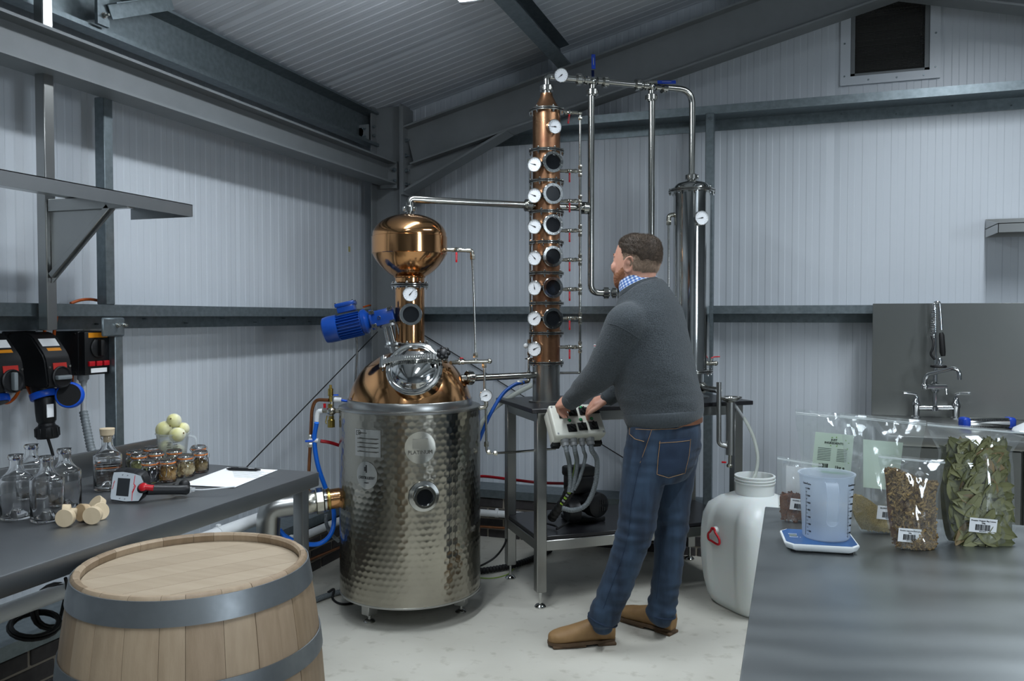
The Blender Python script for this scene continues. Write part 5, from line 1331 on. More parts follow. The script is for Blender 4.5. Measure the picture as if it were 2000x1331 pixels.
tube_thing('red_hose', 'long red hose stretched low across the gable wall', 'hose', [d4(925, 942, 4.7), d4(938, 931, 4.72), d4(990, 936, 4.78), d4(1050, 943, 4.8), d4(1105, 945, 4.7)], .0085, 'red_hose')
# bracing wires
def wire(label, a, b, r=.0035):
    m = MB(); m.cyl(a, b, r, n=8); tag(m.build('bracing_wire', 'black_rubber'), label, 'wire')
wire('thin black bracing wire slanting down the cladding beside the bench', on(757, 628, 0, -2.68), on(470, 925, 0, -2.68))
wire('thin black bracing wire slanting down the gable wall behind the stand', on(815, 647, 1, 5.205), on(1298, 944, 1, 5.205))
# white waste pipes and small copper pipes along the plinth
def wpipe(label, a, b, r, collars=(), material='white_plastic', name='waste_pipe', cat='pipe'):
    o = thing(name, label, cat, a); MB().cyl(a, b, r, n=24).build('tube', material, o)
    for t in collars:
        c_ = Vector(a).lerp(Vector(b), t); d_ = (Vector(b) - Vector(a)).normalized()
        MB().lathe([(r, -.012), (r * 1.12, -.011), (r * 1.12, .011), (r, .012)], c_, d_, 24).build('collar', material, o)
        MB().cbox(c_ + UP * r * 1.2, (.02, .02, .014), None, .003, 1).build('clip', material, o)
wpipe('white waste pipe on the ledge under the steel bench', Vector((-2.5, .2, .465)), Vector((-2.5, 3.42, .447)), .03, (.9,))
wpipe('white waste pipe in front of the plinth behind the drain elbow', Vector((-2.5, 3.55, .262)), Vector((-2.5, 4.6, .25)), .022, (.12,))
wpipe('white waste pipe on the gable wall beside the stand leg', on(925, 1001, 1, 4.95), on(1300, 1026, 1, 4.95), .0225, (.13,))
wpipe('thin copper pipe along the gable plinth near the floor', on(925, 1028, 1, 4.97), on(1300, 1052, 1, 4.97), .0085, (), 'copper_pipe', 'copper_skirting_pipe')
wpipe('thin copper pipe along the plinth behind the bench leg', on(600, 1096, 0, -2.54), on(672, 1066, 0, -2.54), .0085, (), 'copper_pipe', 'copper_skirting_pipe')
wpipe('short copper pipe end with white cap behind the bench leg', on(578, 1026, 0, -2.5), on(600, 1032, 0, -2.5), .008, (), 'copper_pipe', 'copper_skirting_pipe')
# floor cables
tube_thing('floor_cable', 'thin black cable curving over the floor behind the still', 'cable', [d4(992, 1040, 4.6), d4(985, 1065, 4.45), d4(968, 1088, 4.35), d4(945, 1103, 4.32), d4(925, 1110, 4.34)], .0055, 'black_rubber')
fcon = corrugated(None, [on(925, 1117, 2, .02), on(960, 1113, 2, .02), on(1000, 1105, 2, .02), on(1040, 1092, 2, .02), on(1075, 1075, 2, .02)], .018, 'floor_conduit', 'black_rubber', .02); tag(fcon, 'black spiral wrapped cable bundle on the floor under the stand', 'cable')
tube_thing('earth_wire', 'thin green and yellow earth wire on the floor under the stand', 'wire', [on(925, 1128, 2, .004), on(960, 1130, 2, .004), on(990, 1123, 2, .004), on(1003, 1112, 2, .004)], .0025, 'green_yellow', 8, 6)
fc2 = corrugated(None, [on(595, 1183, 2, .016), on(620, 1171, 2, .016), on(645, 1162, 2, .016), on(668, 1156, 2, .016)], .0145, 'floor_conduit', 'grey_conduit', .012); tag(fc2, 'grey corrugated conduit on the floor beside the still', 'conduit')
tube_thing('floor_cable', 'black cable looping on the floor at the still foot', 'cable', [on(640, 1158, 2, .03), on(652, 1152, 2, .04), on(650, 1170, 2, .006), on(665, 1180, 2, .006), on(690, 1178, 2, .006), on(720, 1165, 2, .006)], .006, 'black_rubber')
# coiled black cable on the ledge under the bench
CK = thing('coiled_cable', 'coil of black cable lying on the ledge under the bench', 'cable', on(100, 1230, 0, -2.53))
def coil(c, axis, R, turns, r, seed):
    rr = random.Random(seed); z = Vector(axis).normalized(); a = z.orthogonal().normalized(); b = z.cross(a); pts = []
    for k in range(int(turns * 20)):
        t = 2 * PI * k / 20; R_ = R * (1 + .08 * math.sin(t * .37 + seed)); pts.append(Vector(c) + a * R_ * math.cos(t) + b * R_ * .9 * math.sin(t) + z * (.012 * math.sin(t * .21) + .003 * t / 6.28))
    return MB().tube(pts, r, 8)
coil(on(104, 1185, 0, -2.5), (1, -.25, .25), .075, 4, .006, 1).build('cable_loop', 'black_rubber', CK)
coil(on(68, 1224, 0, -2.49), (.35, -.2, 1), .075, 4, .006, 2).build('cable_loop', 'black_rubber', CK)
hose(CK, [on(128, 1130, 0, -2.45), on(131, 1150, 0, -2.47), on(124, 1180, 0, -2.5), on(116, 1215, 0, -2.5)], .006, 'cable_tail', 'black_rubber')

# ================================================================== control box and pump on the stand
tv = (VD * .62 + UP * .785).normalized(); bv = (VD * .785 - UP * .62).normalized(); pn = -bv
cb0 = at(1087, 852, 3.83)
Lb = .257
CB = thing('control_box', 'cream control box of rotary switches on the front of the stand', 'control box', cb0)
def cbp(a, b, c=0): return cb0 + UD * a + tv * b + pn * c
CM = Matrix((UD, tv, pn)).transposed().to_4x4()
MB().cbox(cbp(Lb / 2, .085, -.02), (Lb, .17, .042), CM, .008, 3).build('lid', 'offwhite_box', CB)
MB().cbox(cbp(Lb / 2, .085, -.07), (Lb - .006, .164, .065), CM, .006).build('case', 'offwhite_box', CB)
for a, b in ((.012, .012), (Lb - .012, .012), (.012, .158), (Lb - .012, .158)): MB().cyl(cbp(a, b, .001), cbp(a, b, .002), .005, n=10).build('screw', 'grey_plastic', CB)
def hit_panel(px, py):
    r = ray(px, py); t = (cbp(0, 0, .001) - CAM).dot(pn) / r.dot(pn); return CAM + r * t
def rotary(px, py, rot):
    p = hit_panel(px, py); M = CM @ Matrix.Rotation(rot, 4, 'Z')
    s_ = MB().cbox(p + pn * .003, (.045, .042, .006), CM, .002).build('switch_plate', 'black_plastic', CB)
    MB().lathe([(.016, 0), (.016, .008), (.014, .01), (0, .01)], p + pn * .006, pn, 20).build('switch_collar', 'black_rubber', s_)
    MB().cbox(p + pn * .02, (.009, .032, .014), M, .003).build('switch_knob', 'black_plastic', s_)
for px, py, r_ in ((1117, 837, .9), (1137.5, 834, .5), (1159, 832, .5), (1099, 810, .8), (1118, 806, .6), (1139, 804, .4), (1161, 801, .7)): rotary(px, py, r_)
for px, py in ((1112, 822), (1134, 820.5), (1155, 818.5), (1134, 797)):
    p = hit_panel(px, py); l_ = MB().lathe([(.0095, 0), (.0095, .003), (.0085, .004)], p, pn, 18).build('lamp_ring', 'steel_pipe', CB)
    MB().sphere(p + pn * .004, .0082, 14, 8, scale=(1, 1, .6), mtx=CM).build('green_lamp', 'green_lamp', l_)
MB().cbox(cbp(.02, -.004, -.085), (.04, .02, .03), CM).build('foot_bracket', 'black_plastic', CB); MB().cbox(cbp(Lb - .02, -.004, -.085), (.04, .02, .03), CM).build('foot_bracket', 'black_plastic', CB)
MB().cbox(cbp(Lb / 2, .09, -.13), (.12, .1, .07), CM, .003).build('mount_bracket', 'stainless', CB)
# glands and conduits
gl = [(.055, .031, .0165), (.098, .028, .0165), (.142, .024, .013), (.185, .03, .018)]
ends = [[(1112, 905), (1114, 940), (1112, 962)], [(1127, 905), (1122, 940), (1116, 962)], [(1143, 895), (1132, 935), (1121, 958)], [(1166, 900), (1163, 945), (1146, 985), (1120, 997), (1098, 993)]]
bund = d4(1107, 965, 4.02)
for (a, c_, r_), en in zip(gl, ends):
    g0 = cbp(a, 0, -.045); gd = (-tv * .9 - UP * .35).normalized()
    MB().lathe([(r_ * 1.25, -.004), (r_ * 1.25, .012), (r_ * 1.05, .014), (r_ * 1.1, .028), (r_ * .9, .032)], g0, gd, 10).build('gland', 'grey_plastic', CB, smooth=25)
    pts = [g0 + gd * .025, g0 + gd * .06] + [d4(x, y, 3.92) for x, y in en]
    corrugated(CB, pts, r_ * .72, 'conduit', 'grey_conduit', .008)
hose(CB, [d4(1122, 880, 3.98), d4(1123, 905, 3.985), d4(1117, 940, 3.985), d4(1112, 965, 3.99)], .003, 'earth_wire', 'green_yellow')
wr = corrugated(CB, [d4(1114, 958, 3.94), d4(1104, 975, 4.0), d4(1090, 995, 4.04), d4(1078, 1012, 4.1)], .024, 'spiral_wrap', 'black_rubber', .03, 12)
for t in range(9):
    p = d4(1112 - t * 3.6, 962 + t * 5.4, 3.925 + t * .018); MB().cbox(p, (.016, .016, .006), frame3(-_F, UP + RGT * .6), .002, 1).build('wrap_gap', 'grey_plastic' if t % 2 else 'green_yellow', CB)
# pump
PU = thing('transfer_pump', 'black electric pump on the lower shelf of the stand', 'pump', sp(.32, .24, .36))
pm = lambda a, b, z: sp(a, b, .362 + z)
pax = (UD * .25 - VD * .97).normalized()
MB().cbox(pm(.33, .23, .012), (.2, .14, .024), SM, .004).build('pump_foot', 'black_plastic', PU)
pc0 = pm(.36, .08, .105)
MB().lathe([(0, 0), (.05, .0), (.062, .006), (.066, .02), (.066, .06), (.058, .065), (.058, .2), (.07, .205), (.07, .24), (0, .24)], pc0, -pax, 36).build('pump_motor', 'black_plastic', PU)
for k in range(-3, 4):
    for s in (-1, 1):
        MB().cbox(pc0 + pax * .0015 + UD * (k * .013) + UP * s * .018, (.005, .002, .026 - abs(k) * .003), frame3(UP, UD)).build('vent_slot', 'black_rubber', PU, smooth=0)
MB().cbox(pm(.30, .22, .20), (.13, .13, .09), SM, .012).build('pump_terminal', 'black_plastic', PU)
MB().cbox(pm(.30, .22, .265), (.16, .11, .055), SM, .014).build('pump_hood', 'black_plastic', PU)
MB().lathe([(0, 0), (.052, 0), (.06, .01), (.06, .06), (0, .06)], pm(.19, .12, .08), UD, 24).build('pump_head', 'black_plastic', PU)
hose(PU, [pm(.2, .1, .03), pm(.1, .02, .02), pm(.12, .1, .012), pm(.06, .2, .02)], .005, 'pump_cable', 'black_rubber')

# ================================================================== spirit parrot and drum
PA = thing('spirit_parrot', 'stainless spirit parrot with cup and red tap hanging at the stand corner', 'parrot', at(1426, 900, 4.22))
a4 = lambda px, py, d=4.22: at(px, py, d)
pipe(PA, [a4(1385, 760, 4.36), a4(1404, 763)], .0165, name='inlet', bend=.01)
pipe(PA, [a4(1404, 747), a4(1404, 868), a4(1420, 872)], 4.9 * mpp(4.22), .045, 'riser_tube', 'stainless')
MB().cyl(a4(1426.5, 786), a4(1426, 889), 8.6 * mpp(4.22), n=28).build('main_tube', 'stainless', PA)
MB().lathe([(.022, 0), (.04, .008), (.054, .02), (.058, .026), (.057, .028), (.05, .022), (.035, .012), (0, .012)], a4(1427, 786), UP, 36).build('cup', 'stainless', PA)
MB().torus(a4(1427, 777), UP, .018, .003, 20, 6).build('cup_ring', 'steel_polished', PA)
MB().cyl(a4(1426, 889), a4(1425.5, 908), .0095, n=16).build('drain_neck', 'nickel', PA)
MB().lathe([(.013, 0), (.016, .004), (.016, .012), (.012, .016)], a4(1425, 913), UP, 16).build('drain_nut', 'nickel', PA)
MB().cbox(a4(1414, 903.5, 4.2), (.024, .008, .009), None, .002).build('red_tap', 'red_plastic', PA)
pipe(PA, [a4(1434, 790), a4(1453, 818)], .0085, name='spout', material='grey_plastic')
tube_thing('clear_hose', 'clear hose bowing from the parrot spout into the white drum', 'hose', [a4(1452, 816), a4(1463, 835, 4.2), a4(1474, 862, 4.18), a4(1480, 895, 4.15), a4(1476, 925, 4.13), a4(1466, 943, 4.11), a4(1462, 950, 4.1)], .0085, 'clear_hose')
mat('hdpe_white', '#d5dad8', .38, sss=.25)
DC = Vector((-.174, 4.235, 0)); dx_ = Vector((.683, -.73, 0)).normalized(); dy_ = Vector((-dx_.y, dx_.x, 0))
DR = thing('plastic_drum', 'white plastic square drum with screw neck and red handle', 'drum', DC)
m = MB(); NA = 96; KD = 1.2
prof = [(0, .006, .5), (.105, .002, .6), (.135, .0, .7), (.150, .018, .8), (.160, .05, .9), (.172, .12, 1), (.181, .22, 1), (.184, .30, 1), (.182, .38, 1), (.176, .45, 1), (.163, .505, .8), (.14, .545, .5), (.11, .563, .2), (.092, .567, .0), (.09, .568, 0)]
P = []
for i in range(NA):
    a = 2 * PI * i / NA; row = []
    ca, sa = math.cos(a), math.sin(a)
    for R_, z, sq in prof:
        e_ = 2 + 3.2 * sq; k = (abs(ca) ** e_ + abs(sa) ** e_) ** (-1 / e_)
        kk = KD if z < .5 else 1 + (KD - 1) * max(0, (.563 - z) / .063)
        x, y = R_ * k * ca * kk, R_ * k * sa * .95 * kk
        # recessed panel on each flat, bounded by soft ridges
        s_ = y if abs(ca) > abs(sa) else x
        ins = .011 * sq * max(0, min(1, (.115 - abs(s_)) / .02)) * max(0, min(1, (z - .03) / .05)) * (1 if abs(ca) > abs(sa) or True else 0)
        if .05 < abs(s_) < .10 or abs(s_) <= .05:
            if abs(ca) > abs(sa): x -= ins * (1 if ca > 0 else -1)
            else: y -= ins * (1 if sa > 0 else -1)
        row.append(DC + dx_ * x + dy_ * y + UP * z)
    P.append(row)
m.grid(P, True); bmesh.ops.remove_doubles(m.bm, verts=m.bm.verts, dist=1e-4); m.build('drum_body', 'hdpe_white', DR, smooth=60)
NZ = .567
MB().lathe([(.089, NZ - .004), (.094, NZ), (.094, NZ + .055), (.099, NZ + .056), (.099, NZ + .062), (.094, NZ + .064), (.094, NZ + .068), (.1, NZ + .07), (.1, NZ + .075), (.095, NZ + .077), (.095, NZ + .082), (.099, NZ + .084), (.099, NZ + .09), (.096, NZ + .092), (.089, NZ + .092), (.088, NZ + .088), (.088, NZ - .03)], DC, n=56).build('drum_neck', 'hdpe_white', DR)
hp_ = on_cyl(1398, 1036, (DC.x, DC.y), .172); hn = -dy_
hx = dx_; hc = DC - dy_ * .168 + dx_ * .02; hc.z = at(1398, 1036, 4.05).z
tt = ((at(1398, 1036, 1) - CAM)); den = tt.dot(dy_); tq = ((DC - dy_ * .199) - CAM).dot(dy_) / den; hc = CAM + tt * tq
MB().lathe([(.018, -.006), (.018, .004), (.014, .01), (0, .01)], hc, hn, 24).build('handle_boss', 'hdpe_white', DR)
lp_ = [(-.012, .006), (-.02, -.008), (-.034, -.022), (-.032, -.042), (-.01, -.046), (.022, -.05), (.036, -.044), (.034, -.026), (.02, -.014), (.008, -.004), (.004, .008), (-.012, .006)]
m = MB(); m.tube(spline([hc + hn * .013 + hx * a * 1.25 + UP * b * 1.25 for a, b in lp_], 4), .0055, 10); m.build('handle', 'red_plastic', DR)
MB().tube([hc + hn * .012 - hx * .012 + UP * .002, hc + hn * .014 + UP * .006, hc + hn * .012 + hx * .012 + UP * .002], .005, 10).build('handle_hook', 'red_plastic', DR)
# ================================================================== steel table with bags, jug and scale
mat('table_steel', '#969b9c', .36, 1, noise_=.4, color2='#828788', nscale=3, bump=(260, .05, .001, (10, 2, 10)), rough2=.46)
def _swirl(mname):
    nt = MATS[mname].node_tree; b = nt.nodes['Principled BSDF']
    tc = nt.nodes.new('ShaderNodeTexCoord'); mp = nt.nodes.new('ShaderNodeMapping'); mp.inputs['Location'].default_value = (.55, 1.05, 0)
    w = nt.nodes.new('ShaderNodeTexWave'); w.wave_type = 'RINGS'; w.rings_direction = 'Z'; w.inputs['Scale'].default_value = 2.2; w.inputs['Distortion'].default_value = 14.0; w.inputs['Detail'].default_value = 3.0; w.inputs['Detail Scale'].default_value = .6
    nt.links.new(tc.outputs['Object'], mp.inputs[0]); nt.links.new(mp.outputs[0], w.inputs[0])
    r = nt.nodes.new('ShaderNodeMapRange'); r.inputs[3].default_value = .36; r.inputs[4].default_value = .41; nt.links.new(w.outputs['Fac'], r.inputs[0]); nt.links.new(r.outputs[0], b.inputs['Roughness'])
_swirl('table_steel')
TX0, TX1, TY0, TY1 = -.072, 1.75, .42, 2.462
TB = thing('steel_table', 'broad stainless table holding the bags of botanicals', 'table', ((TX0 + TX1) / 2, (TY0 + TY1) / 2, 0))
MB().box((TX0, TY0, .862), (TX1, TY1, .9), .003, 2).build('table_top', 'table_steel', TB)
for x in (TX0 + .06, TX1 - .06):
    for y in (TY0 + .06, TY1 - .06):
        lg_ = MB().box((x - .02, y - .02, .03), (x + .02, y + .02, .864), .004, 2).build('leg', 'stainless', TB)
        MB().lathe([(0, 0), (.02, 0), (.02, .01), (.012, .014), (.012, .04), (0, .04)], (x, y, 0), n=16).build('foot', 'black_plastic', lg_)
MB().box((TX0 + .04, TY0 + .04, .26), (TX1 - .04, TY1 - .04, .285), .002, 1).build('under_shelf', 'stainless', TB)
film('bag_film', '#e6eaea', .965, .05, .22)
film('bag_film_dull', '#dfe5e2', .93, .1, .3)
mat('zip_strip', '#dfe6e6', .25, alpha=.6, trans=.2)
NH = FWD.copy()
def pouch(name, label, rows, d, T, film_='bag_film', seed=1, zipc='zip_strip', fill=None):
    """stand-up pouch. rows: (xL, xR, yL, yR) in pixels from the table up, on the upright plane at depth d"""
    rr = random.Random(seed)
    L_ = [at(a, yl, d) for a, b, yl, yr in rows]; R_ = [at(b, yr, d) for a, b, yl, yr in rows]
    for Q in (L_[0], R_[0]): Q.z = .9012
    Ls, Rs = spline(L_, 5), spline(R_, 5); NV_ = len(Ls) - 1; NU_ = 22
    base = (L_[0] + R_[0]) / 2; base.z = .9
    root = thing(name, label, 'bag', base, 'clear pouches of botanicals')
    off = Vector((seed * 3.1, seed * 1.7, 0))
    def thick(u, v):
        s = max(0, math.sin(PI * u)) ** .7
        h = (1 - max(0, (v - .12)) / .88) ** .75 if v > .12 else .75 + .25 * (v / .12)
        return T * s * max(0, h) + .0006
    def P(u, v, side, inset=0.0):
        i = min(NV_ - 1e-6, v * NV_); k = int(i); f = i - k
        p = Ls[k].lerp(Ls[k + 1], f).lerp(Rs[k].lerp(Rs[k + 1], f), u)
        w = noise.noise(Vector((u * 5, v * 6, side)) + off) * .006 + noise.noise(Vector((u * 14 + v * 9, v * 4, side)) + off) * .0028
        w *= min(1, 4 * min(u, 1 - u)) * min(1, v * 5)
        t = thick(u, v)
        return p + NH * (side * max(0, t * .5 - inset) + w * (1 if inset == 0 else .6))
    for side, nm in ((-1, 'front_film'), (1, 'rear_film')):
        m = MB(); m.grid([[P(i / NU_, j / NV_, side) for j in range(NV_ + 1)] for i in range(NU_ + 1)]); m.build(nm, film_, root, smooth=75)
    # zip strips and sealed top
    for vz in (.935, .955):
        m = MB(); m.tube([P(i / 12, vz, -1) - NH * .001 for i in range(13)], .0011, 6); m.build('zip', zipc, root)
    return root, P, thick
def content_mass(root, P, vtop, inset, material, name='contents', seed=0, lump=.0):
    m = MB(); nu, nv = 18, 14
    for side in (-1, 1):
        m.grid([[P(.04 + .92 * i / nu, .03 + (vtop(i / nu) - .03) * j / nv, side, inset) for j in range(nv + 1)] for i in range(nu + 1)])
    A = [P(.04 + .92 * i / nu, vtop(i / nu), -1, inset) for i in range(nu + 1)]; B = [P(.04 + .92 * i / nu, vtop(i / nu), 1, inset) for i in range(nu + 1)]
    m.grid([[a, a.lerp(b, .5), b] for a, b in zip(A, B)])
    return m, lambda mm: tag(mm.build(name, material, root, smooth=60), kind='stuff')
def chips(root, P, vtop, inset, n, size, material, seed, name='chips', asp=(.35, .12)):
    rr = random.Random(seed); m = MB()
    for k in range(n):
        u = rr.uniform(.08, .92); v = rr.uniform(.035, 1) * vtop(u); top = rr.random() < .15
        side = -1 if rr.random() < .8 else 1
        p = P(u, vtop(u) if top else v, side if not top else rr.uniform(-1, 1), inset + rr.uniform(0, .003))
        s = size * rr.uniform(.5, 1.5)
        M = Matrix.Translation(p) @ Matrix.Rotation(rr.uniform(0, 6.3), 4, NH) @ Matrix.Rotation(rr.uniform(-.7, .7), 4, 'X')
        q = frame3(NH, RGT); m.box((-s, -s * asp[0], -s * asp[1]), (s, s * asp[0], s * asp[1]), 0, 1, M @ q)
    tag(m.build(name, material, root, smooth=0), kind='stuff')
def sticker(root, P, uv, w, h, rot, title, sub=None, mat_='label_white', bars=True, off=.003, tsize=.0062):
    c_ = P(uv[0], uv[1], -1) - NH * off; x = (RGT * math.cos(rot) + UP * math.sin(rot)); y = -NH.cross(x) if (-NH.cross(x)).z > 0 else NH.cross(x)
    n = x.cross(y)
    M = Matrix((x, y, n)).transposed().to_4x4()
    s = MB().cbox(c_, (w, h, .0006), M, .0002, 1).build('label', mat_, root)
    text('label_text', title, tsize, c_ + y * h * .33 + n * .0006, x, y, 'ink', s)
    if sub: text('label_text', sub, tsize * .9, c_ + y * h * .17 + n * .0006, x, y, 'ink', s)
    if bars:
        rb = random.Random(len(title)); m = MB(); xx = -w * .28
        while xx < w * .26:
            bw = w * rb.choice((.008, .012, .02)); m.cbox(c_ + x * (xx + bw / 2) - y * h * .14 + n * .0006, (bw, h * .42, .0003), M); xx += bw + w * rb.choice((.008, .012, .016))
        m.build('barcode', 'ink', s, smooth=0)
        text('label_text', '5060134 802171', tsize * .5, c_ - y * h * .41 + n * .0006, x, y, 'ink_grey', s)
    return s
cmat('liquorice', '#7d6238', '#2c1e11', 500); cmat('liquorice_b', '#a88c56', '#5c4222', 400); cmat('elder', '#b09a62', '#7c6b3c', 500); cmat('cassia', '#7a4a2c', '#4c2a18', 400)
# crushed bark
g1, P1, t1_ = pouch('botanical_bag', 'clear pouch of brown crushed bark behind the scale', [(1524, 1602, 1012, 1024), (1520, 1606, 985, 995), (1519, 1606, 950, 960), (1518, 1606, 915, 925), (1518, 1606, 891, 906)], 2.2, .05, 'bag_film_dull', 2)
vt = lambda u: .36 + .06 * math.sin(u * 5)
m, fin = content_mass(g1, P1, vt, .004, 'cassia'); fin(m); chips(g1, P1, vt, .003, 260, .006, 'cassia', 4)
sticker(g1, P1, (.42, .3), .052, .03, -.12, 'CRUSHED CASSIA 500g', tsize=.0042)
m = MB(); bl = lambda u, v: P1(u, v, 1) - NH * .006; m.prism([bl(.2, .4), bl(.95, .4), bl(.95, .82), bl(.2, .82)], NH * .0005); m.build('back_label', 'label_white', g1, smooth=0)
# big pouch with printed label
g2, P2, t2_ = pouch('botanical_bag', 'large nearly empty clear pouch with pale green printed label', [(1596, 1700, 1000, 1006), (1576, 1700, 980, 985), (1568, 1700, 930, 935), (1561, 1698, 870, 876), (1555, 1696, 830, 838), (1553, 1692, 799, 813)], 2.29, .05, 'bag_film', 5)
vt2 = lambda u: .16 + .03 * math.sin(u * 4)
m, fin = content_mass(g2, P2, vt2, .005, 'dried_cream'); fin(m)
lq = [at(1593, 844, 2.262), at(1668, 851, 2.262), at(1661, 931, 2.262), at(1585, 921, 2.262)]
m = MB(); m.prism(lq, NH * .0006); gl_ = m.build('label', 'label_green', g2, smooth=0)
lx = (lq[1] - lq[0]).normalized(); ly = (lq[0] - lq[3]); ly = (ly - lx * ly.dot(lx)).normalized(); lc_ = sum(lq, Vector()) / 4 - NH * .0008
lw, lh = (lq[1] - lq[0]).length, (lq[0] - lq[3]).length
LM = Matrix((lx, ly, lx.cross(ly))).transposed().to_4x4()
text('label_text', 'JUST', .0085, lc_ + ly * lh * .345, lx, ly, 'ink', gl_); text('label_text', 'INGREDIENTS', .0085, lc_ + ly * lh * .265, lx, ly, 'ink', gl_)
for i in range(8):
    for s_ in (-1, 1): MB().cbox(lc_ + ly * lh * (.12 - i * .042) + lx * s_ * lw * .23, (lw * (.34 if s_ < 0 else .26), .0012, .0003), LM).build('print_line', 'ink_grey', gl_, smooth=0)
m = MB(); rb = random.Random(8); xx = -lw * .34
while xx < -lw * .1: bw = lw * rb.choice((.008, .014, .02)); m.cbox(lc_ + lx * xx - ly * lh * .32, (bw, lh * .11, .0003), LM); xx += bw + lw * .012
m.build('barcode', 'ink', gl_, smooth=0)
text('label_text', '1kg e', .013, lc_ + lx * lw * .2 - ly * lh * .34, lx, ly, 'ink', gl_)
MB().cbox(lc_ - ly * lh * .475 + NH * .0004, (lw * .995, lh * .045, .0005), LM).build('green_band', 'leaf_green', gl_, smooth=0)
for i, (a, b) in enumerate(((-.06, .41), (.05, .42), (-.08, .2), (.08, .2), (.3, .36), (.38, .3), (.36, .15), (.42, -.2))):
    MB().cbox(lc_ + lx * lw * a + ly * lh * b, (.004, .0018, .0003), LM @ Matrix.Rotation(i * 1.3, 4, 'Z')).build('leaf_print', 'leaf_green', gl_, smooth=0)
# elderflower
g3, P3, t3_ = pouch('botanical_bag', 'clear pouch of fine khaki dried flowers behind the liquorice', [(1682, 1772, 1030, 1049), (1664, 1780, 1008, 1028), (1655, 1786, 970, 985), (1650, 1792, 920, 932), (1647, 1798, 870, 882), (1642, 1806, 830, 846), (1640, 1809, 806, 822)], 2.085, .055, 'bag_film_dull', 9)
vt3 = lambda u: .27 + .06 * (1 - u) + .03 * math.sin(u * 9)
m, fin = content_mass(g3, P3, vt3, .004, 'elder'); fin(m); chips(g3, P3, vt3, .003, 700, .0022, 'elder', 5)
sticker(g3, P3, (.55, .26), .062, .034, -.1, 'ELDERFLOWERS 500g', tsize=.0052)
m = MB(); bl = lambda u, v: P3(u, v, 1) - NH * .004; m.prism([bl(.28, .4), bl(.78, .4), bl(.78, .72), bl(.28, .72)], NH * .0005); m.build('back_label', 'label_green', g3, smooth=0)
# liquorice
g4, P4, t4_ = pouch('botanical_bag', 'clear pouch of chopped brown and tan root with barcode label', [(1745, 1829, 1070, 1077), (1738, 1832, 1045, 1052), (1730, 1832, 1005, 1010), (1727, 1832, 965, 970), (1724, 1839, 930, 940), (1717, 1843, 905, 916), (1715, 1846, 887, 899)], 1.945, .07, 'bag_film', 12)
vt4 = lambda u: .74 - .12 * u + .03 * math.sin(u * 7)
m, fin = content_mass(g4, P4, vt4, .010, 'dried_brown'); fin(m); chips(g4, P4, vt4, .004, 1300, .0052, 'liquorice', 6); chips(g4, P4, vt4, .0025, 700, .005, 'liquorice_b', 7, 'light_chips')
sticker(g4, P4, (.3, .2), .054, .032, -.08, 'Premier Liquorice Root cut', '500g', tsize=.0042, off=.005)
# bay leaves
g5, P5, t5_ = pouch('botanical_bag', 'large clear pouch packed with dried olive green bay leaves', [(1850, 1981, 1070, 1076), (1841, 1983, 1045, 1050), (1833, 1982, 1000, 1005), (1830, 1981, 945, 950), (1831, 1979, 905, 910), (1833, 1977, 882, 886), (1822, 1988, 860, 868), (1812, 1999, 838, 852), (1810, 2001, 825, 843)], 1.99, .085, 'bag_film', 15)
mat('bay_mass', '#4c4e33', .8, noise_=.7, color2='#2c2d1d', nscale=60)
vt5 = lambda u: .70 - .04 * math.sin(u * 6)
m, fin = content_mass(g5, P5, vt5, .010, 'bay_mass', 'leaf_mass'); fin(m)
bay = [mat('bay_%s' % n_, a, .6, noise_=.5, color2=b, nscale=30, bump=(80, .15, .002)) for n_, a, b in (('olive', '#77784f', '#636440'), ('grey', '#83845f', '#6b6c48'), ('dark', '#62653f', '#4f5232'), ('tan', '#8d7a58', '#76633f'))]
def leaf_mesh(material, seed):
    rr = random.Random(seed); m = MB(); L_, W_ = .034, .0135; n = 7; rows = []
    for i in range(n + 1):
        t = i / n; w = W_ * math.sin(PI * t ** .9) ** .8 * (1 if 0 < i < n else .05); x = -L_ + 2 * L_ * t; z = .004 * math.sin(PI * t + rr.random()) ; c = .002 + .002 * rr.random()
        rows.append([(x, -w, z + c), (x, 0, z), (x, w, z + c * rr.uniform(.4, 1.4))])
    m.grid(rows); m.tube([(r_[1][0], 0, r_[1][2] + .0004) for r_ in rows], .0005, 3, False)
    bmesh.ops.recalc_face_normals(m.bm, faces=m.bm.faces); me = bpy.data.meshes.new('leaf'); m.bm.to_mesh(me); m.bm.free(); me.shade_smooth(); me.materials.append(material); return me
lm = [leaf_mesh(bay[k % 4], k) for k in range(8)]; rl = random.Random(21)
Mq = frame3(-NH, RGT)
for k in range(190):
    ro = rl.uniform(0, 2 * PI); sc_ = rl.uniform(.75, 1.1); mg = .05 + .2 * abs(math.cos(ro)) * sc_; mv = .045 + .12 * abs(math.sin(ro)) * sc_
    u = rl.uniform(mg, 1 - mg); v = rl.uniform(mv, .84 - mv)
    layer = k / 190
    p = P5(u, v, -1, .005 + .006 * (1 - layer)); idx = rl.choices(range(8), (4, 4, 3, 1, 4, 3, 3, .6))[0]
    o = bpy.data.objects.new('leaf', lm[idx]); COL.objects.link(o); o.parent = g5
    o.matrix_local = Matrix.Translation(p - BASE[g5.name]) @ Mq @ Matrix.Rotation(ro, 4, 'Z') @ Matrix.Rotation(rl.uniform(-.13, .13), 4, 'X') @ Matrix.Rotation(rl.uniform(-.1, .1), 4, 'Y') @ Matrix.Scale(sc_, 4)
sticker(g5, P5, (.44, .21), .066, .034, -.09, 'Premier Organic Bay Leaves', '250g', tsize=.0052, off=.006)
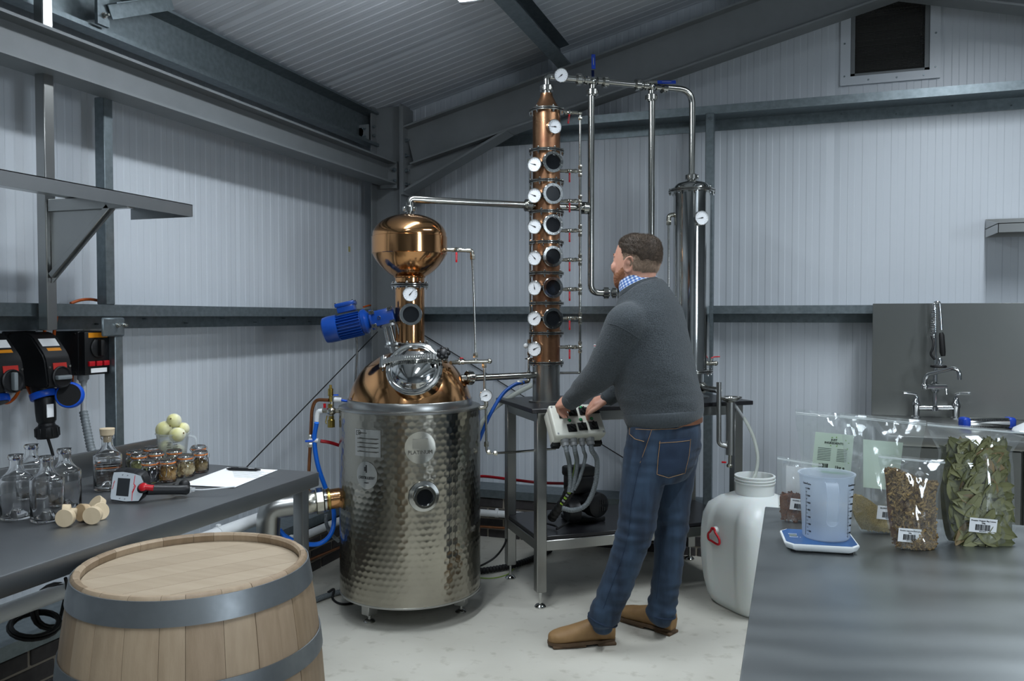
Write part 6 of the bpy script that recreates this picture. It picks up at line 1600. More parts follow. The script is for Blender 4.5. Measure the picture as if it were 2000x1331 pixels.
# ---- scale and jug
mat('scale_blue', '#1c4f86', .3, coat=.3); mat('scale_white', '#dfe3e4', .35); mat('lcd', '#6f7a72', .3)
SCc = [on(*p, 2, .92) for p in ((1530, 1062), (1673, 1070), (1659, 1041), (1534, 1034))]
sc_c = sum(SCc, Vector()) / 4
SCL = thing('kitchen_scale', 'flat white kitchen scale with blue top under the jug', 'scale', Vector((sc_c.x, sc_c.y, .9)))
ex = (SCc[1] - SCc[0]).normalized(); ey = UP.cross(ex); hw, hh = .083, .071
def oct_(k, z): return [Vector((sc_c.x, sc_c.y, z)) + ex * a * hw * k + ey * b * hh * k for a, b in ((-1, -.7), (-.8, -1), (.8, -1), (1, -.7), (1, .7), (.8, 1), (-.8, 1), (-1, .7))]
m = MB(); rg = [[m.bm.verts.new(p) for p in oct_(k, z)] for k, z in ((.86, .903), (.95, .907), (1.0, .916), (1.0, .919), (.985, .9205))]
for a, b in zip(rg, rg[1:]): m.bridge(a, b)
m.bm.faces.new(list(reversed(rg[0]))); m.bm.faces.new(rg[-1]); m.build('scale_body', 'scale_white', SCL)
m = MB(); m.prism(oct_(.95, .9206), UP * .0008); m.build('scale_plate', 'scale_blue', SCL, smooth=0)
sm_ = frame3(UP, ex); sq_ = lambda px, py: on(px, py, 2, .9216)
for s_, w_s, nm in (((1548, 1047), .0, 'lcd'),): MB().cbox(sq_(1549, 1046), (.017, .016, .0006), sm_).build('display', 'lcd', SCL, smooth=0)
for a, b in ((0, .013), (0, -.013)):
    m = MB(); c_ = sq_(1549, 1046) + ey * b
    m.cbox(c_ + ey * .002 * (1 if b > 0 else -1), (.019, .0012, .0005), sm_); m.cbox(c_ - ex * .009, (.0012, .005, .0005), sm_); m.cbox(c_ + ex * .009, (.0012, .005, .0005), sm_); m.build('print_frame', 'label_white', SCL, smooth=0)
text('print_mark', 'e', .006, sq_(1563, 1050), ex, ey, 'label_white', SCL)
for a in (-1, 1):
    for b in (-1, 1): MB().cyl(Vector((sc_c.x, sc_c.y, .9002)) + ex * a * .06 + ey * b * .05, Vector((sc_c.x, sc_c.y, .904)) + ex * a * .06 + ey * b * .05, .009, n=12).build('scale_foot', 'black_rubber', SCL)
mat('poly_blue', '#d3dfec', .28, trans=.5, ior=1.12, alpha=.5)
J2 = on(1613, 1049, 2, .9222)
JB = thing('measuring_jug', 'empty translucent measuring jug standing on the scale', 'jug', J2)
JH = .151
def jr(z): return .0535 + .0085 * z / JH
m = MB(); m.lathe([(0, 0), (.05, 0), (.0535, .004), (jr(JH * .95), JH * .95), (jr(JH) + .001, JH), (jr(JH) + .0035, JH + .001), (jr(JH) + .0035, JH + .004), (jr(JH) - .001, JH + .003), (jr(JH) - .0018, JH - .004), (.0517, .006), (.0495, .002), (0, .002)], J2, n=64); m.build('jug_body', 'poly_blue', JB, smooth=50)
nh = (-FWD - RGT * .22).normalized(); xh = UP.cross(nh)
hpts = [J2 + nh * jr(JH) + UP * (JH - .008), J2 + nh * (jr(JH) + .02) + UP * (JH - .01), J2 + nh * (jr(JH) + .032) + UP * (JH - .03), J2 + nh * (jr(JH) + .030) + UP * (JH - .07), J2 + nh * (jr(JH) + .022) + UP * (JH - .094)]
hs = spline(hpts, 5); m = MB()
for s in (-1, 1): m.tube([p + xh * s * .0125 for p in hs], .0013, 6)
m.grid([[p - xh * .0125, p + xh * .0125] for p in hs]); e_ = hs[-1]
m.tube([e_ + xh * .0125 * math.cos(t) - UP * .012 * math.sin(t) for t in [k * PI / 10 for k in range(11)]], .0013, 6); m.grid([[e_ + xh * .0125 * math.cos(t), e_ + xh * .0125 * math.cos(t) - UP * .012 * math.sin(t)] for t in [k * PI / 10 for k in range(11)]])
m.build('jug_handle', 'poly_blue', JB, smooth=50)
def jug_marks(ang, w):
    n_ = (-FWD * math.cos(ang) + RGT * math.sin(ang)); x = UP.cross(n_)
    for k in range(14):
        z = .012 + k * .0085; MB().cbox(J2 + n_ * (jr(z) + .0007) + UP * z + x * .002, (w * (1 if k % 2 else .6), .0006, .0009), frame3(UP, x)).build('scale_mark', 'ink', JB, smooth=0)
        if k % 2: text('scale_number', str(100 * (k + 1)), .0055, J2 + n_ * (jr(z) + .001) + UP * z + x * .0095, x, UP, 'ink', JB)
    MB().cbox(J2 + n_ * (jr(.07) + .0007) + UP * .068 - x * .0015, (.0007, .0006, .115), frame3(n_, x) @ Matrix.Rotation(PI / 2, 4, 'X')).build('scale_line', 'ink', JB, smooth=0)
    text('scale_text', 'Liter/Litre', .0065, J2 + n_ * (jr(.135) + .001) + UP * .134 + x * .006, x, UP, 'ink', JB)
jug_marks(.62, .006); jug_marks(-1.22, .006)

# ================================================================== sink corner
mat('splash_steel', '#8d8f8c', .33, 1, noise_=.25, color2='#7d7f7c', nscale=2, bump=(240, .03, .001, (1, 1, 16)))
SKX0, SKX1 = .42, 2.6
SP = tag(MB().box((SKX0, 4.975, .9), (SKX1, 4.985, 1.523), .001, 1).build('splashback_panel', 'splash_steel', loc=(SKX0 + 1, 4.98, .9)), 'tall stainless splashback behind the tap', 'splashback')
SK = thing('sink_counter', 'stainless sink counter with cupboard doors behind the bags', 'sink', (1.3, 4.5, 0))
MB().box((SKX0, 4.13, .855), (SKX1, 4.975, .9), .003, 2).build('counter_top', 'stainless', SK)
MB().box((SKX0 + .02, 4.19, .1), (SKX1, 4.96, .855), .002, 1).build('cabinet_body', 'splash_steel', SK)
for k in range(4):
    x0 = SKX0 + .025 + k * .535; d_ = MB().box((x0, 4.165, .12), (x0 + .525, 4.19, .845), .003, 1).build('door', 'splash_steel', SK)
    m = MB(); m.tube([(x0 + .47, 4.165, .68), (x0 + .47, 4.14, .67), (x0 + .47, 4.14, .58), (x0 + .47, 4.165, .57)], .006, 10); m.build('door_handle', 'steel_polished', d_)
for x in (SKX0 + .08, SKX1 - .1):
    for y in (4.24, 4.9): MB().cyl((x, y, 0), (x, y, .1), .02, n=14).build('leg', 'stainless', SK)
# tap
TP = thing('spray_tap', 'chrome pre-rinse spray tap with spring hose and swing spout', 'tap', on(1826, 800, 1, 4.93))
mat('chrome', '#d6d8da', .07, 1)
y9 = lambda px, py, y=4.9: on(px, py, 1, y)
for px in (1789, 1867):
    p0 = y9(px, 812); p1 = y9(px, 782)
    MB().lathe([(.026, 0), (.026, .008), (.018, .014), (.018, .06), (.022, .066), (.022, .085), (.016, .095), (.013, .115), (0, .118)], Vector((p0.x, p0.y, .9)), UP, 20).build('pedestal', 'chrome', TP)
    s_ = -1 if px < 1800 else 1
    hp0 = y9(px, 778); MB().tube([hp0, hp0 + UP * .02, hp0 + UP * .026 + Vector((s_ * .02, -.01, 0)), hp0 + UP * .026 + Vector((s_ * .065, -.02, .002))], .008, 10).build('lever', 'chrome', TP)
MB().cyl(y9(1789, 797), y9(1867, 797), .013, n=16).build('bridge', 'chrome', TP)
MB().lathe([(.02, -.01), (.02, .01), (.014, .016)], y9(1826, 799), UP, 16).build('bridge_tee', 'chrome', TP)
MB().cyl(y9(1826, 800), y9(1827, 718), .0105, n=16).build('riser', 'chrome', TP)
MB().lathe([(.012, -.03), (.022, -.02), (.022, .02), (.012, .03)], y9(1826, 757), UP, 16).build('valve_block', 'chrome', TP)
m = MB(); m.cyl(y9(1806, 756, 4.84), y9(1848, 756, 4.88), .013, n=14); m.sphere(y9(1806, 755, 4.84), .019, 14, 8); m.cyl(y9(1848, 756, 4.88), y9(1850, 772, 4.86), .007, n=10); m.build('spout_valve', 'chrome', TP)
MB().tube(arc([y9(1806, 750, 4.84), y9(1809, 733, 4.83), y9(1862, 720, 4.74), y9(1873, 725, 4.72), y9(1874, 742, 4.72)], .04), .0115, 14).build('spout', 'chrome', TP)
MB().torus(y9(1833, 716, 4.86), UP, .034, .007, 28, 10).build('cradle_ring', 'black_rubber', TP)
m = MB(); pts = []; a0, b0 = y9(1827, 718), y9(1826, 600)
pts = [a0.lerp(b0, t / 20) for t in range(21)]; m.tube(pts, .0075, 10); m.build('riser_hose', 'chrome', TP)
m = MB(); hx_ = []
for k in range(14 * 16): 
    t = k / (14 * 16); c_ = y9(1822, 662).lerp(y9(1824, 604), t); a = t * 14 * 2 * PI; hx_.append(c_ + Vector((math.cos(a), math.sin(a), 0)) * .0145)
m.tube(hx_, .0022, 6); m.build('spring', 'chrome', TP)
MB().tube(arc([y9(1824, 604), y9(1825, 592), y9(1834, 590), y9(1836, 606), y9(1838, 645)], .03), .009, 12).build('hose_bend', 'chrome', TP)
MB().tube([y9(1838, 650, 4.86), y9(1839, 655, 4.86), y9(1841, 688, 4.85), y9(1842, 696, 4.85)], .013, 14, True, [.009, .0135, .015, .011]).build('grip', 'black_rubber', TP)
MB().tube(spline([y9(1820, 657, 4.86), y9(1823, 668, 4.84), y9(1822, 680, 4.83), y9(1818, 692, 4.83), y9(1826, 703, 4.83)], 5), .006, 10).build('trigger', 'black_rubber', TP)
MB().lathe([(.01, 0), (.012, .004), (.012, .03), (.022, .034), (.024, .045), (.018, .048)], y9(1836, 700, 4.86), -UP, 16).build('spray_head', 'chrome', TP)
# grater, plate
ga, gb = on(1884, 826, 2, .93), on(1972, 826, 2, .93)
GR = thing('hand_grater', 'steel hand grater with blue end caps lying by the tap', 'grater', ga.lerp(gb, .5) - UP * .03)
gx = (gb - ga).normalized(); gm = frame3(UP, gx); gl2 = (gb - ga).length
MB().cbox(ga.lerp(gb, .5), (gl2, .055, .05), gm, .016, 3).build('grater_body', 'steel_polished', GR)
for r_i in range(4):
    for c_i in range(22): MB().cbox(ga + gx * (.02 + c_i * (gl2 - .04) / 21) + Vector((0, -.0278, -.017 + r_i * .011)), (.0055, .0012, .0055), gm).build('tooth', 'ink', GR, smooth=0)
for e_ in (ga, gb): MB().cbox(e_, (.04, .06, .055), gm, .014, 3).build('end_cap', 'blue_grip', GR)
pc_ = on(1990, 838, 2, .91) + Vector((.08, -.1, 0))
PLT = thing('enamel_bowl', 'red and white bowl upturned on the counter beside the grater', 'bowl', pc_)
MB().lathe([(.0, .05), (.07, .05), (.1, .042), (.15, .012), (.155, .0), (.15, 0)], pc_ + RGT * .03, UP, 40).build('bowl_shell', 'white_plastic', PLT)
MB().lathe([(.06, .051), (.09, .05), (.105, .043), (.1, .042)], pc_ + RGT * .05, UP, 40).build('bowl_base', 'red_plastic', PLT)
# wall shelf over the sink
RS = thing('wall_shelf', 'short stainless wall shelf over the sink', 'shelf', (1.3, 5.1, 1.9))
MB().box((1.012, 4.9, 1.938), (2.2, 5.205, 1.942)).build('shelf_plate', 'stainless', RS, smooth=0)
MB().box((1.012, 4.9, 1.893), (2.2, 4.903, 1.942)).build('front_lip', 'stainless', RS, smooth=0)
MB().prism([(1.012, 4.9, 1.893), (1.012, 5.205, 1.893), (1.012, 5.205, 1.99), (1.012, 4.9, 1.942)], (.003, 0, 0)).build('end_lip', 'stainless', RS, smooth=0)
MB().box((1.012, 5.2, 1.893), (2.2, 5.204, 1.995)).build('rear_lip', 'stainless', RS, smooth=0)
# ================================================================== the man
from mathutils.bvhtree import BVHTree
mat('skin', '#c99a84', .5, sss=.12, noise_=.5, color2='#bd7f6c', nscale=16, bump=(160, .08, .001))
mat('hair_dark', '#54473b', .65, noise_=.8, color2='#3a3028', nscale=90)
mat('hair_grey', '#9c8673', .65, noise_=.7, color2='#6f5d4e', nscale=110)
mat('beard_red', '#a9775a', .6, noise_=.7, color2='#8c5f42', nscale=90)
mat('knit_grey', '#484e52', .95, noise_=.85, color2='#272d31', nscale=260, sheen=.12, bump=(170, .6, .006), detail=2)
mat('knit_rib', '#3f4549', .92, noise_=.5, color2='#2e3438', nscale=120, sheen=.12, bump=(220, .5, .004, (1, 1, .15)), detail=2)
mat('denim', '#2a3d52', .85, noise_=.9, color2='#111d2e', nscale=4, stretch=(5, 5, 1.1), sheen=.05, bump=(420, .25, .002, (1, 1, 1)), detail=8)
mat('denim_dark', '#1d2e44', .85, noise_=.6, color2='#142236', nscale=12, bump=(420, .25, .002))
mat('stitch', '#9b7a55', .8)
mat('belt_brown', '#6a4632', .5); mat('leather_tan', '#8f7049', .62, noise_=.6, color2='#735636', nscale=14, bump=(90, .15, .002))
mat('sole_brown', '#5a4632', .75, noise_=.5, color2='#3f3224', nscale=30); mat('elastic_dark', '#2b211b', .8)
def gingham():
    m = mat('gingham', '#6f93d2', .75); nt = m.node_tree; b = nt.nodes['Principled BSDF']
    tc = nt.nodes.new('ShaderNodeTexCoord'); sep = nt.nodes.new('ShaderNodeSeparateXYZ'); nt.links.new(tc.outputs['UV'], sep.inputs[0]); outs = []
    for ax_, sc_ in (('X', 30.0), ('Y', 3.0)):
        mu = nt.nodes.new('ShaderNodeMath'); mu.operation = 'MULTIPLY'; mu.inputs[1].default_value = sc_; nt.links.new(sep.outputs[ax_], mu.inputs[0])
        fr = nt.nodes.new('ShaderNodeMath'); fr.operation = 'FRACT'; nt.links.new(mu.outputs[0], fr.inputs[0])
        gt = nt.nodes.new('ShaderNodeMath'); gt.operation = 'GREATER_THAN'; gt.inputs[1].default_value = .5; nt.links.new(fr.outputs[0], gt.inputs[0]); outs.append(gt.outputs[0])
    ad = nt.nodes.new('ShaderNodeMath'); ad.operation = 'ADD'; nt.links.new(outs[0], ad.inputs[0]); nt.links.new(outs[1], ad.inputs[1])
    dv = nt.nodes.new('ShaderNodeMath'); dv.operation = 'DIVIDE'; dv.inputs[1].default_value = 2; nt.links.new(ad.outputs[0], dv.inputs[0])
    rp = nt.nodes.new('ShaderNodeValToRGB'); rp.color_ramp.interpolation = 'CONSTANT'
    rp.color_ramp.elements[0].color = col('#eef2fa'); rp.color_ramp.elements[1].position = .4; rp.color_ramp.elements[1].color = col('#8fadde')
    e_ = rp.color_ramp.elements.new(.9); e_.color = col('#3f67b4'); nt.links.new(dv.outputs[0], rp.inputs[0]); nt.links.new(rp.outputs[0], b.inputs['Base Color'])
gingham()
AF = math.radians(28); FM = (-RGT * math.cos(AF) + FWD * math.sin(AF)).normalized(); LMn = UP.cross(FM)
AH = math.radians(36); FH0 = (-RGT * math.cos(AH) + FWD * math.sin(AH)).normalized()
def loft(m, secs, n=28, e=2.0):
    """secs: (centre, axis a, axis b, ra, rb)"""
    rings = []
    for s in secs:
        c, a, b, ra, rb = s[:5]; ee = s[5] if len(s) > 5 else e; ring = []
        for i in range(n):
            t = 2 * PI * i / n; ca, sa = math.cos(t), math.sin(t)
            ring.append(m.bm.verts.new(c + a * ra * math.copysign(abs(ca) ** (2 / ee), ca) + b * rb * math.copysign(abs(sa) ** (2 / ee), sa)))
        rings.append(ring)
    for A_, B_ in zip(rings, rings[1:]): m.bridge(A_, B_)
    m.bm.faces.new(list(reversed(rings[0]))); m.bm.faces.new(rings[-1])
def limb(m, pts, radii, n=20, flat=None):
    """round limb along pts with end caps rounded"""
    P_ = spline(pts, 5); R_ = []
    for i in range(len(P_)):
        t = i / (len(P_) - 1) * (len(radii) - 1); k = min(int(t), len(radii) - 2); R_.append(radii[k] + (radii[k + 1] - radii[k]) * (t - k))
    m.tube(P_, 0, n, True, R_); m.sphere(P_[0], R_[0] * .98, 16, 10); m.sphere(P_[-1], R_[-1] * .98, 16, 10)
def remesh(m, name, material, parent, voxel, smooth_it=4, disp=None):
    bmesh.ops.recalc_face_normals(m.bm, faces=m.bm.faces)
    me = bpy.data.meshes.new(name); m.bm.to_mesh(me); m.bm.free()
    o = bpy.data.objects.new(name, me); COL.objects.link(o)
    md = o.modifiers.new('r', 'REMESH'); md.mode = 'VOXEL'; md.voxel_size = voxel; md.use_smooth_shade = True
    if smooth_it: s_ = o.modifiers.new('s', 'SMOOTH'); s_.iterations = smooth_it; s_.factor = .5
    dg = bpy.context.evaluated_depsgraph_get(); me2 = bpy.data.meshes.new_from_object(o.evaluated_get(dg)); bpy.data.objects.remove(o); bpy.data.meshes.remove(me)
    if disp:
        nr = [v.normal.copy() for v in me2.vertices]
        for v, n_ in zip(me2.vertices, nr): v.co = v.co + disp(v.co, n_)
    bv = BVHTree.FromPolygons([v.co.copy() for v in me2.vertices], [tuple(p.vertices) for p in me2.polygons])
    base = base_of(parent) if parent is not None else Vector((0, 0, 0)); me2.transform(Matrix.Translation(-base)); me2.name = name; me2.shade_smooth()
    return link(name, me2, material, parent), bv
mp3 = lambda px, py, d: at(px, py, d)
footc = on(1215, 1255, 2, 0)
MAN = thing('person', 'man in grey jumper, jeans and tan boots working the control box', 'person', Vector((footc.x, footc.y, 0)))
# joints
SL, EL, WL = mp3(1224, 634, 3.45), mp3(1174, 729, 3.58), mp3(1112, 786, 3.80)
SRr, ER, WR = mp3(1300, 622, 3.76), mp3(1248, 735, 3.88), mp3(1184, 779, 3.90)
HL, KL, AL = mp3(1272, 862, 3.53), mp3(1239, 1040, 3.52), mp3(1178, 1208, 3.55)
HR_, KR, AR = mp3(1322, 862, 3.70), mp3(1311, 1035, 3.70), mp3(1291, 1198, 3.70)
HC = mp3(1243, 513, 3.60)                       # head centre
tilt = math.radians(6); FHd = (FH0 * math.cos(tilt) + UP * math.sin(tilt)).normalized(); LH = UP.cross(FH0); UH = FHd.cross(LH).normalized()
if UH.z < 0: UH = -UH
def hd(x, y, z): return HC + FHd * x + LH * y + UH * z
head_secs = [(.121, -.012, .028, .024), (.116, -.012, .05, .042), (.106, -.011, .071, .058), (.09, -.009, .087, .069), (.066, -.006, .098, .0765), (.04, -.004, .102, .0805), (.01, -.003, .102, .082), (-.02, .0, .098, .081), (-.048, .004, .091, .078), (-.072, .012, .081, .0715), (-.092, .024, .066, .062), (-.108, .036, .048, .05), (-.118, .044, .03, .034)]
def add_head(m): loft(m, [(hd(cx, 0, z), FHd, LH, rx, ry, 2.15) for z, cx, rx, ry in head_secs], 36)
def add_hand(m, W, Kc, n, yth, curl, spread=.017, thumb=None):
    x = (Kc - W).normalized(); n = (n - x * n.dot(x)).normalized(); y = (yth - x * yth.dot(x) - n * yth.dot(n)).normalized()
    L_ = (Kc - W).length
    loft(m, [(W - x * .02, y, n, .027, .021), (W + x * L_ * .2, y, n, .03, .019), (W + x * L_ * .55, y, n, .039, .0165), (W + x * L_ * .9, y, n, .041, .0145), (W + x * (L_ + .004), y, n, .037, .010)], 20, 2.4)
    for i in range(4):
        off = (1.5 - i) * spread * 1.12; k = (1.0, 1.06, 1.0, .8)[i]; p = Kc + y * off - n * .001 - x * (.004 if i in (0, 3) else 0)
        pts = [p - x * .012, p]; a = 0; rr = [.0098, .0095]
        for ln, c_, r_ in ((.043, curl[0], .0086), (.027, curl[1], .0078), (.021, curl[2], .0068)):
            a += math.radians(c_ * (1 + .06 * (i - 1))); d_ = x * math.cos(a) - n * math.sin(a) + y * (1.5 - i) * .03; p = p + d_.normalized() * ln * k; pts.append(p); rr.append(r_)
        for (p0, r0), (p1, r1) in zip(zip(pts, rr), list(zip(pts, rr))[1:]): m.cyl(p0, p1, r0, r1, 12); m.sphere(p1, r1, 10, 7)
    t0 = W + x * L_ * .25 + y * .026 - n * .004; td = thumb or (x * .7 + y * .45 - n * .5)
    td = td.normalized(); t1 = t0 + td * .036; t2 = t1 + (td * .8 + x * .5 - n * .1).normalized() * .032; t3 = t2 + (td * .5 + x * .7 - n * .25).normalized() * .024
    for p0, p1, r0, r1 in ((t0 - td * .012, t1, .0145, .0118), (t1, t2, .0118, .0098), (t2, t3, .0098, .0078)): m.cyl(p0, p1, r0, r1, 12); m.sphere(p1, r1, 10, 7); m.sphere(p0, r0, 10, 7)
m = MB(); add_head(m)
# face: brow, nose, cheeks, lips, eye sockets stay shallow; ears
m.sphere(hd(.087, 0, .022), .03, 16, 10, scale=(.6, 1.7, .45), mtx=frame3(UH, FHd))
for s in (-1, 1):
    m.sphere(hd(.074, s * .036, -.03), .028, 14, 10); m.sphere(hd(.086, s * .031, .004), .0125, 14, 10)
loft(m, [(hd(.094, 0, .012), FHd, LH, .008, .009), (hd(.104, 0, -.004), FHd, LH, .011, .011), (hd(.111, 0, -.022), FHd, LH, .014, .0155), (hd(.106, 0, -.034), FHd, LH, .011, .017), (hd(.098, 0, -.038), FHd, LH, .007, .012)], 16)
m.sphere(hd(.09, 0, -.058), .02, 14, 8, scale=(.8, 1.3, .32), mtx=frame3(UH, FHd)); m.sphere(hd(.087, 0, -.068), .018, 14, 8, scale=(.8, 1.2, .35), mtx=frame3(UH, FHd)); m.sphere(hd(.066, 0, -.1), .024, 14, 8)
for s in (-1, 1):
    ec = hd(-.004, s * .083, -.012); en = (LH * s * .8 - FHd * .55).normalized(); eu = (UH - FHd * .15).normalized(); ew = eu.cross(en).normalized()
    pts = [ec + eu * (.033 * math.sin(t)) + ew * (.0185 * math.cos(t)) + en * .008 for t in [k * 2 * PI / 18 for k in range(19)]]
    m.tube(pts, .0046, 8, True); m.sphere(ec - eu * .002, .015, 14, 8, scale=(.95, 1.75, .32), mtx=frame3(en, ew)); m.sphere(ec - eu * .031 + en * .004, .0075, 10, 8)
    m.sphere(ec + eu * .006 + en * .006 - ew * .002, .009, 10, 8, scale=(.8, 1.2, .5), mtx=frame3(en, ew))
nb = mp3(1250, 585, 3.61)
limb(m, [hd(-.026, 0, -.03), hd(-.026, 0, -.085), nb, nb - UP * .05], [.068, .067, .072, .085], 24)
loft(m, [(mp3(1256, 572, 3.61), FM, LMn, .08, .10), (mp3(1264, 610, 3.61), FM, LMn, .11, .17), (mp3(1272, 690, 3.61), FM, LMn, .135, .165), (mp3(1285, 800, 3.61), FM, LMn, .14, .16), (mp3(1296, 850, 3.61), FM, LMn, .13, .155), (mp3(1298, 885, 3.61), FM, LMn, .10, .14)], 28)
limb(m, [SL, EL, WL], [.05, .04, .027], 18); limb(m, [SRr, ER, WR], [.05, .04, .027], 18)
limb(m, [HL, KL, AL], [.078, .052, .032], 18); limb(m, [HR_, KR, AR], [.078, .052, .032], 18)
# feet inside the boots
lb0, lb1 = on(1184, 1256, 2, .0), on(1092, 1262, 2, .0); rb0, rb1 = on(1303, 1236, 2, .0), on(1224, 1212, 2, .0)
for A0, a, b in ((AL, lb0, lb1), (AR, rb0, rb1)): limb(m, [A0, a + UP * .07, a.lerp(b, .5) + UP * .045, b + UP * .035], [.03, .028, .026, .02], 14)
# hands on the switches
KLc = mp3(1093, 786, 3.845); add_hand(m, WL, KLc, (UP * .75 - FWD * .35 - RGT * .45), -LMn, (62, 34, 16), .0165)
KRc = mp3(1160, 786, 3.915); add_hand(m, WR, KRc, (UP * .85 - FWD * .35 + RGT * .1), LMn, (30, 30, 20), .0165, thumb=(KRc - WR).normalized() * .75 + LMn * .35 - UP * .45)
body_o, body_bv = remesh(m, 'body', 'skin', MAN, .0042, 2)
# ---- head hair: short clipped cap with stubble tips
def head_surface(nu=90, nv=60):
    P_ = []
    zs_ = [s[0] for s in head_secs]
    rows = []
    for j in range(nv + 1):
        z = zs_[0] + (zs_[-1] - zs_[0]) * j / nv; k = 0
        while k < len(zs_) - 2 and zs_[k + 1] > z: k += 1
        t = (z - zs_[k]) / (zs_[k + 1] - zs_[k]); a, b = head_secs[k], head_secs[k + 1]
        cx, rx, ry = [a[q] + (b[q] - a[q]) * t for q in (1, 2, 3)]
        row = []
        for i in range(nu):
            th = 2 * PI * i / nu; ca, sa = math.cos(th), math.sin(th); e_ = 2.15
            row.append((cx + rx * math.copysign(abs(ca) ** (2 / e_), ca), ry * math.copysign(abs(sa) ** (2 / e_), sa), z))
        rows.append(row)
    return rows
def patch(name, material, depth_fn, tips, tip_len, seed, keep):
    """hair shell over the part of the head where depth_fn > 0"""
    rows = head_surface(); nv, nu = len(rows), len(rows[0]); m = MB(); V = {}; rr = random.Random(seed)
    def vert(j, i):
        i %= nu
        if (j, i) not in V:
            x, y, z = rows[j][i]; d = depth_fn(x, y, z); c_ = Vector((x * .9, y, z)).normalized()
            h = max(-.002, min(1, d / .02)) * keep * (1 + .35 * noise.noise(Vector((x, y, z)) * 70)); V[(j, i)] = (m.bm.verts.new(hd(x, y, z) + (FHd * c_.x + LH * c_.y + UH * c_.z) * (h + .0006)), d, c_)
        return V[(j, i)]
    faces = []
    for j in range(nv - 1):
        for i in range(nu):
            q = [vert(j, i), vert(j, i + 1), vert(j + 1, i + 1), vert(j + 1, i)]
            if sum(a[1] for a in q) > 0:
                m.bm.faces.new([a[0] for a in q]); faces.append(q)
    top = [vert(0, i)[0] for i in range(nu)]
    if depth_fn(-.01, 0, .12) > 0: m.bm.faces.new(top)
    for v in [v for v in m.bm.verts if not v.link_faces]: m.bm.verts.remove(v)
    for k in range(tips):
        q = rr.choice(faces); a = q[0][0].co.lerp(q[2][0].co, rr.random()); c_ = q[0][2]; n_ = (FHd * c_.x + LH * c_.y + UH * c_.z)
        t = (n_ * rr.uniform(.3, .9) - FHd * rr.uniform(-.2, .5) - UH * rr.uniform(-.1, .5) + Vector((rr.uniform(-.3, .3), rr.uniform(-.3, .3), rr.uniform(-.3, .3)))).normalized(); s_ = t.orthogonal().normalized() * .0007; L_ = tip_len * rr.uniform(.5, 1.2)
        if q[0][1] < .006: L_ *= .5
        v0, v1, v2 = m.bm.verts.new(a - s_ - n_ * .001), m.bm.verts.new(a + s_ - n_ * .001), m.bm.verts.new(a + t * L_); m.bm.faces.new((v0, v1, v2))
    return tag(m.build(name, material, MAN, smooth=80), kind='stuff')
def hairline(x, y, z):
    if x > .04: lim = .048 + (x - .04) * .75
    elif x > .012: lim = -.012 + (x - .012) * 2.1
    elif x > -.03: lim = -.012 - (.012 - x) * .6
    else: lim = -.037 - (-.03 - x) * .1
    return z - lim
def beardline(x, y, z):
    if x < .008: return -1
    return min((-.052 + max(0, (.05 - x)) * .75 + (x - .06) * -.2) - z, (x - .004) * 1.5) if z < -.012 else -1
patch('hair', 'hair_dark', lambda x, y, z: min(hairline(x, y, z), z - .022 - .012 * noise.noise(Vector((x, y, 0)) * 40) + max(0, min(.022, (-.01 - x) * .4))), 11000, .008, 3, .0042)
patch('hair_sides', 'hair_grey', lambda x, y, z: hairline(x, y, z) if z < .05 else -1, 8000, .0045, 5, .0025)
patch('beard', 'beard_red', beardline, 7000, .005, 4, .0012)
for s in (-1, 1):
    m = MB(); m.sphere(hd(.0885, s * .031, .0045), .0085, 14, 10); ey_ = m.build('eye', 'dial_white', MAN); MB().sphere(hd(.0945, s * .0315, .0045), .0042, 10, 8).build('iris', 'ink', ey_)
    m = MB(); m.tube([hd(.098, s * .016, .024), hd(.099, s * .03, .029), hd(.09, s * .047, .026)], .0035, 8); m.build('eyebrow', 'beard_red', MAN)
# ---- jumper
def wr(p, n):
    a = noise.noise(p * 7.0) * .007 + noise.noise(Vector((p.x * 9, p.y * 9, p.z * 26)) + Vector((3, 1, 7))) * .0045 * max(0, min(1, (1.28 - p.z) / .15)) + noise.noise(p * 160) * .0006
    return n * a
m = MB(); T_ = lambda px, py, a, b, d=3.60, tl_=0.0: (mp3(px, py, d), (FM - UP * tl_), LMn, a, b, 2.25)
loft(m, [T_(1297, 822, .150, .185, tl_=.1), T_(1297, 814, .163, .192, tl_=.1), T_(1293, 793, .176, .198, tl_=.06), T_(1286, 762, .181, .203), T_(1279, 720, .176, .208), T_(1273, 680, .166, .21), T_(1268, 640, .157, .208), T_(1264, 612, .146, .195, tl_=.1), T_(1260, 590, .125, .16, tl_=.28), T_(1254, 573, .108, .122, tl_=.42), T_(1249, 563, .094, .098, tl_=.5)], 40)
limb(m, [SL + LMn * -.02, SL.lerp(EL, .5) + Vector((0, 0, .0)), EL, EL.lerp(WL, .55), WL + (WL - EL).normalized() * -.012], [.098, .086, .07, .056, .043], 24)
limb(m, [SRr + LMn * .03, SRr.lerp(ER, .5), ER, ER.lerp(WR, .55), WR + (WR - ER).normalized() * -.012], [.098, .086, .07, .056, .043], 24)
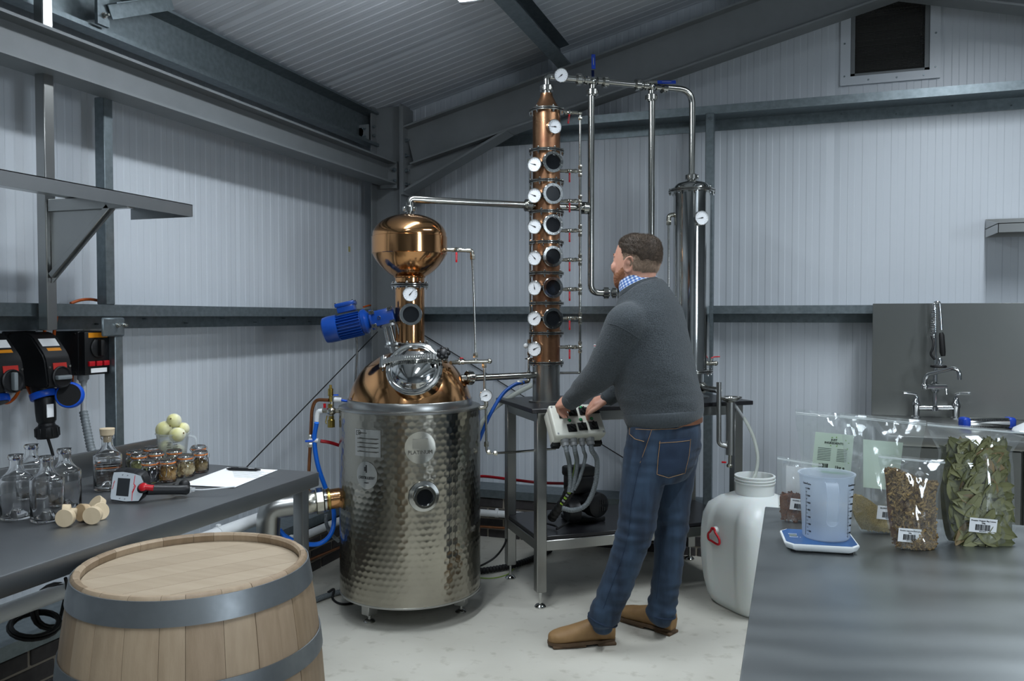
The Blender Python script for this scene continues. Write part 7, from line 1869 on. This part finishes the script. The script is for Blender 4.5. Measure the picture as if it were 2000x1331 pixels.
# a soft roll where the sleeve meets the cuff and at the small of the back
sweater, sw_bv = remesh(m, 'jumper', 'knit_grey', MAN, .0075, 16, wr)
def cuff(W, E):
    d = (W - E).normalized(); a = d.orthogonal().normalized(); m = MB()
    m.lathe([(.037, -.055), (.0445, -.05), (.043, -.03), (.0405, -.005), (.036, -.001), (.033, -.01)], W + d * .006, d, 28); m.build('cuff', 'knit_rib', MAN)
cuff(WL, EL); cuff(WR, ER)
m = MB(); loft(m, [T_(1297, 829, .146, .182, tl_=.1), T_(1297, 826, .154, .189, tl_=.1), T_(1297, 818, .163, .195, tl_=.1), T_(1295, 804, .172, .2, tl_=.08), T_(1295, 800, .166, .194, tl_=.08)], 44); m.build('hem_band', 'knit_rib', MAN, smooth=60)
# neck band and gingham collar (tilted rings round the neck)
def ring_band(name, material, c, r0, r1, h, lean, thick=.004, gap=0, uv=False):
    m = MB(); n = 48; rows = []
    up = (UP + FM * lean).normalized(); a = (FM - up * FM.dot(up)).normalized(); b = up.cross(a)
    t0, t1 = gap, 2 * PI - gap
    for i in range(n + 1):
        t = t0 + (t1 - t0) * i / n; d = a * math.cos(t) + b * math.sin(t)
        rows.append([c + d * r0, c + d * (r0 + r1) / 2 + up * h * .55, c + d * r1 + up * h, c + d * (r1 - thick) + up * h, c + d * (r0 - thick)])
    m.grid(rows); o = m.build(name, material, MAN, smooth=60)
    if uv:
        u_ = o.data.uv_layers.new(name='UVMap'); bs = base_of(o)
        for p in o.data.polygons:
            for li in p.loop_indices:
                v = o.data.vertices[o.data.loops[li].vertex_index].co + bs - c; th = math.atan2(v.dot(b), v.dot(a)) % (2 * PI); u_.data[li].uv = (th / (2 * PI), v.dot(up) / .036)
    return o
ring_band('neck_band', 'knit_rib', mp3(1248, 565, 3.605), .098, .091, .018, .5, .008)
ring_band('shirt_collar', 'gingham', mp3(1247, 558, 3.605), .088, .081, .044, .48, .003, .0, True)
# ---- jeans
def wj(p, n):
    low = max(0, min(1, (.42 - p.z) / .3)); knee = math.exp(-((p.z - .5) / .09) ** 2); top = math.exp(-((p.z - .86) / .07) ** 2)
    f = noise.noise(Vector((p.x * 10, p.y * 10, p.z * 34))) * (.003 + .013 * low * low + .007 * knee + .004 * top) + noise.noise(p * 9) * .005
    return n * f
m = MB()
loft(m, [(mp3(1297, 812, 3.61), FM, LMn, .152, .178, 2.2), (mp3(1297, 835, 3.61), FM, LMn, .158, .183, 2.2), (mp3(1296, 870, 3.61), FM, LMn, .158, .186, 2.2), (mp3(1292, 905, 3.61), FM, LMn, .145, .182, 2.3), (mp3(1287, 935, 3.61), FM, LMn, .115, .165, 2.4)], 36)
limb(m, [HL + UP * .02, HL.lerp(KL, .5) + FM * .005, KL, KL.lerp(AL, .5) - FM * .006, AL], [.107, .094, .079, .07, .067], 24)
limb(m, [HR_ + UP * .02, HR_.lerp(KR, .5) + FM * .005, KR, KR.lerp(AR, .5) - FM * .006, AR], [.107, .092, .075, .066, .064], 24)
jeans, jn_bv = remesh(m, 'jeans', 'denim', MAN, .0075, 5, wj)
def surf(px, py, bvs, off=.002):
    d = ray(px, py).normalized(); best = None
    for b in bvs:
        h = b.ray_cast(CAM, d)
        if h[0] is not None and (best is None or h[3] < best[1]): best = (h[0] - d * off, h[3])
    return best[0] if best else None
def seam(name, pts, bvs, r, material, off=.0006):
    P_ = []
    for a, b in zip(pts, pts[1:]):
        for k in range(6): P_.append((a[0] + (b[0] - a[0]) * k / 6, a[1] + (b[1] - a[1]) * k / 6))
    P_.append(pts[-1]); Q = [surf(x, y, bvs, off) for x, y in P_]; Q = [q for q in Q if q is not None]
    Q = [q for i, q in enumerate(Q) if i == 0 or (q - Q[i - 1]).length < .06]
    if len(Q) > 2: MB().tube(Q, r, 6).build(name, material, MAN)
jb = [jn_bv]
def quad_patch(name, c4, material, off, bvs, n=10):
    rows = []
    for i in range(n + 1):
        row = []
        for j in range(n + 1):
            u, v = i / n, j / n; a = [c4[0][k] * (1 - u) + c4[1][k] * u for k in (0, 1)]; b = [c4[3][k] * (1 - u) + c4[2][k] * u for k in (0, 1)]
            row.append(surf(a[0] * (1 - v) + b[0] * v, a[1] * (1 - v) + b[1] * v, bvs, off))
        rows.append(row)
    if all(p is not None for r_ in rows for p in r_): MB().grid(rows).build(name, material, MAN, smooth=60)
quad_patch('back_pocket', [(1289, 861), (1350, 855), (1341, 927), (1284, 928)], 'denim_dark', .004, jb)
seam('pocket_stitch', [(1289, 862), (1285, 900), (1283, 927), (1306, 934), (1338, 925), (1346, 890), (1349, 858)], jb, .0011, 'stitch', .005)
seam('pocket_stitch', [(1287, 866), (1320, 864), (1347, 861)], jb, .0011, 'stitch', .005)
seam('side_seam', [(1271, 838), (1259, 875), (1245, 925), (1233, 985), (1228, 1040), (1215, 1090), (1196, 1140), (1178, 1190)], jb, .0014, 'denim_dark')
seam('side_stitch', [(1273, 840), (1262, 872), (1250, 905)], jb, .0009, 'stitch', .001)
seam('front_pocket', [(1230, 835), (1229, 848), (1240, 858), (1258, 863)], jb, .0013, 'stitch', .001)
seam('waist_stitch', [(1228, 838), (1270, 840), (1320, 838), (1366, 824)], jb, .0012, 'stitch', .001)
seam('inner_seam', [(1292, 1000), (1290, 1060), (1288, 1120), (1282, 1170)], jb, .0013, 'denim_dark')
# belt and shirt tail at the back waist
m = MB(); loft(m, [(mp3(1297, 824, 3.61), FM, LMn, .157, .183, 2.2), (mp3(1297, 823, 3.61), FM, LMn, .163, .189, 2.2), (mp3(1297, 811, 3.61), FM, LMn, .163, .189, 2.2), (mp3(1297, 810, 3.61), FM, LMn, .157, .183, 2.2)], 44); m.build('belt', 'belt_brown', MAN, smooth=40)
# hem rolls of the jeans
for A0, K0 in ((AL, KL), (AR, KR)):
    d = (A0 - K0).normalized(); MB().torus(A0 + d * .006, d, .064, .005, 32, 8).build('jeans_hem', 'denim_dark', MAN)
# sleeve seam and little tag on the jumper
seam('shoulder_seam', [(1187, 632), (1205, 636), (1228, 648), (1246, 660)], [sw_bv], .0016, 'knit_rib', .0008)
tp = surf(1163, 676, [sw_bv], .003)
if tp is not None: MB().cbox(tp, (.014, .012, .002), frame3(-_F, RGT), .0005, 1).build('sleeve_tag', 'label_white', MAN); MB().cbox(tp - _F * .0013, (.014, .003, .0008), frame3(-_F, RGT)).build('tag_stripe', 'red_plastic', MAN)
# ---- boots
def boot(heel, toe, ank, label):
    d = (toe - heel); d.z = 0; L_ = .295; d.normalize(); s = UP.cross(d); o = heel - d * .035
    m = MB(); prof = [(.0, .034, .05, .085), (.02, .038, .052, .1), (.06, .039, .055, .105), (.11, .040, .05, .09), (.155, .044, .042, .075), (.2, .049, .034, .062), (.24, .049, .029, .054), (.27, .042, .025, .046), (.29, .028, .02, .038), (.298, .012, .014, .03)]
    loft(m, [(o + d * t + UP * (.018 + h * .5), s, UP, w, h * .5 + .004, 2.3) for t, w, hh, h in prof], 24)
    sh = o + d * .055
    limb(m, [sh + UP * .06, sh.lerp(ank, .55) + UP * .04, ank + UP * .035], [.046, .05, .052], 22)
    up_o, up_bv = remesh(m, 'boot', 'leather_tan', MAN, .0055, 3); plabel(up_o, label)
    m = MB(); out = []
    for k in range(40):
        t = 2 * PI * k / 40; lx = math.cos(t); w = math.sin(t); x = L_ * .5 + (L_ * .5 + .006) * math.copysign(abs(lx) ** .8, lx); wd = .041 if x < .12 else .041 + (x - .12) / .1 * .012 if x < .22 else .053; out.append(o + d * x + s * wd * math.copysign(abs(w) ** .75, w) + UP * .012)
    m.prism(out, UP * .013); sl = m.build('sole', 'sole_brown', up_o, smooth=30)
    m = MB(); m.cbox(o + d * .04 + UP * .0065, (.085, .076, .013), frame3(UP, d), .004); m.build('heel_block', 'sole_brown', up_o)
    m = MB(); m.cbox(o + d * .21 + UP * .007, (.15, .088, .011), frame3(UP, d), .005); m.build('sole_front', 'sole_brown', up_o)
    for sg in (-1, 1):
        m = MB(); m.cbox(sh + s * sg * .047 + d * .01 + UP * .095, (.04, .008, .06), frame3(UP, d) , .003); m.build('elastic_panel', 'elastic_dark', up_o)
boot(lb0, lb1, AL, 'tan leather ankle boot, the forward one'); boot(rb0, rb1, AR, 'tan leather ankle boot, the rear one')
